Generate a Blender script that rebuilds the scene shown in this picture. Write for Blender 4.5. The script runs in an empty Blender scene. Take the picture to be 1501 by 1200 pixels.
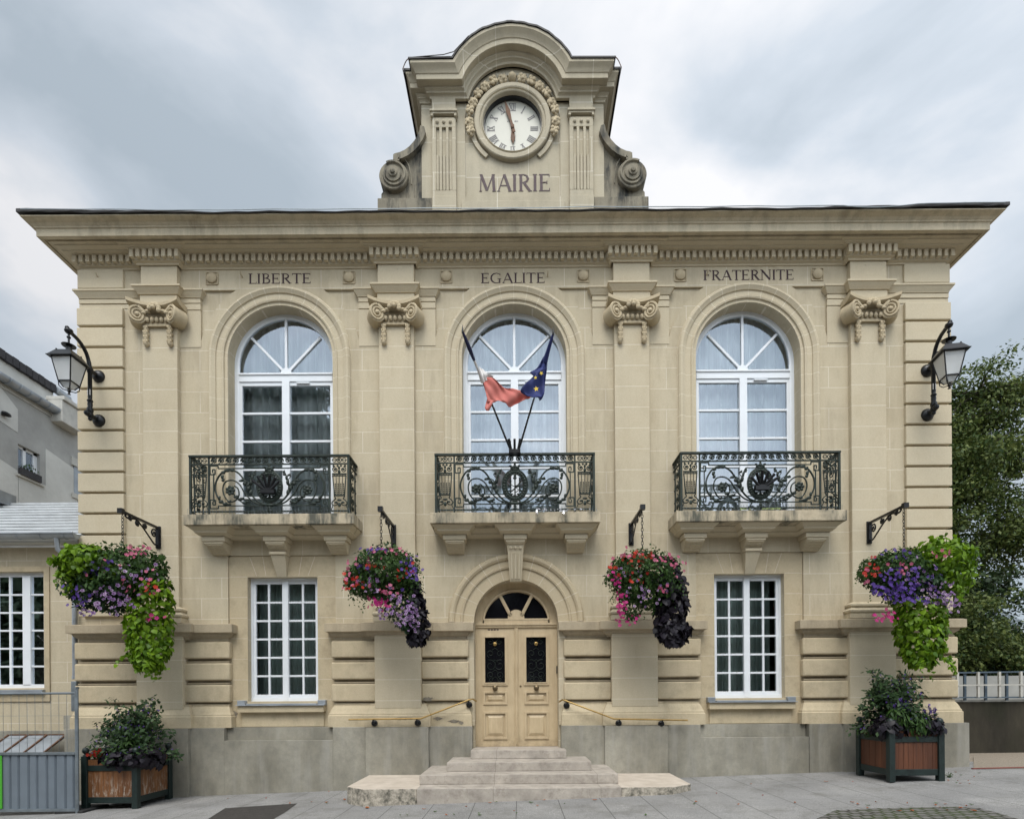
import bpy, bmesh, math, random
import numpy as np
from mathutils import Vector, Matrix
from mathutils.geometry import tessellate_polygon
R = math.radians
random.seed(7); RNG = np.random.default_rng(11)
C = bpy.context.scene
COL = C.collection

# ---------------------------------------------------------------- camera
CAM = (0.06, -10.0, 1.6); F = 800.0; ROLL = 0.007
cd = bpy.data.cameras.new('camera'); cam = bpy.data.objects.new('camera', cd); COL.objects.link(cam)
cam.location = CAM
cam.rotation_euler = (Matrix.Rotation(R(90), 3, 'X') @ Matrix.Rotation(-ROLL, 3, 'Z')).to_euler()
cd.sensor_width = 36; cd.lens = F / 1501 * 36
cd.shift_x = (750.5 - 762) / 1501; cd.shift_y = (1020 - 600) / 1501
cd.clip_start = 0.1; cd.clip_end = 3000
C.camera = cam
C.render.resolution_x = 1024; C.render.resolution_y = 818

# ---------------------------------------------------------------- sky and sun
SUN_EL, SUN_ROT = R(58), R(188)
w = bpy.data.worlds.new('World'); C.world = w; w.use_nodes = True
nt = w.node_tree; nt.nodes.clear(); N = nt.nodes; L = nt.links
out = N.new('ShaderNodeOutputWorld'); bg = N.new('ShaderNodeBackground'); bg.inputs['Strength'].default_value = 0.1
L.new(bg.outputs[0], out.inputs[0])
sky = N.new('ShaderNodeTexSky'); sky.sky_type = 'NISHITA'; sky.sun_disc = False
sky.sun_elevation = SUN_EL; sky.sun_rotation = SUN_ROT; sky.air_density = 1.0; sky.dust_density = 2.0
tc = N.new('ShaderNodeTexCoord'); sep = N.new('ShaderNodeSeparateXYZ'); L.new(tc.outputs['Generated'], sep.inputs[0])
def wm(op, a, b=None, c=None, cl=False):
    n = N.new('ShaderNodeMath'); n.operation = op; n.use_clamp = cl
    for i, v in enumerate((a, b, c)):
        if v is None: continue
        if isinstance(v, (int, float)): n.inputs[i].default_value = v
        else: L.new(v, n.inputs[i])
    return n.outputs[0]
# cloud layer: direction projected on a flat deck overhead so that clouds stretch towards the horizon
zc = wm('ADD', wm('MAXIMUM', sep.outputs[2], 0.0), 1.0)
u = wm('DIVIDE', sep.outputs[0], zc); v = wm('DIVIDE', sep.outputs[1], zc)
cx = N.new('ShaderNodeCombineXYZ'); L.new(wm('ADD', wm('MULTIPLY', u, 1.0), wm('MULTIPLY', v, 0.25)), cx.inputs[0]); L.new(wm('SUBTRACT', wm('MULTIPLY', v, 0.8), wm('MULTIPLY', u, .3)), cx.inputs[1])
n1 = N.new('ShaderNodeTexNoise'); n1.inputs['Scale'].default_value = 3.0; n1.inputs['Detail'].default_value = 10; n1.inputs['Roughness'].default_value = .50; n1.inputs['Distortion'].default_value = .3
mp_ = N.new('ShaderNodeMapping'); mp_.inputs['Location'].default_value = (3.1, .4, 1.7); mp_.inputs['Rotation'].default_value = (0, .7, 0); mp_.inputs['Scale'].default_value = (.75, 1.0, 1.5); L.new(tc.outputs['Generated'], mp_.inputs[0]); L.new(mp_.outputs[0], n1.inputs['Vector'])
r1 = N.new('ShaderNodeValToRGB'); r1.color_ramp.elements[0].position = .38; r1.color_ramp.elements[0].color = (.56, .645, .725, 1)
r1.color_ramp.elements[1].position = .64; r1.color_ramp.elements[1].color = (1.12, 1.12, 1.14, 1)
e = r1.color_ramp.elements.new(.50); e.color = (.76, .835, .92, 1)
L.new(n1.outputs[0], r1.inputs[0])
# overcast sky: brighter overhead and on the sun's side
gz = wm('MULTIPLY', wm('MAXIMUM', sep.outputs[2], 0.0), 0.18)
gy = wm('MULTIPLY', wm('MAXIMUM', wm('MULTIPLY', sep.outputs[1], -1.0), 0.0), 1.50)
gx = wm('MULTIPLY', sep.outputs[0], 0.10)
gain = wm('MULTIPLY', wm('ADD', wm('ADD', gz, gy), wm('ADD', gx, 0.47)), 8.6)
vs = N.new('ShaderNodeVectorMath'); vs.operation = 'SCALE'; L.new(r1.outputs[0], vs.inputs[0]); L.new(gain, vs.inputs['Scale'])
mx = N.new('ShaderNodeMix'); mx.data_type = 'RGBA'; mx.inputs[0].default_value = .93
L.new(sky.outputs[0], mx.inputs[6]); L.new(vs.outputs[0], mx.inputs[7]); L.new(mx.outputs[2], bg.inputs[0])
sl = bpy.data.lights.new('sun', 'SUN'); sl.energy = 1.4; sl.angle = R(30); sl.color = (1, .96, .9)
so = bpy.data.objects.new('sun', sl); COL.objects.link(so)
sd = Vector((math.sin(SUN_ROT) * math.cos(SUN_EL), math.cos(SUN_ROT) * math.cos(SUN_EL), math.sin(SUN_EL)))
so.rotation_euler = sd.to_track_quat('Z', 'Y').to_euler(); so.location = (0, -20, 30)
C.view_settings.view_transform = 'Standard'; C.view_settings.look = 'None'; C.view_settings.gamma = 1
C.view_settings.exposure = 0.82

# measured points of the photograph turned into metres at a given depth
def FX(px, py, y): return .06 + (px + (1020 - py) * ROLL - 762) * (10 + y) / F
def FZ(px, py, y): return 1.6 - (py + (px - 762) * ROLL - 1020) * (10 + y) / F

# ---------------------------------------------------------------- materials
class NT:
    def __init__(s, name):
        s.m = bpy.data.materials.new(name); s.m.use_nodes = True; s.t = s.m.node_tree
        s.b = s.t.nodes['Principled BSDF']; s.o = s.t.nodes['Material Output']
        s.N = s.t.nodes; s.L = s.t.links; s.tc = s.N.new('ShaderNodeTexCoord'); s.obj = s.tc.outputs['Object']
    def math(s, op, a, b=None, c=None, cl=False):
        n = s.N.new('ShaderNodeMath'); n.operation = op; n.use_clamp = cl
        for i, v in enumerate((a, b, c)):
            if v is None: continue
            if isinstance(v, (int, float)): n.inputs[i].default_value = v
            else: s.L.new(v, n.inputs[i])
        return n.outputs[0]
    def xyz(s, vec=None):
        n = s.N.new('ShaderNodeSeparateXYZ'); s.L.new(vec or s.obj, n.inputs[0]); return n.outputs
    def comb(s, x, y, z):
        n = s.N.new('ShaderNodeCombineXYZ')
        for i, v in enumerate((x, y, z)):
            if isinstance(v, (int, float)): n.inputs[i].default_value = v
            else: s.L.new(v, n.inputs[i])
        return n.outputs[0]
    def noise(s, scale, detail=3, rough=.5, vec=None, stretch=None):
        n = s.N.new('ShaderNodeTexNoise'); n.inputs['Scale'].default_value = scale; n.inputs['Detail'].default_value = detail; n.inputs['Roughness'].default_value = rough
        v = vec or s.obj
        if stretch:
            mp = s.N.new('ShaderNodeMapping'); mp.inputs['Scale'].default_value = stretch; s.L.new(v, mp.inputs[0]); v = mp.outputs[0]
        s.L.new(v, n.inputs['Vector']); return n.outputs[0]
    def ramp(s, fac, pts):
        n = s.N.new('ShaderNodeValToRGB'); cr = n.color_ramp
        while len(cr.elements) < len(pts): cr.elements.new(.5)
        for e, (p, c) in zip(cr.elements, pts):
            e.position = p; e.color = (c if len(c) == 4 else (*c, 1)) if not isinstance(c, (int, float)) else (c, c, c, 1)
        s.L.new(fac, n.inputs[0]); return n.outputs[0]
    def mix(s, fac, a, b, mode='MIX'):
        n = s.N.new('ShaderNodeMix'); n.data_type = 'RGBA'; n.blend_type = mode
        for i, v in ((0, fac), (6, a), (7, b)):
            if isinstance(v, (int, float)): n.inputs[i].default_value = v if i == 0 else (v, v, v, 1)
            elif isinstance(v, tuple): n.inputs[i].default_value = (*v, 1)
            else: s.L.new(v, n.inputs[i])
        return n.outputs[2]
    def color(s, c):
        if isinstance(c, tuple): s.b.inputs['Base Color'].default_value = (*c, 1)
        else: s.L.new(c, s.b.inputs['Base Color'])
        return s
    def rough(s, r):
        if isinstance(r, (int, float)): s.b.inputs['Roughness'].default_value = r
        else: s.L.new(r, s.b.inputs['Roughness'])
        return s
    def bump(s, h, dist=.01, strength=1.0):
        n = s.N.new('ShaderNodeBump'); n.inputs['Distance'].default_value = dist; n.inputs['Strength'].default_value = strength
        s.L.new(h, n.inputs['Height']); s.L.new(n.outputs[0], s.b.inputs['Normal']); return s

def lines(t, v, period, width):
    """1 where v is within width/2 of a multiple of period"""
    return t.math('LESS_THAN', t.math('PINGPONG', v, period / 2), width / 2)

STONE = (.54, .472, .342)
RH, RZ = .3765, 7.94
def stone(name, mode='plain', base=STONE, stain=0.0, bw=.74, jw=.010, streak=0.0, polar=None, dark=(.055, .055, .045), z0=RZ, rh=RH, jstr=.50):
    t = NT(name); x, y, z = t.xyz()
    big = t.noise(.55, 4, .6); mid = t.noise(2.6, 5, .65)
    col = t.mix(t.ramp(big, [(.3, .0), (.7, 1.)]), tuple(c * .90 for c in base), tuple(c * 1.06 for c in base))
    col = t.mix(t.ramp(mid, [(.35, 0.), (.75, .35)]), col, (base[0] * .86, base[1] * .83, base[2] * .80))
    blot = t.noise(1.1, 7, .72); col = t.mix(t.ramp(blot, [(.50, 0.), (.72, .30)]), col, (base[0] * .70, base[1] * .64, base[2] * .55))
    fine = t.noise(45, 4, .7)
    col = t.mix(.22, col, t.ramp(fine, [(.3, .30), (.7, .62)]), 'OVERLAY')
    j = None
    if mode in ('brick', 'rows', 'arch'):
        zz = t.math('SUBTRACT', z, z0) if z0 else z
        row = lines(t, zz, rh, jw)
        k = t.math('FLOOR', t.math('DIVIDE', zz, rh))
        if mode == 'rows': j = row
        elif mode == 'brick':
            par = t.math('PINGPONG', k, 1.0)
            vert = lines(t, t.math('ADD', x, t.math('ADD', t.math('MULTIPLY', par, bw / 2), bw / 4)), bw, jw)
            j = t.math('MAXIMUM', row, vert)
            # stone to stone variation
            cell = t.comb(t.math('FLOOR', t.math('DIVIDE', t.math('ADD', t.math('ADD', x, bw / 4 + bw * 40), t.math('MULTIPLY', par, bw / 2)), bw)), k, 0.0)
            wn = t.N.new('ShaderNodeTexWhiteNoise'); t.L.new(cell, wn.inputs['Vector'])
            col = t.mix(t.math('MULTIPLY', wn.outputs['Value'], .38), col, (base[0] * .80, base[1] * .78, base[2] * .74))
        else:
            ang = t.math('ARCTAN2', t.math('SUBTRACT', z, polar[0]), x)
            pol = t.math('LESS_THAN', t.math('MULTIPLY', t.math('PINGPONG', t.math('ADD', ang, math.pi / polar[1] / 2), math.pi / polar[1] / 2), polar[2]), jw / 2)
            up = t.math('GREATER_THAN', z, polar[0])
            j = t.math('ADD', t.math('MULTIPLY', up, pol), t.math('MULTIPLY', t.math('SUBTRACT', 1.0, up), row))
        jf = t.math('MULTIPLY', j, t.ramp(t.noise(1.3, 2), [(.3, jstr * .5), (.6, jstr)]))
        col = t.mix(jf, col, (.80, .76, .66))
    if streak > 0:
        s1 = t.noise(1.0, 5, .7, stretch=(5, 5, .8)); s2 = t.noise(1.6, 4, .6)
        f = t.math('MULTIPLY', t.ramp(s1, [(.42, 0.), (.60, 1.)]), t.ramp(s2, [(.36, 0.), (.56, 1.)]))
        col = t.mix(t.math('MULTIPLY', f, streak, cl=True), col, dark)
    if stain > 0:
        s3 = t.noise(3.1, 6, .7)
        col = t.mix(t.math('MULTIPLY', t.ramp(s3, [(.5 , 0.), (.75, 1.)]), stain), col, (.16, .13, .09))
    t.color(col).rough(.9)
    h = t.math('ADD', t.math('ADD', t.math('MULTIPLY', fine, .45), t.math('MULTIPLY', mid, .9)), t.math('MULTIPLY', t.ramp(t.noise(14, 5, .75), [(.30, 0.), (.40, 1.)]), .5))
    t.bump(h, .006, .5)
    t.b.inputs['Specular IOR Level'].default_value = .25
    return t.m

def plainmat(name, col, rough=.5, metal=0, nscale=8, var=.18, bumpd=.0, spec=.5):
    t = NT(name); n = t.noise(nscale, 4, .6)
    c = t.mix(t.ramp(n, [(.3, 0.), (.7, 1.)]), tuple(v * (1 - var) for v in col), tuple(min(1, v * (1 + var)) for v in col))
    t.color(c); t.rough(t.ramp(n, [(.2, max(0, rough - .08)), (.8, min(1, rough + .1))])); t.b.inputs['Metallic'].default_value = metal
    t.b.inputs['Specular IOR Level'].default_value = spec
    if bumpd: t.bump(t.noise(nscale * 5, 3), bumpd, .6)
    return t.m

def leafmat(name, c1, c2, rough=.55, trans=.25):
    t = NT(name); g = t.N.new('ShaderNodeNewGeometry')
    c = t.mix(g.outputs['Random Per Island'], c1, c2)
    t.color(c).rough(rough); t.b.inputs['Specular IOR Level'].default_value = .3
    if trans:
        tr = t.N.new('ShaderNodeBsdfTranslucent'); t.L.new(c, tr.inputs[0])
        ms = t.N.new('ShaderNodeMixShader'); ms.inputs[0].default_value = trans
        t.L.new(t.b.outputs[0], ms.inputs[1]); t.L.new(tr.outputs[0], ms.inputs[2]); t.L.new(ms.outputs[0], t.o.inputs[0])
    return t.m

M = {}
M['wall'] = stone('cream_limestone_ashlar', 'brick', streak=.26, dark=(.24, .19, .13))
M['rows'] = stone('cream_limestone_drums', 'rows', bw=9, streak=.10, dark=(.20, .155, .10))
M['stone'] = stone('cream_limestone', 'plain')
M['weathered'] = stone('weathered_limestone', 'plain', stain=.45, streak=.25)
M['slab'] = stone('streaked_balcony_stone', 'plain', streak=1.15, stain=.5, base=(.50, .43, .31), dark=(.10, .10, .08))
M['gable'] = stone('gable_limestone', 'brick', base=(.475, .425, .32), streak=.15, bw=1.15, rh=.62, z0=11.75, jstr=.6)
M['scroll'] = stone('sooty_scroll_stone', 'plain', base=(.25, .225, .17), streak=1.1, stain=.6, dark=(.045, .046, .042))
M['rustic'] = stone('yellow_rustic_stone', 'plain', base=(.55, .468, .322), stain=.34, streak=.18, dark=(.22, .18, .12))
M['ledge'] = stone('ledge_stone', 'plain', base=(.45, .38, .27), stain=.35, streak=.2)
M['arch'] = stone('arch_voussoirs', 'arch', polar=(0.0, 15, 1.15), z0=0.0)
M['door_arch'] = stone('door_arch_voussoirs', 'arch', polar=(0.0, 11, 1.1), z0=0.0, base=(.51, .43, .295))
M['lintel'] = stone('lintel_stone', 'plain', base=(.50, .42, .285), stain=.4)

t = NT('grey_cement_plinth'); x, y, z = t.xyz()
a = t.noise(.9, 5, .65, stretch=(1, 1, .5)); b_ = t.noise(5, 6, .7); f_ = t.noise(90, 2)
c = t.mix(t.ramp(a, [(.32, 0.), (.68, 1.)]), (.17, .158, .122), (.37, .348, .285))
c = t.mix(t.ramp(b_, [(.4, 0.), (.75, .5)]), c, (.13, .13, .115)); c = t.mix(.25, c, t.ramp(f_, [(.3, .3), (.7, .7)]), 'OVERLAY')
s1 = t.noise(1.0, 4, .6, stretch=(6, 6, .5)); c = t.mix(t.math('MULTIPLY', t.ramp(s1, [(.5, 0.), (.75, 1.)]), .35), c, (.42, .41, .38))
t.color(c).rough(.92).bump(t.math('ADD', f_, b_), .004, .6); M['plinth'] = t.m

t = NT('pink_limestone_step'); a = t.noise(3, 6, .7); b_ = t.noise(40, 4)
c = t.mix(t.ramp(a, [(.3, 0.), (.7, 1.)]), (.28, .25, .215), (.49, .44, .38)); c = t.mix(t.ramp(t.noise(7, 7, .8), [(.50, 0.), (.66, .6)]), c, (.20, .17, .14))
x, y, z = t.xyz(); c = t.mix(t.math('MULTIPLY', lines(t, t.math('ADD', x, .35), 1.62, .008), .6), c, (.15, .13, .11))
t.color(c).rough(.75).bump(b_, .003, .5); M['step'] = t.m
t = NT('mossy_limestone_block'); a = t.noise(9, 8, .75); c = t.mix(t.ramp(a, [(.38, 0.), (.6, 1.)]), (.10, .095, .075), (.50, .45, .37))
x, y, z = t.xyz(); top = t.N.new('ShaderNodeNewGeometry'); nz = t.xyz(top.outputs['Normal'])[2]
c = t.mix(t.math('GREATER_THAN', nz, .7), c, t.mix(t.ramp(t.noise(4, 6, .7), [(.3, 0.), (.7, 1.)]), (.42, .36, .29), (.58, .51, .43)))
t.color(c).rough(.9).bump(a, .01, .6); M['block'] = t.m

M['pvc'] = plainmat('white_window_plastic', (.72, .75, .78), .35, nscale=2, var=.04)
M['iron'] = plainmat('dark_green_wrought_iron', (.018, .027, .021), .5, .4, nscale=22, var=.6, bumpd=.002)
M['black'] = plainmat('black_painted_iron', (.006, .0065, .008), .35, .2, nscale=10, var=.4)
M['zinc'] = plainmat('zinc_sheet', (.34, .37, .40), .42, .55, nscale=2.5, var=.2)
M['zincroof'] = plainmat('pale_ribbed_zinc', (.52, .54, .55), .5, .15, nscale=3, var=.15)
M['zincdark'] = plainmat('dark_roof_flashing', (.022, .021, .021), .6, .2, nscale=6, var=.4)
M['brass'] = plainmat('brass_rail', (.36, .24, .085), .35, .7, nscale=12, var=.2)
M['knob'] = plainmat('old_bronze', (.16, .12, .07), .4, .8, nscale=30, var=.3)
M['letter'] = plainmat('dark_plum_lettering', (.034, .010, .014), .6, 0, nscale=30, var=.3)
M['dial'] = plainmat('white_clock_enamel', (.50, .49, .42), .45, 0, nscale=3, var=.06)
M['numeral'] = plainmat('grey_numeral_paint', (.16, .15, .15), .6)
M['hand'] = plainmat('rusty_clock_hand', (.13, .065, .035), .7, .1, nscale=20, var=.3)
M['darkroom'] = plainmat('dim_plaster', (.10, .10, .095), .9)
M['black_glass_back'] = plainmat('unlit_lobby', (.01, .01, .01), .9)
M['planter_green'] = plainmat('dark_green_planter_paint', (.008, .018, .016), .5, 0, nscale=14, var=.35, bumpd=.002)
M['soil'] = plainmat('dark_soil', (.03, .022, .015), 1, nscale=30, var=.4, bumpd=.02)
M['galv'] = plainmat('galvanised_steel', (.20, .23, .25), .45, .5, nscale=6, var=.2)
M['greypanel'] = plainmat('grey_hoarding_sheet', (.15, .18, .21), .5, .1, nscale=3, var=.08)
M['greenpanel'] = plainmat('green_hoarding_sheet', (.06, .32, .02), .5, .0, nscale=3, var=.08)
M['rubber'] = plainmat('black_foot_block', (.02, .02, .02), .9)
M['white_sticker'] = plainmat('white_sticker', (.6, .6, .6), .6)
M['french_blue'] = plainmat('navy_flag_cloth', (.012, .014, .05), .8)
M['wood_bark'] = plainmat('tree_bark', (.05, .042, .032), .95, nscale=9, var=.4, bumpd=.03)
M['render_grey'] = plainmat('rough_grey_render', (.34, .34, .325), .95, nscale=1.2, var=.18, bumpd=.02)
M['render_light'] = plainmat('pale_grey_render', (.54, .54, .51), .95, nscale=1.2, var=.12, bumpd=.02)
M['slate'] = plainmat('dark_roof_tiles', (.032, .031, .034), .8, nscale=5, var=.35, bumpd=.02)
M['white_paint'] = plainmat('white_painted_metal', (.45, .44, .40), .5, nscale=5, var=.15)
M['blue_paint'] = plainmat('blue_grey_painted_metal', (.07, .10, .13), .5, nscale=5, var=.15)

t = NT('white_net_curtain'); x, y, z = t.xyz()
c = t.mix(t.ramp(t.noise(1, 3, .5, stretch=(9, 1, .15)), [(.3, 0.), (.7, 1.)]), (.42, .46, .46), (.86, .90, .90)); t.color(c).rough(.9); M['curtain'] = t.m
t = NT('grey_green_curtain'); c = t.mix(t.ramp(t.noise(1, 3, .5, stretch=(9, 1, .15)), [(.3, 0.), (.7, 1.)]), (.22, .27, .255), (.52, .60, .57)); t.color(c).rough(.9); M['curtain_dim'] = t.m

def glassmat(name, refl, tint, trans=1.0):
    t = NT(name); t.N.remove(t.b)
    g = t.N.new('ShaderNodeBsdfGlossy'); g.inputs['Roughness'].default_value = .02; g.inputs['Color'].default_value = (.84, .91, 1, 1)
    tr = t.N.new('ShaderNodeBsdfTransparent'); tr.inputs[0].default_value = (*tint, 1)
    fr = t.N.new('ShaderNodeFresnel'); fr.inputs[0].default_value = 1.5
    bp = t.N.new('ShaderNodeBump'); bp.inputs['Distance'].default_value = .01; bp.inputs['Strength'].default_value = .35
    t.L.new(t.noise(1.4, 1), bp.inputs['Height']); t.L.new(bp.outputs[0], g.inputs['Normal'])
    f = t.math('ADD', fr.outputs[0], refl, cl=True)
    ms = t.N.new('ShaderNodeMixShader'); t.L.new(f, ms.inputs[0]); t.L.new(tr.outputs[0], ms.inputs[1]); t.L.new(g.outputs[0], ms.inputs[2]); t.L.new(ms.outputs[0], t.o.inputs[0])
    return t.m
M['glass'] = glassmat('coated_window_pane', .17, (.95, .97, .96))
M['glass_low'] = glassmat('window_pane', .05, (.90, .94, .92))
M['lampglass'] = None
t = NT('frosted_lamp_glass'); t.color((.72, .74, .74)).rough(.25); t.b.inputs['Transmission Weight'].default_value = .35; t.bump(t.noise(60, 2), .003, .5); M['lampglass'] = t.m
t = NT('black_door_glass'); t.color((.006, .006, .008)).rough(.08); t.b.inputs['Specular IOR Level'].default_value = .35; M['doorglass'] = t.m

t = NT('cream_door_paint'); x, y, z = t.xyz()
a = t.noise(2.5, 5, .6, stretch=(3, 1, 1)); c = t.mix(t.ramp(a, [(.3, 0.), (.7, 1.)]), (.47, .365, .225), (.585, .47, .30)); c = t.mix(t.ramp(t.noise(9, 6, .8), [(.62, 0.), (.75, .35)]), c, (.28, .19, .10))
c = t.mix(t.math('MULTIPLY', t.ramp(t.noise(6, 6, .75), [(.40, 0.), (.62, 1.)]), t.ramp(z, [(.66, .55), (1.0, 0.)])), c, (.22, .16, .10))
c = t.mix(t.ramp(t.noise(1, 6, .7, stretch=(40, 40, 1.5)), [(.5, 0.), (.75, .30)]), c, (.34, .25, .145))
t.color(c).rough(.5).bump(t.noise(30, 3, stretch=(1, 1, .1)), .0015, .5); M['door'] = t.m

def woodmat(name, c1, c2, wear):
    t = NT(name); x, y, z = t.xyz(); s = t.math('ADD', x, y)
    k = t.math('FLOOR', t.math('DIVIDE', s, .0735)); wn = t.N.new('ShaderNodeTexWhiteNoise'); wn.noise_dimensions = '1D'; t.L.new(k, wn.inputs['W'])
    gr = t.noise(1, 5, .6, stretch=(30, 30, 2))
    c = t.mix(wn.outputs['Value'], c1, c2); c = t.mix(t.ramp(gr, [(.35, 0.), (.7, .6)]), c, tuple(v * .45 for v in c1))
    if wear:
        wv = t.math('MULTIPLY', t.ramp(t.noise(1, 6, .75, stretch=(22, 22, 5)), [(.50, 0.), (.60, 1.)]), t.ramp(z, [(.25, 1.), (.62, 0.)]))
        c = t.mix(t.math('MULTIPLY', wv, .75), c, (.42, .38, .32))
    t.color(c).rough(.6).bump(gr, .002, .5); return t.m
M['wood_worn'] = woodmat('worn_orange_boards', (.15, .058, .018), (.22, .095, .034), True)
M['wood_red'] = woodmat('varnished_red_boards', (.085, .028, .011), (.15, .050, .019), False)

t = NT('grey_granite_paving'); x, y, z = t.xyz()
sp = t.noise(75, 4, .85); bg_ = t.noise(.8, 5, .6)
k = t.math('FLOOR', t.math('DIVIDE', y, .42)); par = t.math('PINGPONG', k, 1.0)
vj = lines(t, x, .62, .012); hj = lines(t, y, .62, .008)
c = t.mix(t.ramp(bg_, [(.3, 0.), (.7, 1.)]), (.20, .197, .19), (.30, .295, .285)); c = t.mix(.9, c, t.ramp(sp, [(.38, .25), (.62, .75)]), 'OVERLAY')
wn = t.N.new('ShaderNodeTexWhiteNoise'); t.L.new(t.comb(t.math('FLOOR', t.math('DIVIDE', t.math('ADD', x, .31), .62)), t.math('FLOOR', t.math('DIVIDE', t.math('ADD', y, .31), .62)), 0.0), wn.inputs['Vector'])
c = t.mix(t.math('MULTIPLY', wn.outputs[0], .25), c, (.17, .17, .175))
c = t.mix(t.math('MULTIPLY', t.math('MAXIMUM', vj, t.math('MULTIPLY', hj, .6)), .8), c, (.06, .06, .058))
c = t.mix(t.ramp(t.noise(2.2, 6, .75), [(.50, 0.), (.66, .55)]), c, (.13, .125, .11))
vg = t.N.new('ShaderNodeTexVoronoi'); vg.inputs['Scale'].default_value = 2.6; t.L.new(t.obj, vg.inputs['Vector']); c = t.mix(t.math('MULTIPLY', t.math('LESS_THAN', vg.outputs['Distance'], .045), .6), c, (.09, .088, .085))
t.color(c).rough(.85).bump(t.math('SUBTRACT', sp, t.math('MAXIMUM', vj, hj)), .002, .6); M['paving'] = t.m
t = NT('mossy_cobble_paving'); vo = t.N.new('ShaderNodeTexBrick'); vo.inputs['Scale'].default_value = 1; vo.inputs['Brick Width'].default_value = .13; vo.inputs['Row Height'].default_value = .13; vo.inputs['Mortar Size'].default_value = .018; vo.inputs['Mortar Smooth'].default_value = .3
mp = t.N.new('ShaderNodeVectorMath'); mp.operation = 'ADD'; nzc = t.N.new('ShaderNodeTexNoise'); nzc.inputs['Scale'].default_value = 5; t.L.new(t.obj, nzc.inputs[0]); sc_ = t.N.new('ShaderNodeVectorMath'); sc_.operation = 'SCALE'; sc_.inputs['Scale'].default_value = .08; t.L.new(nzc.outputs['Color'], sc_.inputs[0]); t.L.new(t.obj, mp.inputs[0]); t.L.new(sc_.outputs[0], mp.inputs[1]); t.L.new(mp.outputs[0], vo.inputs['Vector'])
moss = t.math('MULTIPLY', t.math('ADD', vo.outputs['Fac'], .35), t.ramp(t.noise(2.3, 6, .7), [(.4, 0.), (.6, 1.)]))
c = t.mix(t.noise(5, 3), (.10, .095, .09), (.19, .18, .17)); c = t.mix(vo.outputs['Fac'], c, (.03, .026, .02)); c = t.mix(t.math('MULTIPLY', moss, .9, cl=True), c, (.035, .050, .010))
t.color(c).rough(.95).bump(t.math('SUBTRACT', t.noise(30, 3), vo.outputs['Fac']), .012, .7); M['cobble'] = t.m
M['asphalt'] = plainmat('dark_patch_of_soil', (.04, .036, .032), .95, nscale=14, var=.35, bumpd=.01)
M['gravel'] = plainmat('buff_gravel', (.26, .22, .17), .95, nscale=60, var=.4, bumpd=.01)
t = NT('stained_concrete_wall'); a = t.noise(1, 6, .7, stretch=(1.5, 1.5, .4)); c = t.mix(t.ramp(a, [(.35, 0.), (.7, 1.)]), (.014, .012, .008), (.055, .047, .032))
c = t.mix(t.ramp(t.noise(1.6, 4), [(.5, 0.), (.7, .5)]), c, (.022, .024, .010)); t.color(c).rough(.95).bump(a, .02, .5); M['oldwall'] = t.m
M['concrete_pale'] = plainmat('pale_concrete_wall', (.30, .30, .28), .9, nscale=2, var=.15)

M['leaf_mid'] = leafmat('mid_green_leaves', (.013, .040, .008), (.050, .105, .018))
M['leaf_dark'] = leafmat('dark_shrub_leaves', (.012, .035, .014), (.035, .078, .028))
M['leaf_shrub'] = leafmat('shrub_leaves', (.014, .036, .012), (.048, .092, .030))
M['leaf_lime'] = leafmat('lime_green_vine', (.062, .14, .006), (.20, .34, .016), .45, .35)
M['leaf_black'] = leafmat('blackish_purple_vine', (.004, .003, .006), (.014, .010, .018), .5, .05)
M['leaf_tree'] = leafmat('tree_leaves', (.026, .058, .014), (.135, .165, .042))
M['leaf_bush'] = leafmat('evergreen_leaves', (.008, .022, .008), (.032, .058, .020))
M['leaf_street'] = leafmat('street_tree_leaves', (.03, .055, .03), (.07, .10, .06), .8, .1)
for k, c1, c2 in (('red', (.34, .012, .008), (.50, .035, .015)), ('pink', (.42, .07, .15), (.58, .17, .27)), ('magenta', (.33, .008, .11), (.47, .02, .20)), ('violet', (.060, .025, .20), (.13, .065, .33)), ('lilac', (.22, .12, .30), (.50, .38, .55)), ('lilac_eye', (.09, .02, .12), (.14, .03, .16))):
    M['fl_' + k] = leafmat(k + '_petals', c1, c2, .6, .2)
M['dry_leaf'] = leafmat('dry_leaf', (.25, .06, .015), (.40, .13, .03), .7, .1)
M['green_dropped'] = leafmat('dropped_green_leaf', (.04, .10, .02), (.08, .16, .03), .6, .1)
t = NT('red_flag_cloth'); t.color(t.mix(t.ramp(t.noise(3, 3), [(.3, 0.), (.7, 1.)]), (.44, .11, .09), (.58, .20, .165))).rough(.8); M['flag_red'] = t.m
t = NT('white_flag_cloth'); t.color((.62, .60, .58)).rough(.8); M['flag_white'] = t.m
t = NT('blue_flag_cloth'); t.color(t.mix(t.ramp(t.noise(4, 3), [(.3, 0.), (.7, 1.)]), (.008, .015, .09), (.025, .04, .17))).rough(.75); M['flag_blue'] = t.m
M['star'] = plainmat('yellow_star', (.62, .45, .05), .7)

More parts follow.
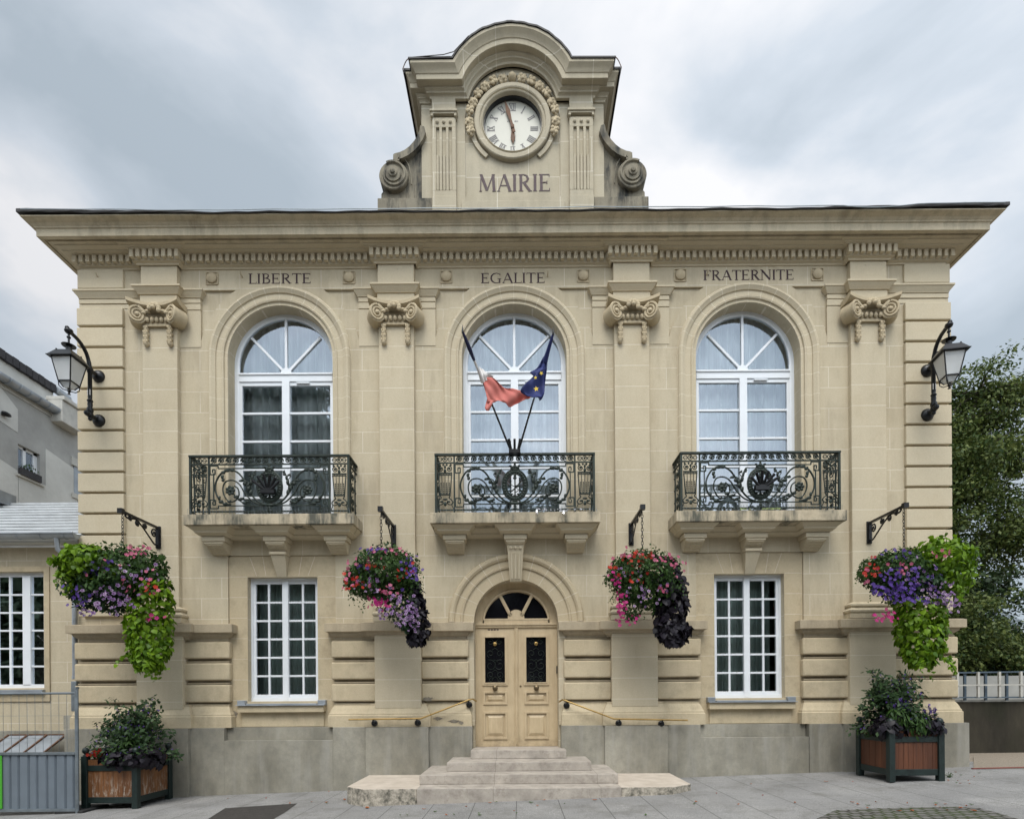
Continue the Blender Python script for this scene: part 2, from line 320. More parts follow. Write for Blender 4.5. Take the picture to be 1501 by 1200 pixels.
# ---------------------------------------------------------------- mesh helpers
class MB:
    def __init__(s): s.v = []; s.f = []
    def add(s, vs, fs):
        o = len(s.v); s.v += [tuple(p) for p in vs]; s.f += [tuple(i + o for i in q) for q in fs]; return s
    def box(s, x0, x1, y0, y1, z0, z1):
        return s.add([(x0, y0, z0), (x1, y0, z0), (x1, y1, z0), (x0, y1, z0), (x0, y0, z1), (x1, y0, z1), (x1, y1, z1), (x0, y1, z1)],
                     [(0, 3, 2, 1), (4, 5, 6, 7), (0, 1, 5, 4), (1, 2, 6, 5), (2, 3, 7, 6), (3, 0, 4, 7)])
    def quadhexa(s, bot, top):
        return s.add(list(bot) + list(top), [(0, 3, 2, 1), (4, 5, 6, 7), (0, 1, 5, 4), (1, 2, 6, 5), (2, 3, 7, 6), (3, 0, 4, 7)])
    def prism(s, outer, y0, y1, holes=(), axis='y'):
        loops = [list(outer)] + [list(h) for h in holes]
        flat = [p for l in loops for p in l]
        tris = tessellate_polygon([[Vector((p[0], p[1], 0)) for p in l] for l in loops])
        def P(p, d):
            return (p[0], d, p[1]) if axis == 'y' else ((d, p[0], p[1]) if axis == 'x' else (p[0], p[1], d))
        n = len(flat); vs = [P(p, y0) for p in flat] + [P(p, y1) for p in flat]; fs = []
        for a, b, c in tris: fs += [(a, b, c), (a + n, c + n, b + n)]
        o = 0
        for l in loops:
            m = len(l)
            for i in range(m): a, b = o + i, o + (i + 1) % m; fs.append((a, b, b + n, a + n))
            o += m
        return s.add(vs, fs)
    def tube(s, pts, r, seg=8, cap=True, closed=False, flat=1.0):
        pts = [Vector(p) for p in pts]; n = len(pts); rr = r if isinstance(r, (list, tuple)) else [r] * n
        up = Vector((0, 0, 1)); vs = []; fs = []
        prev = None
        for i, p in enumerate(pts):
            if closed: d = (pts[(i + 1) % n] - pts[i - 1])
            else: d = pts[min(i + 1, n - 1)] - pts[max(i - 1, 0)]
            d = d.normalized() if d.length > 1e-9 else Vector((0, 0, 1))
            if prev is None:
                a = up if abs(d.z) < .9 else Vector((0, 1, 0)); u = d.cross(a).normalized()
            else:
                u = (prev - d * prev.dot(d)); u = u.normalized() if u.length > 1e-6 else d.orthogonal().normalized()
            prev = u; w_ = d.cross(u)
            for k in range(seg):
                t_ = 2 * math.pi * k / seg + math.pi / seg; vs.append(p + (u * math.cos(t_) + w_ * math.sin(t_) * flat) * rr[i])
        m = n if closed else n - 1
        for i in range(m):
            for k in range(seg):
                a = i * seg + k; b = i * seg + (k + 1) % seg; c = ((i + 1) % n) * seg + (k + 1) % seg; d = ((i + 1) % n) * seg + k; fs.append((a, b, c, d))
        if cap and not closed: fs += [tuple(range(seg))[::-1], tuple((n - 1) * seg + k for k in range(seg))]
        return s.add(vs, fs)
    def lathe(s, prof, center=(0, 0, 0), seg=16, axis='z'):
        vs = []; fs = []; n = len(prof); cx_, cy_, cz_ = center
        for r, h in prof:
            for k in range(seg):
                a = 2 * math.pi * k / seg; p, q = r * math.cos(a), r * math.sin(a)
                vs.append((cx_ + p, cy_ + q, cz_ + h) if axis == 'z' else (cx_ + p, cy_ + h, cz_ + q))
        for i in range(n - 1):
            for k in range(seg): fs.append((i * seg + k, i * seg + (k + 1) % seg, (i + 1) * seg + (k + 1) % seg, (i + 1) * seg + k))
        fs += [tuple(range(seg))[::-1], tuple((n - 1) * seg + k for k in range(seg))]
        return s.add(vs, fs)
    def ball(s, c, rx, ry=None, rz=None, seg=10, rings=6):
        ry = ry or rx; rz = rz or rx; vs = [(c[0], c[1], c[2] - rz)]; fs = []
        for i in range(1, rings):
            a = -math.pi / 2 + math.pi * i / rings
            for k in range(seg):
                b = 2 * math.pi * k / seg; vs.append((c[0] + rx * math.cos(a) * math.cos(b), c[1] + ry * math.cos(a) * math.sin(b), c[2] + rz * math.sin(a)))
        vs.append((c[0], c[1], c[2] + rz)); t_ = len(vs) - 1
        for k in range(seg):
            fs.append((0, 1 + (k + 1) % seg, 1 + k)); fs.append((t_, t_ - seg + k, t_ - seg + (k + 1) % seg))
            for i in range(rings - 2): a = 1 + i * seg + k; b = 1 + i * seg + (k + 1) % seg; fs.append((a, b, b + seg, a + seg))
        return s.add(vs, fs)
    def loft(s, rows, closed=False, caps=False):
        m = len(rows[0]); vs = [p for r in rows for p in r]; fs = []
        for i in range(len(rows) - 1):
            for k in range(m if closed else m - 1):
                a = i * m + k; b = i * m + (k + 1) % m; fs.append((a, b, b + m, a + m))
        if caps: fs += [tuple(range(m))[::-1], tuple((len(rows) - 1) * m + k for k in range(m))]
        return s.add(vs, fs)
    def plan(s, path, prof, caps=True):
        """sweep a profile of (projection, z) along a plan path; the outside is on the right of the path's direction"""
        rows = []; n = len(path)
        for i, p in enumerate(path):
            def nrm(a, b):
                d = Vector((b[0] - a[0], b[1] - a[1])).normalized(); return Vector((d.y, -d.x))
            n1_ = nrm(path[i - 1], p) if i else None; n2_ = nrm(p, path[i + 1]) if i < n - 1 else None
            if n1_ is None: q = n2_
            elif n2_ is None: q = n1_
            else: q = (n1_ + n2_) / (1 + n1_.dot(n2_))
            rows.append([(p[0] + q.x * a, p[1] + q.y * a, z_) for a, z_ in prof])
        return s.loft(rows, closed=True, caps=caps)
    def archsweep(s, cx_, cz_, R0, zbot, prof, seg=32):
        """sweep (offset, y) profile up a jamb, round a semicircle of radius R0 and down the other jamb"""
        rows = []
        rows.append([(cx_ - R0 - o, y_, zbot) for o, y_ in prof])
        for i in range(seg + 1):
            a = math.pi - math.pi * i / seg; rows.append([(cx_ + (R0 + o) * math.cos(a), y_, cz_ + (R0 + o) * math.sin(a)) for o, y_ in prof])
        rows.append([(cx_ + R0 + o, y_, zbot) for o, y_ in prof])
        return s.loft(rows, closed=True, caps=True)
    def stroke(s, pts, w_, y0, y1):
        pts = [Vector(p) for p in pts]; n = len(pts); ww = w_ if isinstance(w_, (list, tuple)) else [w_] * n; l = []; r = []
        for i, p in enumerate(pts):
            d = (pts[min(i + 1, n - 1)] - pts[max(i - 1, 0)]).normalized(); q = Vector((-d.y, d.x)) * ww[i] / 2; l.append(p + q); r.append(p - q)
        rows = [[(l[i].x, y0, l[i].y), (r[i].x, y0, r[i].y), (r[i].x, y1, r[i].y), (l[i].x, y1, l[i].y)] for i in range(n)]
        return s.loft(rows, closed=True, caps=True)
    def build(s, name, mat, parent=None, smooth=None, bevel=0, segs=2, origin=None, fix=True):
        me = bpy.data.meshes.new(name)
        vs = s.v if origin is None else [(a - origin[0], b - origin[1], c - origin[2]) for a, b, c in s.v]
        me.from_pydata(vs, [], s.f); 
        if fix:
            bm = bmesh.new(); bm.from_mesh(me); bmesh.ops.recalc_face_normals(bm, faces=bm.faces); bm.to_mesh(me); bm.free()
        me.materials.append(M[mat] if isinstance(mat, str) else mat)
        if smooth is not None:
            me.polygons.foreach_set('use_smooth', [True] * len(me.polygons)); me.set_sharp_from_angle(angle=R(smooth))
        o = bpy.data.objects.new(name, me); COL.objects.link(o)
        if origin is not None: o.location = origin
        if parent is not None: o.parent = parent
        if bevel:
            b = o.modifiers.new('bevel', 'BEVEL'); b.width = bevel; b.segments = segs; b.limit_method = 'ANGLE'; b.angle_limit = R(40)
        return o

def each(bs, name, mat, parent, **k):
    for b_ in bs: b_.build(name, mat, parent, **k)

def arc(cx_, cz_, r, a0, a1, n=24):
    return [(cx_ + r * math.cos(R(a0 + (a1 - a0) * i / n)), cz_ + r * math.sin(R(a0 + (a1 - a0) * i / n))) for i in range(n + 1)]
def archpoly(cx_, cz_, r, zbot, n=32): return [(cx_ + r, zbot)] + arc(cx_, cz_, r, 0, 180, n) + [(cx_ - r, zbot)]
def rect(x0, x1, z0, z1): return [(x0, z0), (x1, z0), (x1, z1), (x0, z1)]

def thing(name, label, cat, loc=(0, 0, 0), group=None):
    o = bpy.data.objects.new(name, None); COL.objects.link(o); o.location = loc; o.empty_display_size = .2
    o['label'] = label; o['category'] = cat
    if group: o['group'] = group
    return o
def tag(o, label, cat, group=None):
    o['label'] = label; o['category'] = cat
    if group: o['group'] = group
    return o
def struct(o): o['kind'] = 'structure'; return o
def kids(o): return [c for c in bpy.data.objects if c.parent == o]
def dup(o, parent=None, dx=0.0, mirror=False):
    """copy a thing or part together with its parts and sub-parts"""
    c = o.copy(); COL.objects.link(c)
    if parent is not None: c.parent = parent
    for ch in kids(o): dup(ch, c)
    return c
def EMP(name, parent, loc=(0, 0, 0)):
    o = bpy.data.objects.new(name, None); COL.objects.link(o); o.location = loc; o.parent = parent; o.empty_display_size = .1; return o

# leaves: template vertices (across, along, up) and faces
T_HEART = (np.array([(0, 0, 0), (-.44, .05, -.06), (-.42, .5, -.10), (0, 1, -.12), (.42, .5, -.10), (.44, .05, -.06), (0, .5, .03)]), [(0, 6, 2, 1), (6, 3, 2), (0, 5, 4, 6), (6, 4, 3)])
T_OVAL = (np.array([(0, 0, 0), (-.28, .45, -.05), (0, 1, -.08), (.28, .45, -.05)]), [(0, 2, 1), (0, 3, 2)])
T_LONG = (np.array([(0, 0, 0), (-.16, .4, -.03), (0, 1, -.15), (.16, .4, -.03)]), [(0, 2, 1), (0, 3, 2)])
_f = [(0, 0, -.12)]; _ff = []
for _k in range(5):
    _a = 2 * math.pi * _k / 5
    _f += [(.5 * math.cos(_a - .5), .5 * math.sin(_a - .5), 0), (.56 * math.cos(_a), .56 * math.sin(_a), .02), (.5 * math.cos(_a + .5), .5 * math.sin(_a + .5), 0)]
    _ff.append((0, 1 + _k * 3, 2 + _k * 3, 3 + _k * 3))
T_FLOWER = (np.array(_f), _ff)
def leaves(name, mat, parent, P, Nn, size, tmpl, droop=.6, jitter=.5):
    P = np.asarray(P, float); n = len(P); Nn = np.asarray(Nn, float) + RNG.normal(0, jitter, (n, 3))
    Nn /= np.linalg.norm(Nn, axis=1, keepdims=True) + 1e-9
    d = RNG.normal(0, 1, (n, 3)) * (1 - droop) + np.array([0, 0, -1.0]) * droop * 1.6
    T = d - Nn * np.sum(d * Nn, 1, keepdims=True); T /= np.linalg.norm(T, axis=1, keepdims=True) + 1e-9
    B = np.cross(Nn, T); tv, tf = tmpl
    s = np.asarray(size, float).reshape(-1, 1, 1) if np.ndim(size) else np.full((n, 1, 1), float(size))
    V = P[:, None, :] + s * (tv[None, :, 0:1] * B[:, None, :] + tv[None, :, 1:2] * T[:, None, :] + tv[None, :, 2:3] * Nn[:, None, :])
    k = len(tv); V = V.reshape(-1, 3)
    loops = []; starts = []; tot = []
    me = bpy.data.meshes.new(name)
    base = np.arange(n) * k
    flat = np.concatenate([np.array(f) for f in tf]); lens = np.array([len(f) for f in tf])
    li = (base[:, None] + flat[None, :]).reshape(-1); lt = np.tile(lens, n); ls = np.concatenate([[0], np.cumsum(lt)[:-1]])
    me.vertices.add(len(V)); me.vertices.foreach_set('co', V.reshape(-1))
    me.loops.add(len(li)); me.loops.foreach_set('vertex_index', li.astype(np.int32))
    me.polygons.add(len(lt)); me.polygons.foreach_set('loop_start', ls.astype(np.int32)); pass
    me.update(calc_edges=True); me.materials.append(M[mat])
    o = bpy.data.objects.new(name, me); COL.objects.link(o)
    if parent is not None: o.parent = parent
    return o
def shell(n, c, r, top=-1.0, inner=.75, lump=.18):
    """points near the surface of a lumpy ellipsoid, with outward normals"""
    d = RNG.normal(0, 1, (n, 3)); d /= np.linalg.norm(d, axis=1, keepdims=True)
    d = d[d[:, 2] > top]
    k = 1 + lump * (np.sin(d[:, 0] * 5 + c[0] * 3) * np.cos(d[:, 2] * 6 + c[2]) + .6 * np.sin(d[:, 1] * 7 + d[:, 2] * 4))
    rad = (inner + (1 - inner) * RNG.random(len(d))) * k
    return np.array(c) + d * np.array(r) * rad[:, None], d
def trail(n, path, rad, ydepth=.6):
    path = np.array(path, float); rad = np.array(rad, float); m = len(path)
    t_ = RNG.random(n) * (m - 1); i = np.minimum(t_.astype(int), m - 2); f = (t_ - i)[:, None]
    c = path[i] * (1 - f) + path[i + 1] * f; r_ = (rad[i] * (1 - f[:, 0]) + rad[i + 1] * f[:, 0])
    a = RNG.random(n) * 2 * math.pi; q = r_ * (.72 + .33 * RNG.random(n))
    d = np.stack([np.cos(a), np.sin(a), np.full(n, .15)], 1)
    return c + np.stack([np.cos(a) * q, np.sin(a) * q * ydepth, (RNG.random(n) - .5) * .05], 1), d
# ================================================================= the town hall
HALL = thing('town_hall', 'symmetrical cream stone town hall with three arched windows, balconies and a clock gable', 'town hall')
PX = [-6.41, -2.13, 2.13, 6.41]; BAY = [-4.27, 0.0, 4.27]
AZ = 7.80; AR = .957          # upper arches: springing height and radius
DZ = 2.965; DR = .765; DX = 0.0   # door arch
LW = (.64, 1.54, 3.81)        # lower windows: half width, sill, head
def mir(bx): return [(-b, -a) for a, b in bx]

# --- main wall (two leaves: the outer one is 4 cm thick and carries the sunk panels)
mb = MB()
holes = [archpoly(b, AZ, AR, 4.79) for b in BAY] + [rect(b - LW[0], b + LW[0], LW[1], LW[2]) for b in (BAY[0], BAY[2])]
door = [(DR, .66)] + arc(DX, DZ, DR, 0, 180, 28) + [(-DR, .66)]
mb.prism(rect(-7.86, 7.86, -.35, 9.60), 0, .40, holes + [door])
mb.box(-7.86, -7.5, .40, 8, -.35, 9.6).box(7.5, 7.86, .40, 8, -.35, 9.6).box(-7.86, 7.86, 8, 8.3, -.35, 9.6)
wall = mb.build('wall', 'wall', HALL)
def pocket(cx_, sx):
    # spandrel panel between the pilaster strip, the frieze and the voussoirs
    xs = 1.455; zt = 9.04; r = 1.475
    a0 = math.degrees(math.asin((zt - AZ) / r)); pts = [(cx_ + sx * r * math.cos(R(a)), AZ + r * math.sin(R(a))) for a in np.linspace(a0, 9, 14)]
    return pts + [(cx_ + sx * xs, AZ + .12), (cx_ + sx * xs, zt)]
mb = MB(); hh = [archpoly(b, AZ, AR + .02, 4.70) for b in BAY]
for b in BAY: hh += [pocket(b, 1), pocket(b, -1)]
WP = .98
outer = [(-7.86, 2.70), (BAY[0] - WP, 2.70), (BAY[0] - WP, 4.20), (BAY[0] + WP, 4.20), (BAY[0] + WP, 2.70), (-.97, 2.70), (-.97, DZ)] + [(p[0], p[1]) for p in arc(DX, DZ, .97, 180, 0, 24)] + [(.97, 2.70), (BAY[2] - WP, 2.70), (BAY[2] - WP, 4.20), (BAY[2] + WP, 4.20), (BAY[2] + WP, 2.70), (7.86, 2.70), (7.86, 9.58), (-7.86, 9.58)]
mb.prism(outer, -.04, -.001, hh)
mb.build('wall_facing', 'wall', HALL)
# frieze studs
for b in BAY:
    for s in (-1.23, 1.27):
        m2 = MB(); m2.box(b + s - .095, b + s + .095, -.042, -.041, 9.155, 9.345)
        for a in ((-.105, .105, -.115, -.10), (-.105, .105, .10, .115)): m2.box(b + s + a[0], b + s + a[1], -.055, -.04, 9.25 + a[2], 9.25 + a[3])
        for a in (-.115, .10): m2.box(b + s + a, b + s + a + .015, -.055, -.04, 9.15, 9.35)
        m2.lathe([(.095, -.04), (.09, -.075), (.06, -.10), (.01, -.11)], (b + s, 0, 9.25), 18, 'y')
        m2.build('frieze_boss', 'lintel', HALL, smooth=40)
# small hooks on the frieze
for hx, hz in ((-7.55, 9.26), (-4.95, 9.27), (-2.10, 9.28), (.62, 9.25), (3.52, 9.25), (6.36, 9.30)):
    m2 = MB(); m2.tube([(hx, -.04, hz), (hx, -.12, hz + .015), (hx, -.13, hz + .04)], .012, 8); m2.ball((hx, -.13, hz + .04), .016)
    m2.build('light_bracket', 'weathered', HALL, smooth=40)
m2 = MB(); m2.lathe([(.028, -.125), (.026, -.128)], (-2.72, 0, 2.49), 14, 'y'); m2.build('vent_hole', 'black', HALL)

# --- plinth with sunk panels under the windows
def gz(x): return .03 + .031 * x
pl = []
for a, b in [(-8.12, -5.25), (-3.30, -.80), (.80, 3.30), (5.25, 8.12)]: pl.append(MB().box(a, b, -.21, 0, -.4, 1.07))
for b in (BAY[0], BAY[2]):
    a0, a1 = (b - .98, b + .97); pl.append(MB().box(a0, a1, -.21, 0, -.4, .84).box(a0, a1, -.10, 0, .84, 1.07))
for p in PX: pl.append(MB().box(p - .56, p + .56, -.29, -.208, -.4, 1.065))
pl.append(MB().box(-8.12, -7.86, 0, 8, -.4, 1.06)); pl.append(MB().box(7.86, 8.12, 0, 8, -.4, 1.06))
each(pl, 'plinth', 'plinth', HALL, bevel=.005)

# --- rusticated ground storey
bands = [(2.32, 2.625), (1.927, 2.24), (1.526, 1.847)]
secs = [(-8.0, -6.80), (-6.02, -5.19), (-3.35, -2.52), (-1.72, -.86), (.86, 1.72), (2.52, 3.35), (5.19, 6.02), (6.80, 8.0)]
mb = []; mgs = []
for a, b in secs:
    mg = MB()
    dep = .5 if abs(a) > 7.9 or abs(b) > 7.9 else 0
    for z0, z1 in bands:
        mb.append(MB().box(a, b, -.13, .6 if dep else 0, z0, z1))
    aa = a if min(abs(a - (p + .39)) for p in PX) < .06 else a + .03; bb = b if min(abs(b - (p - .39)) for p in PX) < .06 else b - .03
    mg.box(aa, bb, -.015, 0.0, 1.07, 2.70)
    for z0, z1 in ((1.86, 1.885), (2.253, 2.278), (2.635, 2.655), (1.48, 1.50)): mg.box(aa + .004, bb - .004, -.085, -.0155, z0, z1)
    mgs.append(mg)
each(mb, 'rusticated_block', 'rustic', HALL, bevel=.028, segs=4, smooth=50)
mgs += [MB().box(-7.95, -7.86, 0, 7.5, 1.07, 2.7), MB().box(7.86, 7.95, 0, 7.5, 1.07, 2.7)]
each(mgs, 'rustication_backing', 'ledge', HALL)
# door jamb faces
each([MB().box(-.90, -.767, -.065, .0, 1.07, 2.965), MB().box(.767, .90, -.065, .0, 1.07, 2.965)], 'door_jamb', 'rows', HALL, bevel=.01)
# base course: cyma and base blocks, broken out round the pedestals
def course(prof, name, mat, segs_, bevel=.004):
    for path in segs_: MB().plan(path, prof).build(name, mat, HALL, smooth=35, bevel=0)
def withped(x0, x1, px, hw, e, left_return=None, right_return=None):
    """plan path from x0 to x1 along the wall, stepping out by e round a pedestal"""
    p = []
    if left_return is not None: p.append((x0, left_return))
    p += [(x0, 0), (px - hw, 0), (px - hw, -e), (px + hw, -e), (px + hw, 0), (x1, 0)]
    if right_return is not None: p.append((x1, right_return))
    return p
S = []
for p, (x0, x1) in zip(PX, [(-7.88, -5.19), (-3.35, -.86), (.86, 3.35), (5.19, 7.88)]):
    S.append((p, x0, x1))
bprof = [(0, 1.07), (.17, 1.07), (.17, 1.27), (.155, 1.285), (.155, 1.31), (.14, 1.33), (.125, 1.38), (.10, 1.43), (.085, 1.45), (.085, 1.485), (0, 1.485)]
paths = []
for p, x0, x1 in S:
    lr = 7.5 if x0 < -7 else 0.0; rr = 7.5 if x1 > 7 else 0.0
    path = [(x0, lr if lr else .0001)] if True else []
    path = ([(x0, 7.5)] if x0 < -7 else [(x0 + .12, .0), ]) 
    path += [(x0 if x0 < -7 else x0 + .12, -.0)] if x0 < -7 else []
    path += [(p - .42, 0), (p - .42, -.08), (p + .42, -.08), (p + .42, 0)]
    path += [(x1, 0), (x1, 7.5)] if x1 > 7 else [(x1 - .12, 0)]
    # square returns at the bay and door sides
    if x0 > -7: path = [(x0 + .12, .05)] + path
    if x1 < 7: path = path + [(x1 - .12, .05)]
    paths.append(path)
course(bprof, 'base_course', 'rustic', paths)
# pedestals under the pilasters
each([MB().box(p - .415, p + .415, -.20, 0, 1.40, 2.72) for p in PX], 'pedestal', 'rows', HALL, bevel=.01)
# string course
lprof = [(0, 2.66), (.07, 2.66), (.07, 2.69), (.10, 2.71), (.135, 2.74), (.145, 2.775), (.21, 2.785), (.21, 2.93), (.16, 2.945), (0, 2.96)]
pp = []
for path in paths:
    q = []
    for (x, y) in path:
        if abs(y + .08) < 1e-6: q.append((x, y))
        else: q.append((x, y))
    pp.append(q)
course(lprof, 'string_course', 'ledge', pp)

# --- bay surrounds round the lower windows and their consoles
for b in (BAY[0], BAY[2]):
    mb = MB(); mb.prism(rect(b - .975, b + .975, 1.075, 4.195), -.012, -.0015, [rect(b - LW[0], b + LW[0], LW[1], LW[2])]); mb.build('window_surround', 'lintel', HALL)
    # oblique joints of the flat arch, cut as hairline grooves filled with pale mortar
    mb = MB()
    for s in (-1, 1):
        for k, (x0, x1) in enumerate(((.30, .36), (.47, .60))): mb.stroke([(b + s * x0, 3.83), (b + s * x1, 4.19)], .007, -.0135, -.012)
    mb.stroke([(b - LW[0] - .01, 3.82), (b - .975, 3.82)], .007, -.0135, -.012); mb.stroke([(b + LW[0] + .01, 3.82), (b + .975, 3.82)], .007, -.0135, -.012)
    for k in range(1, 7):
        for s in (-1, 1): mb.stroke([(b + s * LW[0], 3.82 - .3765 * k), (b + s * .97, 3.82 - .3765 * k)], .007, -.0135, -.012)
    mb.build('mortar_joint', plainmat('pale_mortar', (.62, .56, .44), .9), HALL)
    mb = MB()
    mb.quadhexa([(b - .085, -.03, 3.80), (b + .085, -.03, 3.80), (b + .085, 0, 3.80), (b - .085, 0, 3.80)], [(b - .135, -.20, 4.17), (b + .135, -.20, 4.17), (b + .135, 0, 4.17), (b - .135, 0, 4.17)])
    mb.box(b - .15, b + .15, -.225, 0, 4.172, 4.225)
    mb.build('keystone', 'stone', HALL, bevel=.008)
    mb = MB(); mb.box(b - .78, b + .78, -.13, 0, 1.34, 1.46).box(b - .75, b + .75, -.035, 0, 1.075, 1.34); mb.build('stone_sill', 'rustic', HALL, bevel=.008)
    mb = MB(); mb.box(b - .80, b + .80, -.17, .0, 1.462, 1.478); mb.box(b - .80, b - .66, -.10, 0.0, 1.478, 1.56).box(b + .66, b + .80, -.10, 0.0, 1.478, 1.56); mb.box(b - .64, b + .64, -.10, .13, 1.48, 1.50)
    mb.build('zinc_sill', 'zinc', HALL, bevel=.004)
def chip(x, z, rx, rz, y_):
    pts = [(x + rx * (1 + .35 * math.sin(k * 2.7 + x * 9) + .2 * math.sin(k * 5.1 + z * 7)) * math.cos(k * math.pi / 11), z + rz * (1 + .35 * math.sin(k * 3.3 + x * 5)) * math.sin(k * math.pi / 11)) for k in range(22)]
    m3 = MB(); m3.prism(pts, y_ - .003, y_ + .002); m3.build('patched_plaster', M['patch'], HALL)
M['patch'] = plainmat('grey_brown_repair', (.20, .175, .135), .95, nscale=14, var=.35, bumpd=.01)
chip(BAY[0] - .93, 1.30, .09, .08, -.014)
for q in ((-2.02, 1.22, .22, .022, -.252), (-1.42, 1.21, .07, .03, -.172), (-1.12, 1.16, .09, .03, -.172), (-1.0, 1.13, .04, .03, -.172), (-1.60, 1.56, .10, .035, -.132), (-1.62, 1.24, .06, .02, -.172)): chip(*q)

# --- pilasters
def capital(px, parent):
    m_ = MB(); y = -.13
    # necking and egg-and-dart band
    m_.box(px - .32, px + .32, y - .05, 0, 8.30, 8.345); m_.box(px - .30, px + .30, y - .04, 0, 8.345, 8.50)
    for i in range(-3, 4): m_.ball((px + i * .085, y - .07, 8.40), .034, .035, .05)
    # curved abacus with projecting horns
    rows = []
    for i in range(17):
        s = -1 + i / 8; x = px + s * .455; d = .10 + .09 * s * s; z0 = 8.56 + .055 * abs(s) ** 1.8
        rows.append([(x, 0, z0), (x, y - d + .04, z0), (x, y - d - .01, z0 + .03), (x, y - d - .035, z0 + .045), (x, y - d - .035, z0 + .10), (x, 0, z0 + .10)])
    m_.loft(rows, closed=True, caps=True)
    # volutes turned outwards
    for s in (-1, 1):
        cxv = px + s * .325; ang = -s * .45
        def vp(u_, v_, w_): # u across the face, v up, w out
            return (cxv + u_ * math.cos(ang) + w_ * math.sin(ang), y - .10 + u_ * math.sin(ang) - w_ * math.cos(ang), 8.45 + v_)
        ring = []
        for wv in (-.16, .05): ring.append([vp(.14 * math.cos(2 * math.pi * k / 24), .155 * math.sin(2 * math.pi * k / 24), wv) for k in range(24)])
        m_.loft(ring, closed=True, caps=True)
        sp = []
        for k in range(46):
            a = s * (k / 45 * 2.35 * 2 * math.pi) + math.pi / 2; r_ = .130 * (1 - k / 45 * .86); sp.append(vp(-r_ * math.cos(a), r_ * math.sin(a) * 1.1, .055))
        m_.tube(sp, [.024 * (1 - .4 * k / 45) for k in range(46)], 6)
        m_.ball(vp(0, 0, .06), .035)
        # band running from the volute to the middle
        m_.tube([vp(-s * .02, .15, .04), (px + s * .22, y - .12, 8.53), (px + s * .10, y - .10, 8.50)], [.035, .03, .02], 6)
    # flower
    for k in range(7):
        a = math.pi * (k - .5) / 6 ; m_.ball((px + .085 * math.cos(a), y - .15, 8.54 + .075 * math.sin(a)), .045, .03, .045)
    m_.ball((px, y - .18, 8.55), .04)
    for s in (-1, 1):
        for k in range(2): m_.ball((px + s * (.14 + .06 * k), y - .12, 8.52 - .03 * k), .05, .03, .03)
    m_.build('capital', 'lintel', parent, smooth=40)
    for s in (-1, 1):
        g_ = MB(); zz = 8.30
        for k in range(4):
            r_ = .045 + .006 * (k % 2); g_.lathe([(.018, .045), (r_ * .8, .02), (r_, -.02), (r_ * .55, -.055), (.012, -.07)], (px + s * .215, y - .035, zz - .04), 9); zz -= .085
            for q in (-.6, 0, .6): g_.ball((px + s * .215 + q * r_, y - .035 - r_ * .7, zz + .06), .016, .014, .03)
        g_.build('garland_drop', 'lintel', parent, smooth=50)
mouldA = [(0, 8.885), (.02, 8.885), (.03, 8.91), (.075, 8.955), (.085, 8.975), (.10, 8.98), (.10, 9.01), (0, 9.025)]
for i, p in enumerate(PX):
    P_ = EMP('pilaster', HALL)
    m_ = MB(); m_.box(p - .317, p + .317, -.13, 0, 3.24, 8.74); m_.build('shaft', 'rows', P_, bevel=.012)
    m_ = MB()
    m_.box(p - .335, p + .335, -.15, 0, 8.745, 8.90); m_.box(p - .325, p + .325, -.14, 0, 9.02, 9.46)
    m_.plan([(p - .34, 0), (p - .34, -.15), (p + .34, -.15), (p + .34, 0)], mouldA); m_.build('entablature_block', 'stone', P_, smooth=35)
    m_ = MB()
    bp = [(0, 2.955), (.11, 2.955), (.11, 3.04), (.095, 3.045), (.12, 3.07), (.125, 3.10), (.10, 3.13), (.075, 3.14), (.07, 3.165), (.095, 3.18), (.095, 3.21), (.06, 3.225), (.03, 3.25), (0, 3.26)]
    m_.plan([(p - .317, 0), (p - .317, -.13), (p + .317, -.13), (p + .317, 0)], bp); m_.build('base', 'weathered', P_, smooth=35)
    capital(p, P_)
# back pilaster strips with impost
for p in PX:
    for s in (-1, 1):
        a, b = sorted((p + s * .30, p + s * .70))
        if (p < -6 and s < 0) or (p > 6 and s > 0): a, b = sorted((p + s * .30, s * 7.84))
        m_ = MB(); corner = (p < -6 and s < 0) or (p > 6 and s > 0)
        pr = [(q * .8, z) for q, z in mouldA]
        if corner: path = [(a if s < 0 else a, .0)]; path = ([(-7.90, 6), (-7.90, -.06), (b, -.06)] if s < 0 else [(a, -.06), (7.90, -.06), (7.90, 6)])
        else: path = [(a, 0), (a, -.06), (b, -.06), (b, 0)]
        m_.plan(path, pr)
        if not corner:
            m_.box(a, b, -.06, 0, 8.80, 8.89).box(a, b, -.055, 0, 8.68, 8.785).box(a, b, -.048, 0, 8.0, 8.665)
        else:
            a2, b2 = (-7.92, b) if s < 0 else (a, 7.92)
            m_.box(a2, b2, -.062, 0, 8.80, 8.89).box(a2, b2, -.05, 0, 8.71, 8.785)
        m_.build('impost', 'stone', HALL, smooth=35)

# --- corner quoins
for s in (-1, 1):
    m_ = MB(); k = 0; zt = 8.69; zb = 8.375
    cuts = [8.358 - .377 * i for i in range(15)]
    top = 8.69
    for c_ in cuts:
        b0 = c_ + .02
        if b0 < 3.0: b0 = 3.0
        x0, x1 = sorted((s * 7.93, s * 7.10)); m_.box(x0, x1, -.105, .75, b0, top); top = c_ - .02
        if top < 3.1: break
    m_.box(*sorted((s * 7.93, s * 7.10)), -.085, .75, 9.06, 9.40)
    m_.build('quoin', 'stone', HALL, bevel=.012)

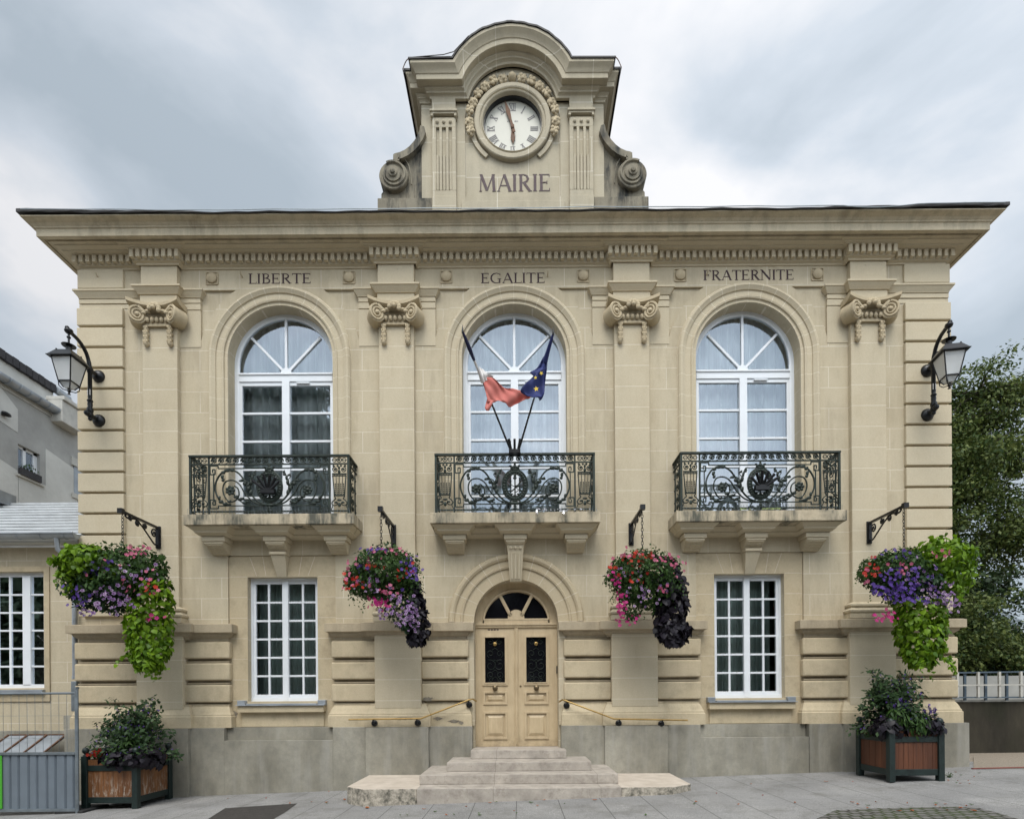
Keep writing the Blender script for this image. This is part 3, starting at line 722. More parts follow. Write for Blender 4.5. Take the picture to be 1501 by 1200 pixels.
# --- archivolts
aprof = [(-.0, .0), (0, -.045), (.055, -.045), (.06, -.075), (.085, -.085), (.10, -.07), (.105, -.06), (.20, -.062), (.205, -.085), (.225, -.095), (.265, -.12), (.30, -.115), (.325, -.085), (.327, -.05), (.34, -.045), (.34, 0)]
for b in BAY:
    m_ = MB(); m_.archsweep(b, AZ, AR, 4.80, aprof, 40); m_.build('archivolt', 'arch', HALL, smooth=30, origin=(b, 0, AZ))
dprof = [(0, 0), (0, -.05), (.20, -.055), (.205, -.085), (.235, -.095), (.25, -.07), (.35, -.07), (.355, -.10), (.39, -.125), (.44, -.125), (.465, -.09), (.47, -.05), (.48, 0)]
m_ = MB(); m_.archsweep(DX, DZ, DR, 2.96, dprof, 40); m_.build('archivolt', 'door_arch', HALL, smooth=30, origin=(DX, 0, DZ))
m_ = MB()
m_.quadhexa([(-.105, -.13, 3.68), (.105, -.13, 3.68), (.105, 0, 3.68), (-.105, 0, 3.68)], [(-.15, -.27, 4.33), (.15, -.27, 4.33), (.15, 0, 4.33), (-.15, 0, 4.33)])
m_.box(-.165, .165, -.30, 0, 4.332, 4.40)
for i in (-1, 0, 1):
    m_.tube([(i * .062, -.155, 3.72), (i * .075, -.235, 4.16)], [.020, .025], 8); m_.ball((i * .082, -.262, 4.25), .03, .02, .03)
m_.build('keystone', 'stone', HALL, bevel=0)

# --- main cornice
fr = [(-7.86, 7.9), (-7.86, -.04), (7.86, -.04), (7.86, 7.9)]
cprof = [(0, 9.66), (.345, 9.66), (.345, 9.69), (.385, 9.69), (.385, 9.668), (.45, 9.668), (.45, 9.79), (.47, 9.80), (.475, 9.82), (.50, 9.835), (.525, 9.86), (.565, 9.875), (.60, 9.89), (.60, 9.905), (0, 9.96)]
CORN = EMP('cornice', HALL)
MB().plan(fr, [(0, 9.60), (.20, 9.61), (.205, 9.628), (.25, 9.632), (.28, 9.645), (.285, 9.658), (0, 9.658)]).build('fascia', 'stone', CORN, smooth=30)
m_ = MB(); m_.plan(fr, cprof); m_.build('corona', 'weathered', CORN, smooth=30)
bed = [-7.86, 7.86]
path = [(-7.86, 7.9), (-7.86, -.04)]
for p in PX: path += [(p - .36, -.04), (p - .36, -.15), (p + .36, -.15), (p + .36, -.04)]
path += [(7.86, -.04), (7.86, 7.9)]
m_ = MB(); m_.plan(path, [(0, 9.41), (.02, 9.41), (.025, 9.43), (.045, 9.445), (.06, 9.45), (.06, 9.455), (0, 9.455)])
m_.plan(path, [(0, 9.455), (.065, 9.455), (.065, 9.46), (.075, 9.61), (.145, 9.612), (.145, 9.625), (.165, 9.628), (.18, 9.64), (.18, 9.648), (.225, 9.648), (.23, 9.659), (0, 9.659)])
m_.build('bed_moulding', 'stone', CORN, smooth=30)
m_ = MB()
def dent(x0, x1, y):
    n = max(2, round((x1 - x0) / .118)); st = (x1 - x0) / n
    for i in range(n): xc = x0 + st * (i + .5); m_.box(xc - .034, xc + .034, y - .135, y - .06, 9.475, 9.611)
xs = [-7.98] + [v for p in PX for v in (p - .36, p + .36)] + [7.98]
for i in range(0, len(xs), 2): dent(xs[i], xs[i + 1], -.04)
for p in PX: dent(p - .46, p + .46, -.15)
m_.build('dentil_band', 'stone', CORN)
# roof: zinc flashing with a ragged front edge, then a low hipped roof
m_ = MB()
n = 90; rows = []
for i in range(n + 1):
    x = -8.50 + 17.0 * i / n; d = .006 * math.sin(i * 1.7) + .007 * math.sin(i * .61) ; e_ = max(0, abs(x) - 5) / 3.5 * .075
    rows.append([(x, -.67 + .008 * math.sin(i * 2.3), 9.900 + d + e_ * .5), (x, -.67, 9.918 + d + e_), (x, .5, 10.05), (x, .5, 9.99)])
m_.loft(rows, closed=True, caps=True)
for s in (-1, 1): m_.quadhexa([(s * 8.5, -.66, 9.94), (s * 7.8, -.60, 9.94), (s * 7.8, 8, 9.94), (s * 8.5, 8, 9.94)], [(s * 8.5, -.66, 9.985), (s * 7.8, -.60, 10.02), (s * 7.8, 8, 10.02), (s * 8.5, 8, 9.985)])
m_.add([(-8.4, .2, 10.0), (8.4, .2, 10.0), (8.4, 8.5, 10.0), (-8.4, 8.5, 10.0), (-5, 4, 10.55), (5, 4, 10.55)], [(0, 1, 5, 4), (1, 2, 5), (2, 3, 4, 5), (3, 0, 4)])
m_.build('roof', 'zincdark', HALL)
m_ = MB(); pts = []
for i in range(80):
    x = -8.4 + 16.8 * i / 79; pts.append((x, -.69 - .004 * math.sin(i), 9.925 + .007 * math.sin(i * .37) * math.sin(i * .11) - (.05 * math.sin((x - 5.6) / 1.4 * math.pi) if 5.6 < x < 7 else 0) + max(0, abs(x) - 5) / 3.5 * .04))
m_.tube(pts, .007, 5); m_.build('cable', 'galv', HALL)

# --- interior so that the rooms behind the panes are dark and deep
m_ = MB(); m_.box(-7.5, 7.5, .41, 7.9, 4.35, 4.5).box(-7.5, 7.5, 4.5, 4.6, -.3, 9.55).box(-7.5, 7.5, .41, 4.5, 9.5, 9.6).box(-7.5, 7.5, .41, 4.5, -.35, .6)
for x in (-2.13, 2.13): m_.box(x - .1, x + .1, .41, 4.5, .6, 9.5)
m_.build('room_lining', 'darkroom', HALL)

# --- upper windows
def bars(m_, pts, w_, y0, y1): m_.stroke(pts, w_, y0, y1)
for bi, b in enumerate(BAY):
    W_ = EMP('arched_window', HALL); y0, y1 = .20, .27
    m_ = MB(); ro = AR + .03; ri = AR - .085
    m_.archsweep(b, AZ, ri, 4.62, [(0, y0 + .01), (0, y1), (.13, y1), (.13, y0), (.03, y0)], 36)
    m_.box(b - ri, b + ri, y0 - .015, y1, 7.50, 7.665).box(b - ri, b + ri, y0 - .035, y1, 7.62, 7.65)
    m_.box(b - ri, b + ri, y0, y1, 4.62, 4.72)
    m_.box(b - .07, b + .07, y0 - .02, y1, 4.72, 7.50)
    for s in (-1, 1):
        a0, a1 = sorted((b + s * .07, b + s * ri)); 
        m_.box(a0, a1, y0 + .005, y1, 7.43, 7.50).box(a0, a1, y0 + .005, y1, 4.72, 4.83)
        e0, e1 = (a1 - .05, a1) if s > 0 else (a0, a0 + .05); m_.box(e0, e1, y0 + .007, y1 - .002, 4.82, 7.44)
        for k in range(1, 6): z = 4.83 + (7.43 - 4.83) / 5.0 * k; 
        for z in (6.92, 6.395, 5.87, 5.345): m_.box(a0, a1, y0 + .012, y1 - .012, z - .02, z + .02)
    bars(m_, [(b, 7.66), (b, AZ + ri + .01)], .045, y0 + .005, y1 - .005)
    for s in (-1, 1): bars(m_, [(b + s * .03, 7.69), (b + s * (ri + .01) * math.cos(R(43)), 7.68 + (ri + .09) * math.sin(R(43)))], .045, y0 + .007, y1 - .007)
    m_.prism(arc(b, 7.665, .10, 0, 180, 10), y0, y1)
    m_.box(b + .20, b + .45, y0 - .03, y0, 7.455, 7.48)
    m_.build('frame', 'pvc', W_, bevel=.004)
    pp_ = archpoly(b, AZ, ri + .02, 4.66, 24); m_ = MB(); m_.add([(p[0], .237, p[1]) for p in pp_], [tuple(range(len(pp_)))]); m_.build('pane', 'glass', W_, fix=False)
    rows = [[], []]; nn = 120
    for zz, r_ in ((4.6, 0), (8.9, 1)):
        for i in range(nn + 1):
            x = b - 1.05 + 2.1 * i / nn; rows[r_].append((x, (.50 + .05 * math.sin(i * .62 + 1.1 * math.sin(i * .21 + bi))) + .02 * math.sin(i * .33 + r_ * .6), zz))
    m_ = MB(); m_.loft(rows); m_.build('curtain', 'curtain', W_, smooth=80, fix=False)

# --- lower windows
for bi, b in enumerate((BAY[0], BAY[2])):
    W_ = EMP('casement_window', HALL); y0, y1 = .12, .18; x0, x1, z0, z1 = b - .60, b + .60, 1.545, 3.79
    m_ = MB()
    m_.box(b - .645, x0, y0 - .01, y1, z0 - .03, z1 + .06).box(x1, b + .645, y0 - .01, y1, z0 - .03, z1 + .06).box(b - .645, b + .645, y0 - .008, y1, z1 - .03, z1 + .06).box(b - .645, b + .645, y0 - .02, y1, z0 - .04, z0 + .06)
    m_.box(b - .055, b + .055, y0 - .024, y1 - .003, z0 + .004, z1 - .004)
    for s in (-1, 1):
        a0, a1 = sorted((b + s * .055, b + s * .60)); m_.box(a0 + .001, a1 - .001, y0 + .004, y1 - .002, z0 + .06, z0 + .12).box(a0 + .001, a1 - .001, y0 + .004, y1 - .002, z1 - .08, z1 - .03)
        e0, e1 = (a1 - .05, a1) if s > 0 else (a0, a0 + .05); m_.box(e0, e1, y0 + .002, y1 - .001, z0 + .002, z1 - .002)
        mx_ = (a0 + a1) / 2 - s * .012; m_.box(mx_ - .018, mx_ + .018, y0 + .006, y1 - .01, z0 + .1, z1 - .06)
        for k in range(1, 6): z = z0 + .12 + (z1 - .08 - z0 - .12) / 6 * k; m_.box(a0, a1, y0 + .009, y1 - .012, z - .018, z + .018)
    m_.box(b + .12, b + .40, y0 - .03, y0 - .008, z1 - .0, z1 + .02)
    m_.build('frame', 'pvc', W_, bevel=.004)
    m_ = MB(); m_.add([(b - .60, .152, z0), (b + .60, .152, z0), (b + .60, .152, z1), (b - .60, .152, z1)], [(0, 1, 2, 3)]); m_.build('pane', 'glass_low', W_, fix=False)
    rows = [[], []]; nn = 110
    for zz, r_ in ((1.5, 0), (3.9, 1)):
        for i in range(nn + 1):
            f = i / nn; x = b - .66 + 1.32 * f
            if bi == 1: x = b - .63 + (1.20 * f)
            rows[r_].append((x, .40 + .03 * math.sin(i * .75 + math.sin(i * .2)), zz))
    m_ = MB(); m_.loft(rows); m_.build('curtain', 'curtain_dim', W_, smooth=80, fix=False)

# --- entrance door
D_ = EMP('entrance_door', HALL, (0, 0, 0)); y = .20
m_ = MB(); zb = .665; zt = 2.885
for s in (-1, 1):
    x0, x1 = (-.765, -.035) if s < 0 else (.035, .765)
    gx0, gx1, gz0, gz1 = x0 + .20 - (.02 if s < 0 else .05), x0 + .20 + .37 - (.02 if s < 0 else .05), 1.86, 2.70
    xa, xb = gx0, gx1
    L_ = MB(); L_.prism(rect(x0, x1, zb, zt), y, y + .05, [rect(xa, xb, gz0, gz1), rect(xa - .02, xb + .02, 1.47, 1.68), rect(xa - .02, xb + .02, .82, 1.30)])
    def frame(mm, a, b, c, d, w_, yy, dep):
        mm.box(a - w_, b + w_, yy - dep, yy, d, d + w_).box(a - w_, b + w_, yy - dep, yy, c - w_, c).box(a - w_, a, yy - dep, yy, c, d).box(b, b + w_, yy - dep, yy, c, d)
    frame(L_, xa, xb, gz0, gz1, .055, y, .022); frame(L_, xa + .0, xb - .0, gz0 + .0, gz1 - .0, .02, y - .02, .012)
    for (c0, c1) in ((1.47, 1.68), (.82, 1.30)):
        frame(L_, xa - .0, xb + .0, c0 + .02, c1 - .02, .04, y, .022); L_.box(xa - .02, xb + .02, y + .015, y + .04, c0, c1)
        i_ = .075 if c1 > 1.4 else .095
        L_.quadhexa([(xa + .03, y + .014, c0 + .045), (xb - .03, y + .014, c0 + .045), (xb - .03, y + .014, c1 - .045), (xa + .03, y + .014, c1 - .045)], [(xa + .03 + .035, y - .006, c0 + i_), (xb - .065, y - .006, c0 + i_), (xb - .065, y - .006, c1 - i_), (xa + .065, y - .006, c1 - i_)])
    lf = L_.build('door_leaf', 'door', D_, bevel=.003)
    g_ = MB(); g_.box(xa, xb, y + .03, y + .035, gz0, gz1); go = g_.build('glass', 'doorglass', lf)
    k_ = MB(); xm = (xa + xb) / 2
    k_.lathe([(.05, 0), (.045, -.015), (.018, -.02), (.018, -.04), (.046, -.055), (.048, -.07), (.03, -.085), (.008, -.09)], (xm, y, 1.755), 18, 'y'); k_.build('knob', 'knob', lf, smooth=40)
    k_ = MB(); k_.lathe([(.036, -.0), (.036, -.02), (.02, -.026)], (xm, y + .028, 2.58), 8, 'y'); k_.build('brass_disc', 'brass', lf)
    i_ = MB()
    def scr(cx_, cz_, r, a0, turns, sg): return [(cx_ + r * (1 - .75 * k / 20) * math.cos(a0 + sg * turns * 2 * math.pi * k / 20), y + .025, cz_ + r * (1 - .75 * k / 20) * math.sin(a0 + sg * turns * 2 * math.pi * k / 20)) for k in range(21)]
    for q in (-1, 1):
        for zc_, rr, a0 in ((2.40, .075, -1.2), (2.18, .11, 1.2), (2.00, .07, -1.0), (2.62, .06, 1.5), (1.92, .05, 1.5)):
            i_.tube(scr(xm + q * .085, zc_, rr, a0 if q > 0 else math.pi - a0, 1.2, q), .005, 5)
    for zc_ in (2.47, 2.25, 2.06, 1.93): i_.tube([(xm - .05, y + .025, zc_), (xm, y + .02, zc_ + .04), (xm + .05, y + .025, zc_)], .006, 5)
    i_.build('grille', 'iron', lf)
m_.box(-.035, .035, y - .02, y + .05, zb, zt - .0).tube([(0, y - .022, zb + .04), (0, y - .022, zt - .02)], .02, 8)
m_.box(-.765, .765, y - .03, y + .06, 2.885, 2.925).box(-.765, .765, y - .05, y + .06, 2.925, 2.965).box(-.765, .765, y - .02, y + .06, 2.965, 3.02)
m_.box(-.775, .775, y + .02, y + .12, .60, .668)
# fanlight
rr = .60; zf = 3.045
m_.prism([(.765, 3.02)] + [p for p in arc(0, DZ, .765, 4, 176, 28)] + [(-.765, 3.02)], y - .0, y + .06, [[(rr - .02, zf)] + arc(0, DZ - .02, rr, 9, 171, 24) + [(-rr + .02, zf)]])
m_.archsweep(0, DZ, rr - .005, DZ + .06, [(0, y), (0, y - .03), (.03, y - .03), (.045, y)], 24)
for s in (-1, 1): m_.stroke([(s * .10, 3.10), (s * (rr) * .50, DZ + rr * .87)], .06, y - .02, y + .04); m_.stroke([(s * .10, 3.10), (s * (rr) * .50, DZ + rr * .87)], .02, y - .03, y - .018)
m_.prism([(.155, zf - .01)] + arc(0, 3.06, .155, 0, 180, 14) + [(-.155, zf - .01)], y - .02, y + .05)
m_.box(-.62, .62, y - .025, y + .05, 3.02, 3.05)
m_.build('door_frame', 'door', D_, bevel=.003)
m_ = MB(); m_.prism([(.68, 3.02)] + arc(0, DZ, .68, 5, 175, 20) + [(-.68, 3.02)], y + .04, y + .045); m_.build('fanlight_glass', 'doorglass', D_)
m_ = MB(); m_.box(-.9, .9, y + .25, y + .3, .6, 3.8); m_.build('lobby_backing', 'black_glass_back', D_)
m_ = MB()
for k in range(4): m_.box(-.53 + k * .055, -.49 + k * .055, y - .003, y - .001, 2.835, 2.858)
m_.build('lettering', 'letter', D_)
m_ = MB(); m_.box(.745, .763, y - .05, y, 2.02, 2.16); m_.build('hinge', 'black', D_)
m_ = MB(); m_.lathe([(.018, 0), (.016, -.012)], (.075, y, 1.79), 10, 'y'); m_.build('lock', 'knob', D_)
m_ = MB(); m_.box(-.79, .79, .18, .42, .5, .655); m_.build('door_threshold', 'step', D_)

# --- balconies
def S2(cx_, cz_, r0, r1, a0, a1, n=26): # spiral in the rail plane
    return [(cx_ + (r0 + (r1 - r0) * k / n) * math.cos(R(a0 + (a1 - a0) * k / n)), cz_ + (r0 + (r1 - r0) * k / n) * math.sin(R(a0 + (a1 - a0) * k / n))) for k in range(n + 1)]
def catm(pts, n=6):
    o = []; P_ = [pts[0]] + list(pts) + [pts[-1]]
    for i in range(1, len(P_) - 2):
        for k in range(n):
            t_ = k / n; a, b, c, d = [np.array(q, float) for q in P_[i - 1:i + 3]]
            o.append(tuple(.5 * ((2 * b) + (-a + c) * t_ + (2 * a - 5 * b + 4 * c - d) * t_ ** 2 + (-a + 3 * b - 3 * c + d) * t_ ** 3)))
    return o + [tuple(pts[-1])]
def rail_panel():
    m_ = MB(); F_ = .00208
    def q(x, y): return ((x - 655) * F_, (577 - y) * F_)
    def T(pts, r, seg=5, y=0.0): m_.tube([(a, y, b) for a, b in pts], r, seg, flat=1.0)
    def bar(x0, y0, x1, y1, r=.0115): T([q(x0, y0), q(x1, y1)], r, 4)
    W_ = 1.375
    m_.box(-W_ - .02, W_ + .02, -.03, .03, 1.0, 1.03); m_.box(-W_, W_, -.012, .012, .865, .885); m_.box(-W_, W_, -.012, .012, .045, .068)
    for x in (-W_, W_): m_.box(x - .018, x + .018, -.018, .018, 0, 1.0)
    for x in (-1.055, 1.045): m_.box(x - .013, x + .013, -.013, .013, 0, 1.0)
    for x in (-.35, .0, .35): m_.box(x - .01, x + .01, -.01, .01, 0, .05)
    # running scroll frieze
    for i in range(16):
        cx_ = -.965 + i * .1287; T(S2(cx_, .94, .050, .014, 200 if cx_ < 0 else -20, -320 if cx_ < 0 else 500, 16), .011)
        m_.ball((cx_, 0, .942), .017, .012, .017, 6, 4); T([(cx_ - .055, .89), (cx_ - .03, .90), (cx_ + .05, .985)] if cx_ < 0 else [(cx_ + .055, .89), (cx_ + .03, .90), (cx_ - .05, .985)], .007)
    # inner frame with key corners
    bar(225, 190, 1080, 190); bar(225, 502, 1080, 502); bar(187, 230, 187, 468); bar(1118, 230, 1118, 468)
    for x0, sx in ((187, 1), (1118, -1)):
        for y0, sy in ((190, 1), (502, -1)):
            P_ = [(x0 + sx * 38, y0), (x0 + sx * 38, y0 - sy * 22), (x0 - sx * 30, y0 - sy * 22), (x0 - sx * 30, y0 + sy * 50), (x0 + sx * 12, y0 + sy * 50), (x0 + sx * 12, y0 + sy * 8), (x0 - sx * 8, y0 + sy * 8), (x0 - sx * 8, y0 + sy * 34)]
            for i in range(len(P_) - 1): bar(*P_[i], *P_[i + 1], r=.012)
    def acanthus(pts, sg=1, big=.03):
        for i, (x, z) in enumerate(pts[::2]):
            m_.ball((x, -.008, z), big * (1 - .3 * abs(i / max(1, len(pts[::2])) - .4)), .014, big * .62, 6, 4)
            m_.ball((x + sg * .02, -.008, z + .022), big * .45, .01, big * .55, 5, 4)
    for s in (-1, 1):
        def P2(l): return [((655 + s * (x - 655)) if False else x, y) for x, y in l]
        def mirr(l): return [(-x if s > 0 else x, z) for x, z in [q(a, b) for a, b in l]]
        outer_ = catm(mirr([(640, 505), (560, 470), (490, 390), (440, 285), (390, 225), (325, 203), (258, 225), (212, 290), (200, 360), (222, 430), (270, 482), (330, 492)]))
        T(outer_, .016)
        inner_ = catm(mirr([(600, 500), (520, 470), (450, 400), (405, 325), (350, 290), (290, 300), (265, 350), (275, 415), (315, 465), (365, 460), (398, 415), (392, 362), (360, 335)]))
        T(inner_, .013)
        ros = mirr([(332, 378)])[0]
        m_.ball((ros[0], -.01, ros[1]), .07, .028, .07, 10, 6)
        for k in range(7): a = k * 2 * math.pi / 7; m_.ball((ros[0] + .06 * math.cos(a), -.025, ros[1] + .06 * math.sin(a)), .03, .016, .03, 6, 4)
        m_.ball((ros[0], -.035, ros[1]), .028, .02, .028, 7, 4)
        T(catm(mirr([(350, 400), (385, 440), (430, 475), (490, 490)])), [.02] * 1 + [.016] * 40 if False else .013)
        for (x, y_, bx, bz) in ((375, 430, .035, .018), (410, 450, .04, .018), (445, 480, .035, .016), (430, 445, .03, .014), (470, 470, .03, .013), (300, 210, .045, .018), (270, 225, .03, .022), (262, 262, .02, .03), (268, 290, .02, .02), (345, 208, .035, .018), (250, 470, .035, .02), (285, 488, .04, .018), (320, 470, .03, .016), (235, 440, .018, .03), (420, 295, .035, .014), (450, 320, .03, .026), (480, 360, .025, .035), (500, 395, .022, .04), (512, 270, .014, .035), (502, 310, .02, .04), (490, 250, .02, .014), (530, 245, .02, .014), (535, 225, .012, .02), (478, 330, .018, .03)):
            c_ = mirr([(x, y_)])[0]; m_.ball((c_[0], -.008, c_[1]), bx * 1.25 + .004, .018, bz * 1.25 + .004, 7, 4); m_.ball((c_[0] + .018, -.012, c_[1] + .02), bx * .6, .014, bz * .7, 6, 4)
        T(catm(mirr([(505, 400), (495, 340), (505, 280), (530, 220)])), .010); T(catm(mirr([(495, 340), (470, 300), (420, 285), (400, 300)])), .009); T(catm(mirr([(503, 290), (480, 262), (482, 245), (495, 245)])), .007)
    # wreath
    m_.tube([(.218 * math.cos(2 * math.pi * k / 36), 0, .48 + .27 * math.sin(2 * math.pi * k / 36)) for k in range(36)], .016, 6, closed=True)
    m_.tube([(.150 * math.cos(2 * math.pi * k / 36), 0, .48 + .20 * math.sin(2 * math.pi * k / 36)) for k in range(36)], .014, 6, closed=True)
    for k in range(30):
        a = 2 * math.pi * k / 30; m_.ball((.183 * math.cos(a), -.006, .48 + .236 * math.sin(a)), .030, .016, .030, 6, 4)
    for (x, z, bx, bz) in ((0, .80, .028, .045), (-.05, .78, .03, .022), (.05, .78, .03, .022), (-.075, .815, .025, .012), (.075, .815, .025, .012), (0, .85, .02, .02), (0, .75, .06, .02), (0, .165, .09, .03), (-.1, .17, .04, .018), (.1, .17, .04, .018), (0, .11, .03, .035), (0, .07, .045, .018)):
        m_.ball((x, -.01, z), bx, .018, bz, 8, 5)
    for a in (-.08, .08): T([(a, .74), (a * .6, .80)], .012)
    # torch with a ribbon
    T([(0, .30), (0, .58)], .013); m_.ball((0, -.01, .60), .035, .02, .022, 8, 5); m_.ball((0, -.01, .64), .026, .018, .04, 7, 5)
    T(catm([(-.09, .36), (-.03, .40), (.04, .47), (.10, .55)]), .012); m_.ball((.03, -.01, .46), .05, .02, .022, 7, 4)
    T(catm([(-.06, .56), (-.075, .50), (0, .45), (.06, .40), (0, .35)]), .007)
    for k in range(5): a = R(200 + k * 35); m_.ball((.10 * math.cos(a), -.006, .42 + .12 * math.sin(a)), .03, .012, .016, 6, 4)
    # basket-shaped side panels
    for s in (-1, 1):
        xc = s * 1.215
        def V(x, z): return (xc + x, z)
        T([V(-.125, .70), V(.125, .70)], .013); T([V(-.125, .665), V(.125, .665)], .010); T([V(-.095, .325), V(.095, .325)], .014)
        for k in range(9): m_.ball((xc - .11 + .0275 * k, -.005, .683), .012, .01, .012, 5, 4)
        for k in (-1, -.5, 0, .5, 1): T([V(.115 * k, .665), V(.088 * k, .33)], .006 if abs(k) < 1 else .010)
        for i in range(6):
            for k in range(4): m_.ball((xc - .072 + .048 * k, 0, .35 + .034 * i), .013, .009, .015, 5, 4)
        for k in (-1, 1):
            T([(xc + k * a, b) for a, b in S2(.07, .775, .052, .012, 90, -420, 18)], .009); m_.ball((xc + k * .07, -.008, .775), .02, .014, .02, 6, 4)
            T([(xc + k * a, b) for a, b in catm([(.09, .31), (.07, .27), (.11, .23), (.135, .19), (.10, .15), (.04, .17), (.05, .22)])], .010)
            T([(xc + k * a, b) for a, b in catm([(.13, .20), (.12, .14), (.14, .09), (.15, .07)])], .008)
            m_.ball((xc + k * .06, -.008, .20), .032, .012, .02, 6, 4); T([(xc + k * .03, .94), (xc + k * .13, .94)], .006)
            T(S2(xc + k * .085, .94, .035, .032, 0, 360, 12), .007)
        T(S2(xc, .94, .04, .038, 0, 360, 12), .008); m_.ball((xc, -.01, .94), .022, .014, .022, 6, 4)
        m_.ball((xc, -.01, .735), .026, .018, .035, 7, 5); m_.ball((xc, -.01, .80), .02, .015, .03, 7, 5); m_.ball((xc, -.01, .16), .03, .014, .04, 7, 5); m_.ball((xc, -.01, .24), .045, .014, .02, 7, 5)
        for k in (-.10, -.03, .03, .10): m_.ball((xc + k, 0, .84), .02, .012, .02, 6, 4)
    return m_
def side_panel():
    m_ = MB(); D = .46
    def T(pts, r): m_.tube([(0, a, b) for a, b in pts], r, 5)
    m_.box(-.025, .025, 0, D, 1.0, 1.03); m_.box(-.012, .012, 0, D, .865, .885); m_.box(-.012, .012, 0, D, .045, .068)
    for y_ in (.10, .36): m_.box(-.01, .01, y_ - .01, y_ + .01, 0, 1.0)
    for i in range(4): T(S2(.06 + i * .115, .94, .045, .012, 0, 480, 14), .008)
    for z_, r_ in ((.74, .09), (.52, .10), (.30, .09), (.17, .06)):
        T(S2(.23, z_, r_, .02, 90, 560, 18), .010); m_.ball((0, .23, z_), .014, .03, .03, 6, 4)
        T(S2(.05, z_, .035, .01, 90, 400, 10), .007); T(S2(.41, z_, .035, .01, 90, 400, 10), .007)
    return m_
RP = rail_panel(); SPN = side_panel()
def coffers(m_, x0, x1, ya, za, yb, zb):
    """raised little coffer frames on the sloping underside from (ya,za) to (yb,zb)"""
    for f in (0.06, .36, .64, .94):
        y_ = ya + (yb - ya) * f; z_ = za + (zb - za) * f; m_.tube([(x0 + .02, y_, z_), (x1 - .02, y_, z_)], .009, 4)
    for f in (.03, .35, .65, .97):
        x_ = x0 + (x1 - x0) * f; m_.tube([(x_, ya, za), (x_, yb, zb)], .009, 4)
rail_mesh = None
for bi, b in enumerate(BAY):
    B_ = EMP('balcony', HALL)
    m_ = MB(); hw = 1.48; pr = .55
    m_.box(b - hw, b + hw, -pr, -.12, 4.605, 4.79); m_.box(b - hw, b + hw, -.12, .2, 4.605, 4.79)
    m_.build('slab', 'slab', B_, bevel=.01)
    m_ = MB(); ps = [(0, 4.47), (.0, 4.47), (.02, 4.475), (.05, 4.50), (.07, 4.51), (.075, 4.535), (.11, 4.56), (.15, 4.60), (0, 4.60)]
    path = [(b - hw + .17, 0)]
    for cx_, cw in ((b - 1.08, .215), (b, .215), (b + 1.08, .215)):
        path += [(cx_ - cw, -.12), (cx_ - cw, -.36), (cx_ + cw, -.36), (cx_ + cw, -.12)]
    path = [(path[0][0], .0), (path[0][0], -.12)] + path[1:] + [(b + hw - .17, -.12), (b + hw - .17, 0)]
    path = [p for i, p in enumerate(path) if i == 0 or p != path[i - 1]]
    m_.plan(path, ps); m_.box(b - hw + .17, b + hw - .17, -.12, 0, 4.47, 4.603); m_.build('under_moulding', 'stone', B_, smooth=30)
    for cx_ in (b - 1.08, b, b + 1.08):
        m_ = MB(); x0, x1 = cx_ - .20, cx_ + .20
        m_.box(x0, x1, -.34, 0, 4.385, 4.603)
        m_.box(x0 + .03, x1 - .03, -.32, 0, 4.345, 4.386)
        m_.quadhexa([(x0 + .05, -.10, 4.20), (x1 - .05, -.10, 4.20), (x1 - .05, 0, 4.20), (x0 + .05, 0, 4.20)], [(x0 + .03, -.32, 4.345), (x1 - .03, -.32, 4.345), (x1 - .03, 0, 4.345), (x0 + .03, 0, 4.345)])
        coffers(m_, x0 + .05, x1 - .05, -.12, 4.212, -.31, 4.335)
        m_.build('corbel', 'stone', B_)
    if rail_mesh is None:
        o = RP.build('railing', 'iron', B_, smooth=50); rail_mesh = o.data; s_ = SPN.build('side_railing', 'iron', B_, smooth=50); side_mesh = s_.data
    else:
        o = bpy.data.objects.new('railing', rail_mesh); COL.objects.link(o); o.parent = B_
        s_ = bpy.data.objects.new('side_railing', side_mesh); COL.objects.link(s_); s_.parent = B_
    o.location = (b, -.50, 4.79); s_.location = (b - 1.375, -.49, 4.79)
    s2 = bpy.data.objects.new('side_railing', side_mesh); COL.objects.link(s2); s2.parent = B_; s2.location = (b + 1.375, -.49, 4.79)
    m_ = MB()
    for k in range(52): x = b - 1.40 + k * .055; lean = random.uniform(-.02, .02); m_.tube([(x, -.535, 4.79), (x + lean, -.55, 4.885)], .0022, 3)
    m_.build('bird_spikes', 'galv', B_, fix=False)
    if bi != 1:
        m_ = MB()
        for a in (-52, -28, -6, 16, 38, 56): 
            dx, dz = math.sin(R(a)), math.cos(R(a)); m_.tube([(b + dx * .02, -.56, 5.16 + dz * .02), (b + dx * .29, -.66, 5.16 + dz * .27)], .024, 8)
        m_.box(b - .12, b + .12, -.60, -.52, 5.13, 5.22); m_.build('flagpole_socket', 'black', B_, smooth=40)
    else:
        m_ = MB(); m_.box(b - .10, b + .10, -.62, -.46, 5.79, 5.85)
        m_.tube([(b - .06, -.56, 5.83), (b - .10, -.62, 6.02)], .026, 8).tube([(b + .06, -.56, 5.83), (b + .10, -.62, 6.02)], .026, 8).tube([(b, -.56, 5.83), (b, -.62, 6.02)], .022, 8)
        m_.build('flagpole_socket', 'black', B_, smooth=40)
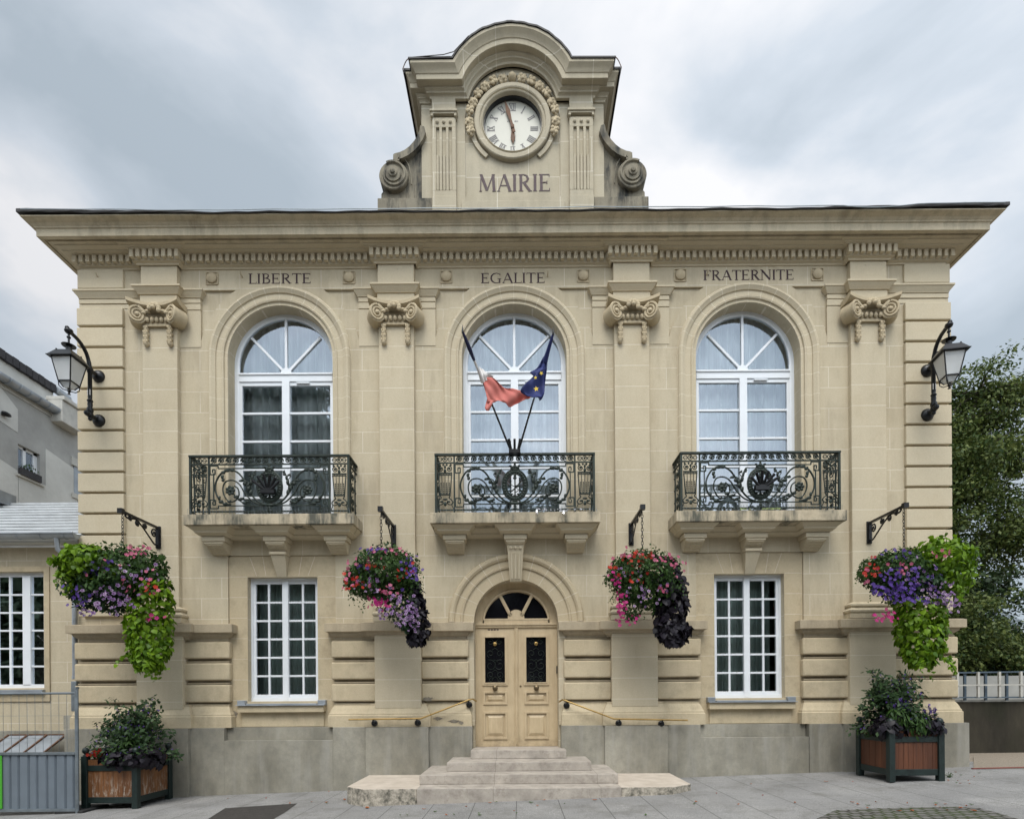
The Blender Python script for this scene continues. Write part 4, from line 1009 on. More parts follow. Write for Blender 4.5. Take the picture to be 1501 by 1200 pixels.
# silver tinsel caught on the balcony edge
def tinsel(name, x0, x1, y_, z_, mats, lab):
    m_ = MB()
    for k in range(34):
        x = random.uniform(x0, x1); m_.add([(x, y_ - random.uniform(0, .03), z_ + random.uniform(-.01, .03)), (x + random.uniform(.01, .04), y_ - random.uniform(0, .03), z_ + random.uniform(-.02, .04)), (x + random.uniform(-.02, .02), y_ - .02, z_ + random.uniform(.01, .05))], [(0, 1, 2)])
    for px_ in (x0 + .05, x0 + .5):
        for k in range(6): m_.add([(px_ + random.uniform(-.02, .02), y_ - .02, z_ - .01 * k), (px_ + random.uniform(-.03, .03), y_ - .03, z_ - .01 * k - .02), (px_ + .02, y_ - .02, z_ - .01 * k + .01)], [(0, 1, 2)])
    return tag(m_.build(name, mats, None, fix=False), lab, 'tinsel')
tinsel('tinsel', .33, 1.45, -.555, 4.80, plainmat('silver_tinsel', (.75, .76, .8), .25, .6), 'torn silver tinsel strand lying along the slab edge of the middle balcony')
m_ = MB()
for k in range(30): x = random.uniform(3.85, 4.75); m_.add([(x, -.55, 4.795), (x + .03, -.56, 4.80 + random.uniform(0, .03)), (x - .01, -.55, 4.83)], [(0, 1, 2)])
tag(m_.build('tinsel', plainmat('gold_teal_tinsel', (.35, .42, .18), .3, .5, nscale=25, var=.8), None, fix=False), 'gold and teal tinsel scraps lying on the edge of the right balcony', 'tinsel')

# --- lettering, each word one raised painted inscription
LET = {
 'M': [([(.07, 0), (.10, 1)], .05), ([(.10, 1), (.42, .05)], .13), ([(.42, .05), (.74, 1)], .055), ([(.74, 1), (.80, 0)], .13), ([(0, .01), (.15, .01)], .03), ([(.70, .01), (.90, .01)], .03), ([(.02, .985), (.14, .985)], .03), ([(.72, .985), (.84, .985)], .03)],
 'A': [([(.05, 0), (.36, 1)], .05), ([(.36, 1), (.68, 0)], .13), ([(.16, .34), (.58, .34)], .05), ([(-.02, .01), (.14, .01)], .03), ([(.58, .01), (.78, .01)], .03)],
 'I': [([(.12, 0), (.12, 1)], .13), ([(.01, .01), (.23, .01)], .03), ([(.01, .985), (.23, .985)], .03)],
 'R': [([(.14, 0), (.14, 1)], .13), ([(.02, .01), (.27, .01)], .03), ([(.02, .97), (.30, .975), (.46, .90), (.52, .74), (.46, .58), (.28, .51), (.14, .51)], [.04, .05, .09, .12, .09, .05, .04]), ([(.30, .51), (.62, .0)], .12), ([(.56, .01), (.74, .01)], .03)],
 'E': [([(.14, 0), (.14, 1)], .13), ([(.02, .975), (.56, .975)], .045), ([(.56, .995), (.56, .84)], .035), ([(.02, .02), (.58, .02)], .045), ([(.58, 0), (.58, .17)], .035), ([(.14, .51), (.44, .51)], .045), ([(.44, .60), (.44, .42)], .035)],
 'L': [([(.14, 0), (.14, 1)], .13), ([(.02, .02), (.56, .02)], .045), ([(.56, 0), (.56, .18)], .035), ([(.02, .985), (.27, .985)], .03)],
 'B': [([(.14, 0), (.14, 1)], .13), ([(.02, .975), (.32, .975), (.46, .89), (.48, .75), (.42, .61), (.28, .53), (.14, .53)], [.04, .05, .09, .11, .09, .05, .04]), ([(.28, .53), (.46, .47), (.56, .34), (.54, .15), (.40, .035), (.02, .02)], [.04, .07, .11, .12, .07, .04])],
 'T': [([(.32, 0), (.32, 1)], .13), ([(.0, .975), (.64, .975)], .045), ([(.01, .99), (.01, .82)], .035), ([(.63, .99), (.63, .82)], .035), ([(.20, .01), (.44, .01)], .03)],
 'G': [([(.70, .80), (.62, .93), (.44, 1.0), (.22, .92), (.07, .70), (.05, .45), (.12, .20), (.30, .03), (.50, .01), (.66, .10)], [.03, .04, .05, .09, .12, .13, .12, .07, .05, .05]), ([(.66, .0), (.66, .42)], .11), ([(.52, .43), (.78, .43)], .03), ([(.70, .98), (.70, .76)], .03)],
 'F': [([(.14, 0), (.14, 1)], .13), ([(.02, .975), (.56, .975)], .045), ([(.56, .995), (.56, .82)], .035), ([(.14, .51), (.42, .51)], .045), ([(.42, .60), (.42, .42)], .035), ([(.02, .01), (.27, .01)], .03)],
 'N': [([(.10, 0), (.10, 1)], .05), ([(.08, .98), (.70, .02)], .13), ([(.70, 0), (.70, 1)], .05), ([(0, .01), (.20, .01)], .03), ([(.60, .985), (.80, .985)], .03), ([(-.03, .985), (.12, .985)], .03)],
}
ADV = {'M': .98, 'A': .80, 'I': .32, 'R': .78, 'E': .70, 'L': .62, 'B': .68, 'T': .70, 'G': .88, 'F': .64, 'N': .88}
def word(txt, x0, x1, z0, h, y_, parent, name='inscription'):
    tot = sum(ADV[c] for c in txt) - .08; k = (x1 - x0) / tot; x = x0; m_ = MB()
    for c in txt:
        for j, (pts, w_) in enumerate(LET[c]):
            ww = [v * h * 1.25 for v in w_] if isinstance(w_, list) else w_ * h * 1.25
            m_.stroke([(x + px_ * k, z0 + pz * h) for px_, pz in pts], ww, y_ - .004 - .0004 * j, y_)
        x += ADV[c] * k
    return m_.build(name, 'letter', parent)
word('LIBERTE', -4.84, -3.70, 9.155, .18, -.0405, HALL)
word('EGALITE', -.60, .57, 9.135, .18, -.0405, HALL)
word('FRATERNITE', 3.46, 5.11, 9.16, .18, -.0405, HALL)
# ================================================================= clock gable
G_ = EMP('clock_gable', HALL)
CZ = 12.09
m_ = MB()
def gtop(): # underside line of the cornice
    xj = math.sqrt(.818 ** 2 - .19 ** 2); a = math.degrees(math.asin(.19 / .818)); return [(1.67, 12.47), (xj, 12.47)] + arc(0, 12.26, .838, a, 180 - a, 24) + [(-xj, 12.47), (-1.67, 12.47)]
panel = [(.87, 10.75)] + [(.87, CZ + .1)] + arc(0, CZ, .88, 8, 172, 26) + [(-.87, CZ + .1), (-.87, 10.75)]
m_.prism([(-1.67, 9.9), (1.67, 9.9)] + gtop(), 0, .12, [panel]); m_.prism([(-1.67, 9.9), (1.67, 9.9)] + gtop(), .03, 1.1, [arc(0, CZ, .60, 0, 354, 30)])
m_.box(-1.64, 1.64, .3, 1.1, 9.9, 12.5)
m_.build('body', 'gable', G_)
each([MB().box(-2.48, -1.472, -.02, .95, 9.9, 10.72), MB().box(1.472, 2.48, -.02, .95, 9.9, 10.72)], 'base_block', 'scroll', G_, bevel=.01)
each([MB().box(-1.47, -1.03, -.09, 0, 9.9, 10.69), MB().box(1.03, 1.47, -.09, 0, 9.9, 10.69), MB().box(-.95, .95, -.015, 0, 9.9, 10.66)], 'base_block', 'gable', G_, bevel=.01)
for s in (-1, 1):
    m_ = MB(); xc = s * 1.25
    m_.box(xc - .215, xc + .215, -.09, 0, 12.235, 12.50); m_.box(xc - .25, xc + .25, -.13, 0, 12.195, 12.235).box(xc - .235, xc + .235, -.11, 0, 12.165, 12.195); m_.box(xc - .235, xc - .19, -.11, 0, 12.125, 12.165).box(xc + .19, xc + .235, -.11, 0, 12.125, 12.165)
    m_.box(xc - .215, xc + .215, -.035, 0, 10.68, 12.165)
    for k in (-1.5, -.5, .5, 1.5): m_.box(xc + k * .12 - .024 - (.012 if abs(k) > 1 else 0), xc + k * .12 + .024 + (.012 if abs(k) > 1 else 0), -.075, -.03, 10.80, 11.95)
    m_.box(xc - .215, xc + .215, -.075, -.03, 10.68, 10.80).box(xc - .215, xc + .215, -.075, -.03, 11.95, 12.125)
    for k in (-1, 0, 1):
        m_.tube([(xc + k * .12, -.045, 10.82), (xc + k * .12, -.045, 11.45)], .032, 8); m_.ball((xc + k * .12, -.085, 12.04), .032, .025, .032); m_.ball((xc + k * .12, -.06, 10.81), .022)
    m_.build('fluted_pilaster', 'gable', G_, bevel=.006)
    # scroll bracket
    cx_, cz_ = s * 2.175, 11.09
    pts = [(s * 1.60, 10.72), (s * 1.60, 11.98), (s * 1.675, 11.97), (s * 1.69, 11.88), (s * 1.73, 11.78), (s * 1.79, 11.69), (s * 1.87, 11.60), (s * 1.96, 11.53), (s * 2.06, 11.485), (s * 2.13, 11.47), (s * 2.17, 11.45), (s * 2.175, 11.34)]
    aa = [95, 115, 135, 155, 175, 195, 215, 232] if s < 0 else [85, 65, 45, 25, 5, -15, -35, -52]
    pts += [(cx_ + .262 * math.cos(R(a)), cz_ + .262 * math.sin(R(a))) for a in aa] + [(s * 2.40, 10.86), (s * 2.42, 10.83), (s * 2.42, 10.72)]
    m_ = MB(); m_.prism(pts, .02, .40); m_.build('scroll_wall', 'scroll', G_, bevel=.006)
    m_ = MB()
    top = pts[1:12]; band = [Vector(p) for p in top[1:]]
    inner = []
    for i, p in enumerate(band):
        d = (band[min(i + 1, len(band) - 1)] - band[max(i - 1, 0)]).normalized(); n_ = Vector((d.y, -d.x)) * (s) ; n_ = n_ if n_.y < 0 or abs(n_.y) < 1e-6 else -n_; inner.append(p + n_ * .115 if i else p + Vector((-s * .07, -.02)))
    m_.prism([tuple(p) for p in band] + [tuple(p) for p in inner[::-1]], -.09, .05)
    m_.lathe([(.262, .05), (.262, -.06), (.25, -.075), (.01, -.075)], (cx_, 0, cz_), 34, 'y')
    sp = [(cx_ + s * (.24 - .19 * k / 60) * math.cos(R(60 + k / 60 * 760)) , -.08, cz_ + (.24 - .19 * k / 60) * math.sin(R(60 + k / 60 * 760))) for k in range(61)]
    m_.tube(sp, [.030 - .012 * k / 60 for k in range(61)], 6)
    m_.lathe([(.145, -.07), (.14, -.10), (.08, -.105), (.075, -.13), (.045, -.135), (.04, -.16), (.01, -.17)], (cx_ + s * -.0, 0, cz_ + .01), 22, 'y')
    m_.tube([(s * 1.96, -.03, 11.40), (s * 1.90, -.03, 11.30), (s * 1.86, -.03, 11.10), (s * 1.85, -.03, 10.95)], .012, 5)
    m_.build('scroll_bracket', 'scroll', G_, smooth=35)
# cornice over the gable: flat, segmental arch, flat
gp = [(-.02, 0), (.03, 0), (.035, .03), (.06, .05), (.08, .055), (.085, .08), (.12, .10), (.125, .125), (.23, .125), (.235, .13), (.235, .21), (.25, .218), (.26, .24), (.29, .275), (.32, .305), (.33, .315), (.33, .36), (-.02, .375)]
def gpath(t_):
    z = 12.45 + t_; r = .818 + t_; h = .19 + t_; xj = math.sqrt(max(r * r - h * h, 1e-6)); a = math.degrees(math.atan2(h, xj))
    return [(-1.47 - 0, z), (-xj, z)] + [(r * math.cos(R(180 - a - (180 - 2 * a) * k / 34)), 12.26 + r * math.sin(R(180 - a - (180 - 2 * a) * k / 34))) for k in range(1, 34)] + [(xj, z), (1.47, z)]
cols = [gpath(t_) for p, t_ in gp]; m_ = MB(); rows = []
for i in range(len(cols[0])):
    rows.append([(cols[j][i][0], -.06 - gp[j][0], cols[j][i][1]) for j in range(len(gp))])
# mitred returns at both ends
endL = [(-1.47 - gp[j][0], -.06 - gp[j][0], cols[j][0][1]) for j in range(len(gp))]; endR = [(1.47 + gp[j][0], -.06 - gp[j][0], cols[j][-1][1]) for j in range(len(gp))]
rows[0] = endL; rows[-1] = endR
rows = [[(-1.47 - gp[j][0], .5, cols[j][0][1]) for j in range(len(gp))]] + rows + [[(1.47 + gp[j][0], .5, cols[j][-1][1]) for j in range(len(gp))]]
m_.loft(rows, closed=True, caps=True)
m_.build('cornice', 'gable', G_, smooth=28)
for path in ([(-1.67, 1.15), (-1.67, 0.0), (-1.2, 0.0)], [(1.2, 0.0), (1.67, 0.0), (1.67, 1.15)]):
    MB().plan(path, [(p * .72, 12.44 + t_ * .97) for p, t_ in gp]).build('side_cornice', 'gable', G_, smooth=28)
# soffit vault between the arched cornice and the wall plane, and dark zinc capping
m_ = MB(); rows = []
def capline(t_, ex): 
    l = gpath(t_); l[0] = (-1.47 - ex, l[0][1]); l[-1] = (1.47 + ex, l[-1][1]); return l
lo, hi = capline(.362, .34), capline(.39, .36)
for i in range(len(lo)): 
    w_ = .006 * math.sin(i * 1.9) + .005 * math.sin(i * .8)
    rows.append([(lo[i][0], -.41, lo[i][1] + w_), (lo[i][0], 1.15, lo[i][1]), (hi[i][0], 1.15, hi[i][1]), (hi[i][0], -.41, hi[i][1] + w_)])
m_.loft(rows, closed=True, caps=True)
for s in (-1, 1):
    m_.box(*sorted((s * 1.68, s * 1.935)), -.255, 1.2, 12.785, 12.82); m_.box(*sorted((s * 1.925, s * 1.94)), -.255, 1.2, 12.73, 12.82)
m_.box(-1.64, 1.64, 1.1, 1.14, 9.9, 12.80).prism([(-1.6, 12.5)] + capline(.36, 0)[::1] + [(1.6, 12.5)], 1.10, 1.14)
m_.build('zinc_capping', 'zincdark', G_)
for s in (-1, 1):
    m_ = MB(); m_.tube([(s * 1.80, -.40, 12.84), (s * 1.86, -.38, 12.81), (s * 1.90, -.3, 12.86), (s * 1.95, -.27, 12.79), (s * 1.93, 0, 12.74)], .008, 5)
    m_.build('cable', 'hand', G_)
m_ = MB(); m_.tube([(-1.78, -.40, 12.84), (-1.2, -.43, 12.85), (-1.02, -.43, 12.90), (-.86, -.42, 13.08), (-.76, -.41, 13.20)], .007, 5); m_.build('cable', 'zincdark', G_)
# stone ring, collar and garland
m_ = MB(); ring = [(.535, .12), (.535, .0), (.548, -.045), (.56, -.055), (.57, -.035), (.60, -.035), (.605, -.055), (.62, -.065), (.685, -.065), (.70, -.05), (.70, .04)]
rows = [[(r_ * math.cos(2 * math.pi * k / 56), y_, CZ + r_ * math.sin(2 * math.pi * k / 56)) for r_, y_ in ring] for k in range(57)]; m_.loft(rows, closed=True); m_.build('clock_surround', 'gable', G_, smooth=30)
for a0_, a1_ in ((-52, -8), (188, 233)):
    m_ = MB(); m_.stroke([(.765 * math.cos(R(a)), CZ + .765 * math.sin(R(a))) for a in range(a0_, a1_, 4)], .07, -.012, .04); m_.build('collar', 'gable', G_)
cl = m_; pass
m_ = MB(); rr = .79
for i in range(17):
    a = -14 + i * 13.0; ca, sa = math.cos(R(a)), math.sin(R(a)); c_ = (rr * ca, -.04, CZ + rr * sa)
    if i == 8: m_.lathe([(.075, -.02), (.07, -.075), (.05, -.09), (.045, -.10), (.01, -.115)], (c_[0], 0, c_[2]), 16, 'y'); continue
    for (dr, dt, sz) in ((0, 0, .065), (.045, .03, .036), (-.045, .03, .036), (.04, -.035, .036), (-.04, -.035, .036), (0, .055, .04), (0, -.055, .04), (.02, .015, .03), (-.02, -.02, .03)):
        if i % 2 and abs(dr) > .03: sz *= 1.15
        m_.ball((c_[0] + dr * ca - dt * sa, c_[1] - (.03 if sz < .04 else .0) - .01 * ((i * 7) % 3), c_[2] + dr * sa + dt * ca), sz, sz * .7, sz, 7, 5)
m_.build('garland', 'lintel', G_, smooth=50)
word('MAIRIE', -.62, .685, 10.87, .31, -.001 + .03, G_)
# clock
K_ = EMP('clock', HALL)
m_ = MB(); m_.lathe([(.60, .16), (.60, .10), (.01, .098)], (0, 0, CZ), 48, 'y'); m_.build('dial', 'dial', K_, smooth=30)
m_ = MB(); rows = [[(r_ * math.cos(2 * math.pi * k / 48), y_, CZ + r_ * math.sin(2 * math.pi * k / 48)) for r_, y_ in ((.518, .02), (.518, .12), (.545, .12), (.545, .02))] for k in range(49)]; m_.loft(rows, closed=True); m_.build('shadow_rim', 'black', K_)  # rim coloured black for the shadow gap round the recessed dial
NUM = ['XII', 'I', 'II', 'III', 'IIII', 'V', 'VI', 'VII', 'VIII', 'IX', 'X', 'XI']
for i, txt in enumerate(NUM):
    m_ = MB(); a = R(-30 * i); h = .135; wd = {'I': .030, 'V': .062, 'X': .066}; tot = sum(wd[c] for c in txt); x = -tot / 2
    def tr(p): u_, v_ = p; v_ += .40 - h / 2; return (u_ * math.cos(a) - v_ * math.sin(a), CZ + u_ * math.sin(a) + v_ * math.cos(a))
    q = 0
    for c in txt:
        w_ = wd[c]; SS = {'I': [([(.5, 0), (.5, 1)], .016)], 'V': [([(.05, 1), (.5, 0)], .017), ([(.5, 0), (.95, 1)], .008)], 'X': [([(.02, 1), (.98, 0)], .017), ([(.98, 1), (.02, 0)], .008)]}[c]
        for pts, sw in SS: m_.stroke([tr((x + px_ * w_, pz * h)) for px_, pz in pts], sw, .0955 - .0003 * q, .0985); q += 1
        x += w_
    m_.stroke([tr((-tot / 2, 0)), tr((tot / 2, 0))], .006, .095, .0985); m_.stroke([tr((-tot / 2, h)), tr((tot / 2, h))], .006, .0947, .0985)
    m_.build('numeral', 'numeral', K_)
m_ = MB()
for k, (x0, w_) in enumerate(((-.10, .02), (-.07, .012), (.035, .01), (.05, .02), (.078, .008), (.092, .008))): m_.box(x0, x0 + w_, .096, .0985, CZ + .125, CZ + .145 + .006 * (k % 2))
m_.build('dial_lettering', 'numeral', K_)
def hand(ang, ln, w_, tail, y_, name):
    m2 = MB(); d = Vector((math.sin(R(ang)), math.cos(R(ang)))); n_ = Vector((d.y, -d.x)); o = Vector((0, CZ))
    pts = [o - d * tail + n_ * w_ * .5, o - d * tail - n_ * w_ * .5, o - n_ * w_ * .45, o + d * ln * .25 - n_ * w_ * .4, o + d * ln * .62 - n_ * w_ * .75, o + d * ln, o + d * ln * .62 + n_ * w_ * .75, o + d * ln * .25 + n_ * w_ * .4, o + n_ * w_ * .45]
    m2.prism([tuple(p) for p in pts], y_, y_ + .012); m2.build(name, 'hand', K_)
hand(-16, .50, .052, .10, .055, 'minute_hand'); hand(178.5, .30, .058, .06, .07, 'hour_hand')
m_ = MB(); m_.lathe([(.03, .09), (.03, .045), (.01, .04)], (0, 0, CZ), 12, 'y'); m_.build('pivot', 'hand', K_)

# ================================================================= entrance steps and rails
ST = thing('entrance_steps', 'pale pink stone steps with low side slabs leading up to the cream double door', 'steps', (0, -1, gz(0)))
def stp(x0, x1, y0, y1, z0, z1): 
    m2 = MB(); m2.box(x0, x1, y0, y1, z0, z1); o = m2.build('step', 'step', ST, bevel=.008); o.location = (0, 1, -gz(0)); return o
tr_ = [(-.80, .86, -.53, .2, .52, .665), (-1.15, 1.23, -1.02, .0, .372, .517), (-1.53, 1.60, -1.41, -.0, .222, .370), (-1.50, 1.58, -1.80, -.0, -.1, .221)]
for q in tr_: stp(*q)
for s in (-1, 1):
    xa, xb = (-2.62, -1.50) if s < 0 else (1.58, 2.72)
    if s < 0: pts = [(xb - .002, -1.78), (xa + .33, -1.80), (xa - .02, -1.50), (xa - .02, -.28), (xb - .002, -.28)]
    else: pts = [(xa + .002, -1.78), (xb - .36, -1.76), (xb, -1.48), (xb, -.28), (xa + .002, -.28)]
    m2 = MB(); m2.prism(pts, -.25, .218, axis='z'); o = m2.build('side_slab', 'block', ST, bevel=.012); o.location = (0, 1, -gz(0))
def rail(pts, balls, lab):
    t_ = thing('handrail', lab, 'handrail', (pts[1][0], -.3, 1.2), 'brass handrails beside the entrance')
    m2 = MB(); m2.tube(pts, .015, 8); o = m2.build('rail', 'brass', t_, smooth=50); o.location = -t_.location
    for bx, by, bz in balls:
        m2 = MB(); m2.ball((bx, by + .085, bz - .08), .058, .03, .058, 14, 8); m2.tube([(bx, by + .09, bz - .08), (bx, by, bz - .07), (bx, by, bz - .01)], .014, 8); m2.lathe([(.05, .12), (.05, .09), (.03, .085)], (bx, by, bz - .08), 14, 'y')
        o = m2.build('bracket', 'black', t_, smooth=50); o.location = -t_.location
yr = -.36
def rp(px, py, y=yr): return (FX(px, py, y), y, FZ(px, py, y))
rail([rp(511, 1054), rp(617, 1052.5), rp(688, 1025, -.22), rp(693, 1024, -.20), rp(698, 1027, -.12)], [(*rp(547, 1053)[:1], yr, rp(547, 1053)[2]), (rp(611, 1052.5)[0], yr, rp(611, 1052.5)[2]), (rp(686, 1026)[0], -.22, rp(687, 1026, -.22)[2])], 'brass handrail left of the entrance door, sloping down to the left')
rail([rp(1008, 1055), rp(900, 1053), rp(828, 1026, -.22), rp(824, 1025, -.20), rp(820, 1028, -.12)], [(rp(971, 1054)[0], yr, rp(971, 1054)[2]), (rp(908, 1053)[0], yr, rp(908, 1053)[2]), (rp(832, 1028)[0], -.22, rp(831, 1027, -.22)[2])], 'brass handrail right of the entrance door, sloping down to the right')

# ================================================================= flags
def cloth(name, mat, parent, grid, y0, fold, nu=14, nv=10):
    """bilinear patch through rows of measured (px, py) points, folded in depth"""
    rows = []
    g = [catm([(FX(a, b, y0), FZ(a, b, y0)) for a, b in r], 5) for r in grid]
    n = len(g[0]); m2 = MB(); cols = []
    for j in range(n):
        col = catm([r[j] for r in g], 5); cols.append(col)
    for i in range(len(cols[0])):
        rows.append([(cols[j][i][0], y0 + fold * math.sin(j * .42 + i * .28) * (.4 + .6 * j / n) + .35 * fold * math.sin(j * .9 - i * .5), cols[j][i][1]) for j in range(n)])
    m2.loft(rows); o = m2.build(name, mat, parent, smooth=70, fix=False)
    sol = o.modifiers.new('thickness', 'SOLIDIFY'); sol.thickness = .004
    return o
def flag(lab, base, tip):
    t_ = thing('flag', lab, 'flag', base, 'flags on the middle balcony'); m2 = MB(); b, e = Vector(base), Vector(tip)
    m2.tube([b - b, e - b], [.017, .011], 8); m2.lathe([(.014, -.02), (.017, .0), (.012, .03), (.002, .10)], tuple(e - b), 8); m2.build('pole', 'black', t_, smooth=50)
    return t_
def pole(s, k): return Vector((s * .07 + s * (.414 if s < 0 else .325) * k, -.58 - .855 * k, 5.84 + .69 * k))
fa = flag('furled French flag, its red and white cloth blown right from a leaning black pole', tuple(pole(-1, 0)), tuple(pole(-1, 1.63)))
fb = flag('dark blue flag with yellow stars drooping from a right-leaning black pole', tuple(pole(1, 0)), tuple(pole(1, 1.60)))
def local(o, t_): o.location = -t_.location; return o
m2 = MB(); m2.tube([tuple(pole(-1, k)) for k in (1.62, 1.52, 1.42, 1.28)], [.016, .026, .030, .020], 8); local(m2.build('blue_band', 'french_blue', fa, smooth=60), fa)
m2 = MB(); m2.tube([tuple(pole(-1, k)) for k in (1.28, 1.17, 1.08, 1.0)], [.018, .018, .026, .038], 8); local(m2.build('white_band', 'flag_white', fa, smooth=60), fa)
yf = -1.46
local(cloth('white_fold', 'flag_white', fa, [[(702, 537), (708, 541), (714, 548), (723, 551)], [(703, 541), (707, 546), (712, 551), (722, 553)], [(706, 548), (707, 551), (711, 554), (721, 555)], [(708, 555), (710, 556), (712, 557), (720, 557)]], yf, .02), fa)
local(cloth('red_cloth', 'flag_red', fa, [[(708, 553), (714, 553), (722, 554), (736, 566), (752, 569), (766, 574), (777, 578)], [(709, 562), (716, 562), (728, 562), (740, 571), (755, 574), (768, 577), (778, 580)], [(711, 571), (718, 571), (730, 572), (741, 578), (755, 581), (766, 582), (777, 583)], [(713, 580), (719, 581), (729, 582), (740, 587), (752, 589), (763, 587), (774, 585)], [(715, 590), (722, 589), (731, 588), (740, 591), (747, 595), (758, 592), (770, 587)]], yf, .035), fa)
local(cloth('red_tail', 'flag_red', fa, [[(714, 584), (719, 586), (724, 587)], [(712, 592), (716, 593), (721, 594)], [(711, 598), (714, 599), (718, 599)], [(712, 601), (714, 602), (716, 601)]], yf, .02), fa)
m2 = MB(); m2.tube([tuple(pole(1, k)) for k in (1.60, 1.50, 1.38, 1.26)], [.014, .024, .030, .04], 8); local(m2.build('furled_cloth', 'flag_blue', fb, smooth=60), fb)
ye = -1.62
local(cloth('blue_cloth', 'flag_blue', fb, [[(797, 522), (799, 524), (801, 528), (802, 532)], [(790, 535), (794, 537), (798, 541), (801, 545)], [(783, 549), (788, 551), (795, 556), (799, 562)], [(771, 563), (780, 565), (790, 570), (798, 576)], [(763, 573), (774, 577), (788, 581), (796, 583)], [(770, 577), (777, 581), (786, 584), (791, 585)]], ye, .05), fb)
local(cloth('blue_fold', 'flag_blue', fb, [[(793, 533), (797, 536), (800, 540)], [(785, 541), (789, 543), (794, 546)], [(777, 545), (781, 548), (788, 552)], [(781, 551), (784, 553), (788, 556)]], ye - .02, .03), fb)
def star(px, py, r, rot, y_):
    cx_, cz_ = FX(px, py, y_), FZ(px, py, y_); pts = []
    for k in range(10): a = R(90 + rot + 36 * k); q = r if k % 2 == 0 else r * .42; pts.append((cx_ + q * math.cos(a), cz_ + q * math.sin(a)))
    m3 = MB(); m3.prism(pts, y_ - .003, y_); local(m3.build('star', 'star', fb), fb)
star(786, 570, .044, 8, ye - .075); star(793.5, 547, .033, 30, ye - .075); star(785, 553.5, .03, 10, ye - .075)

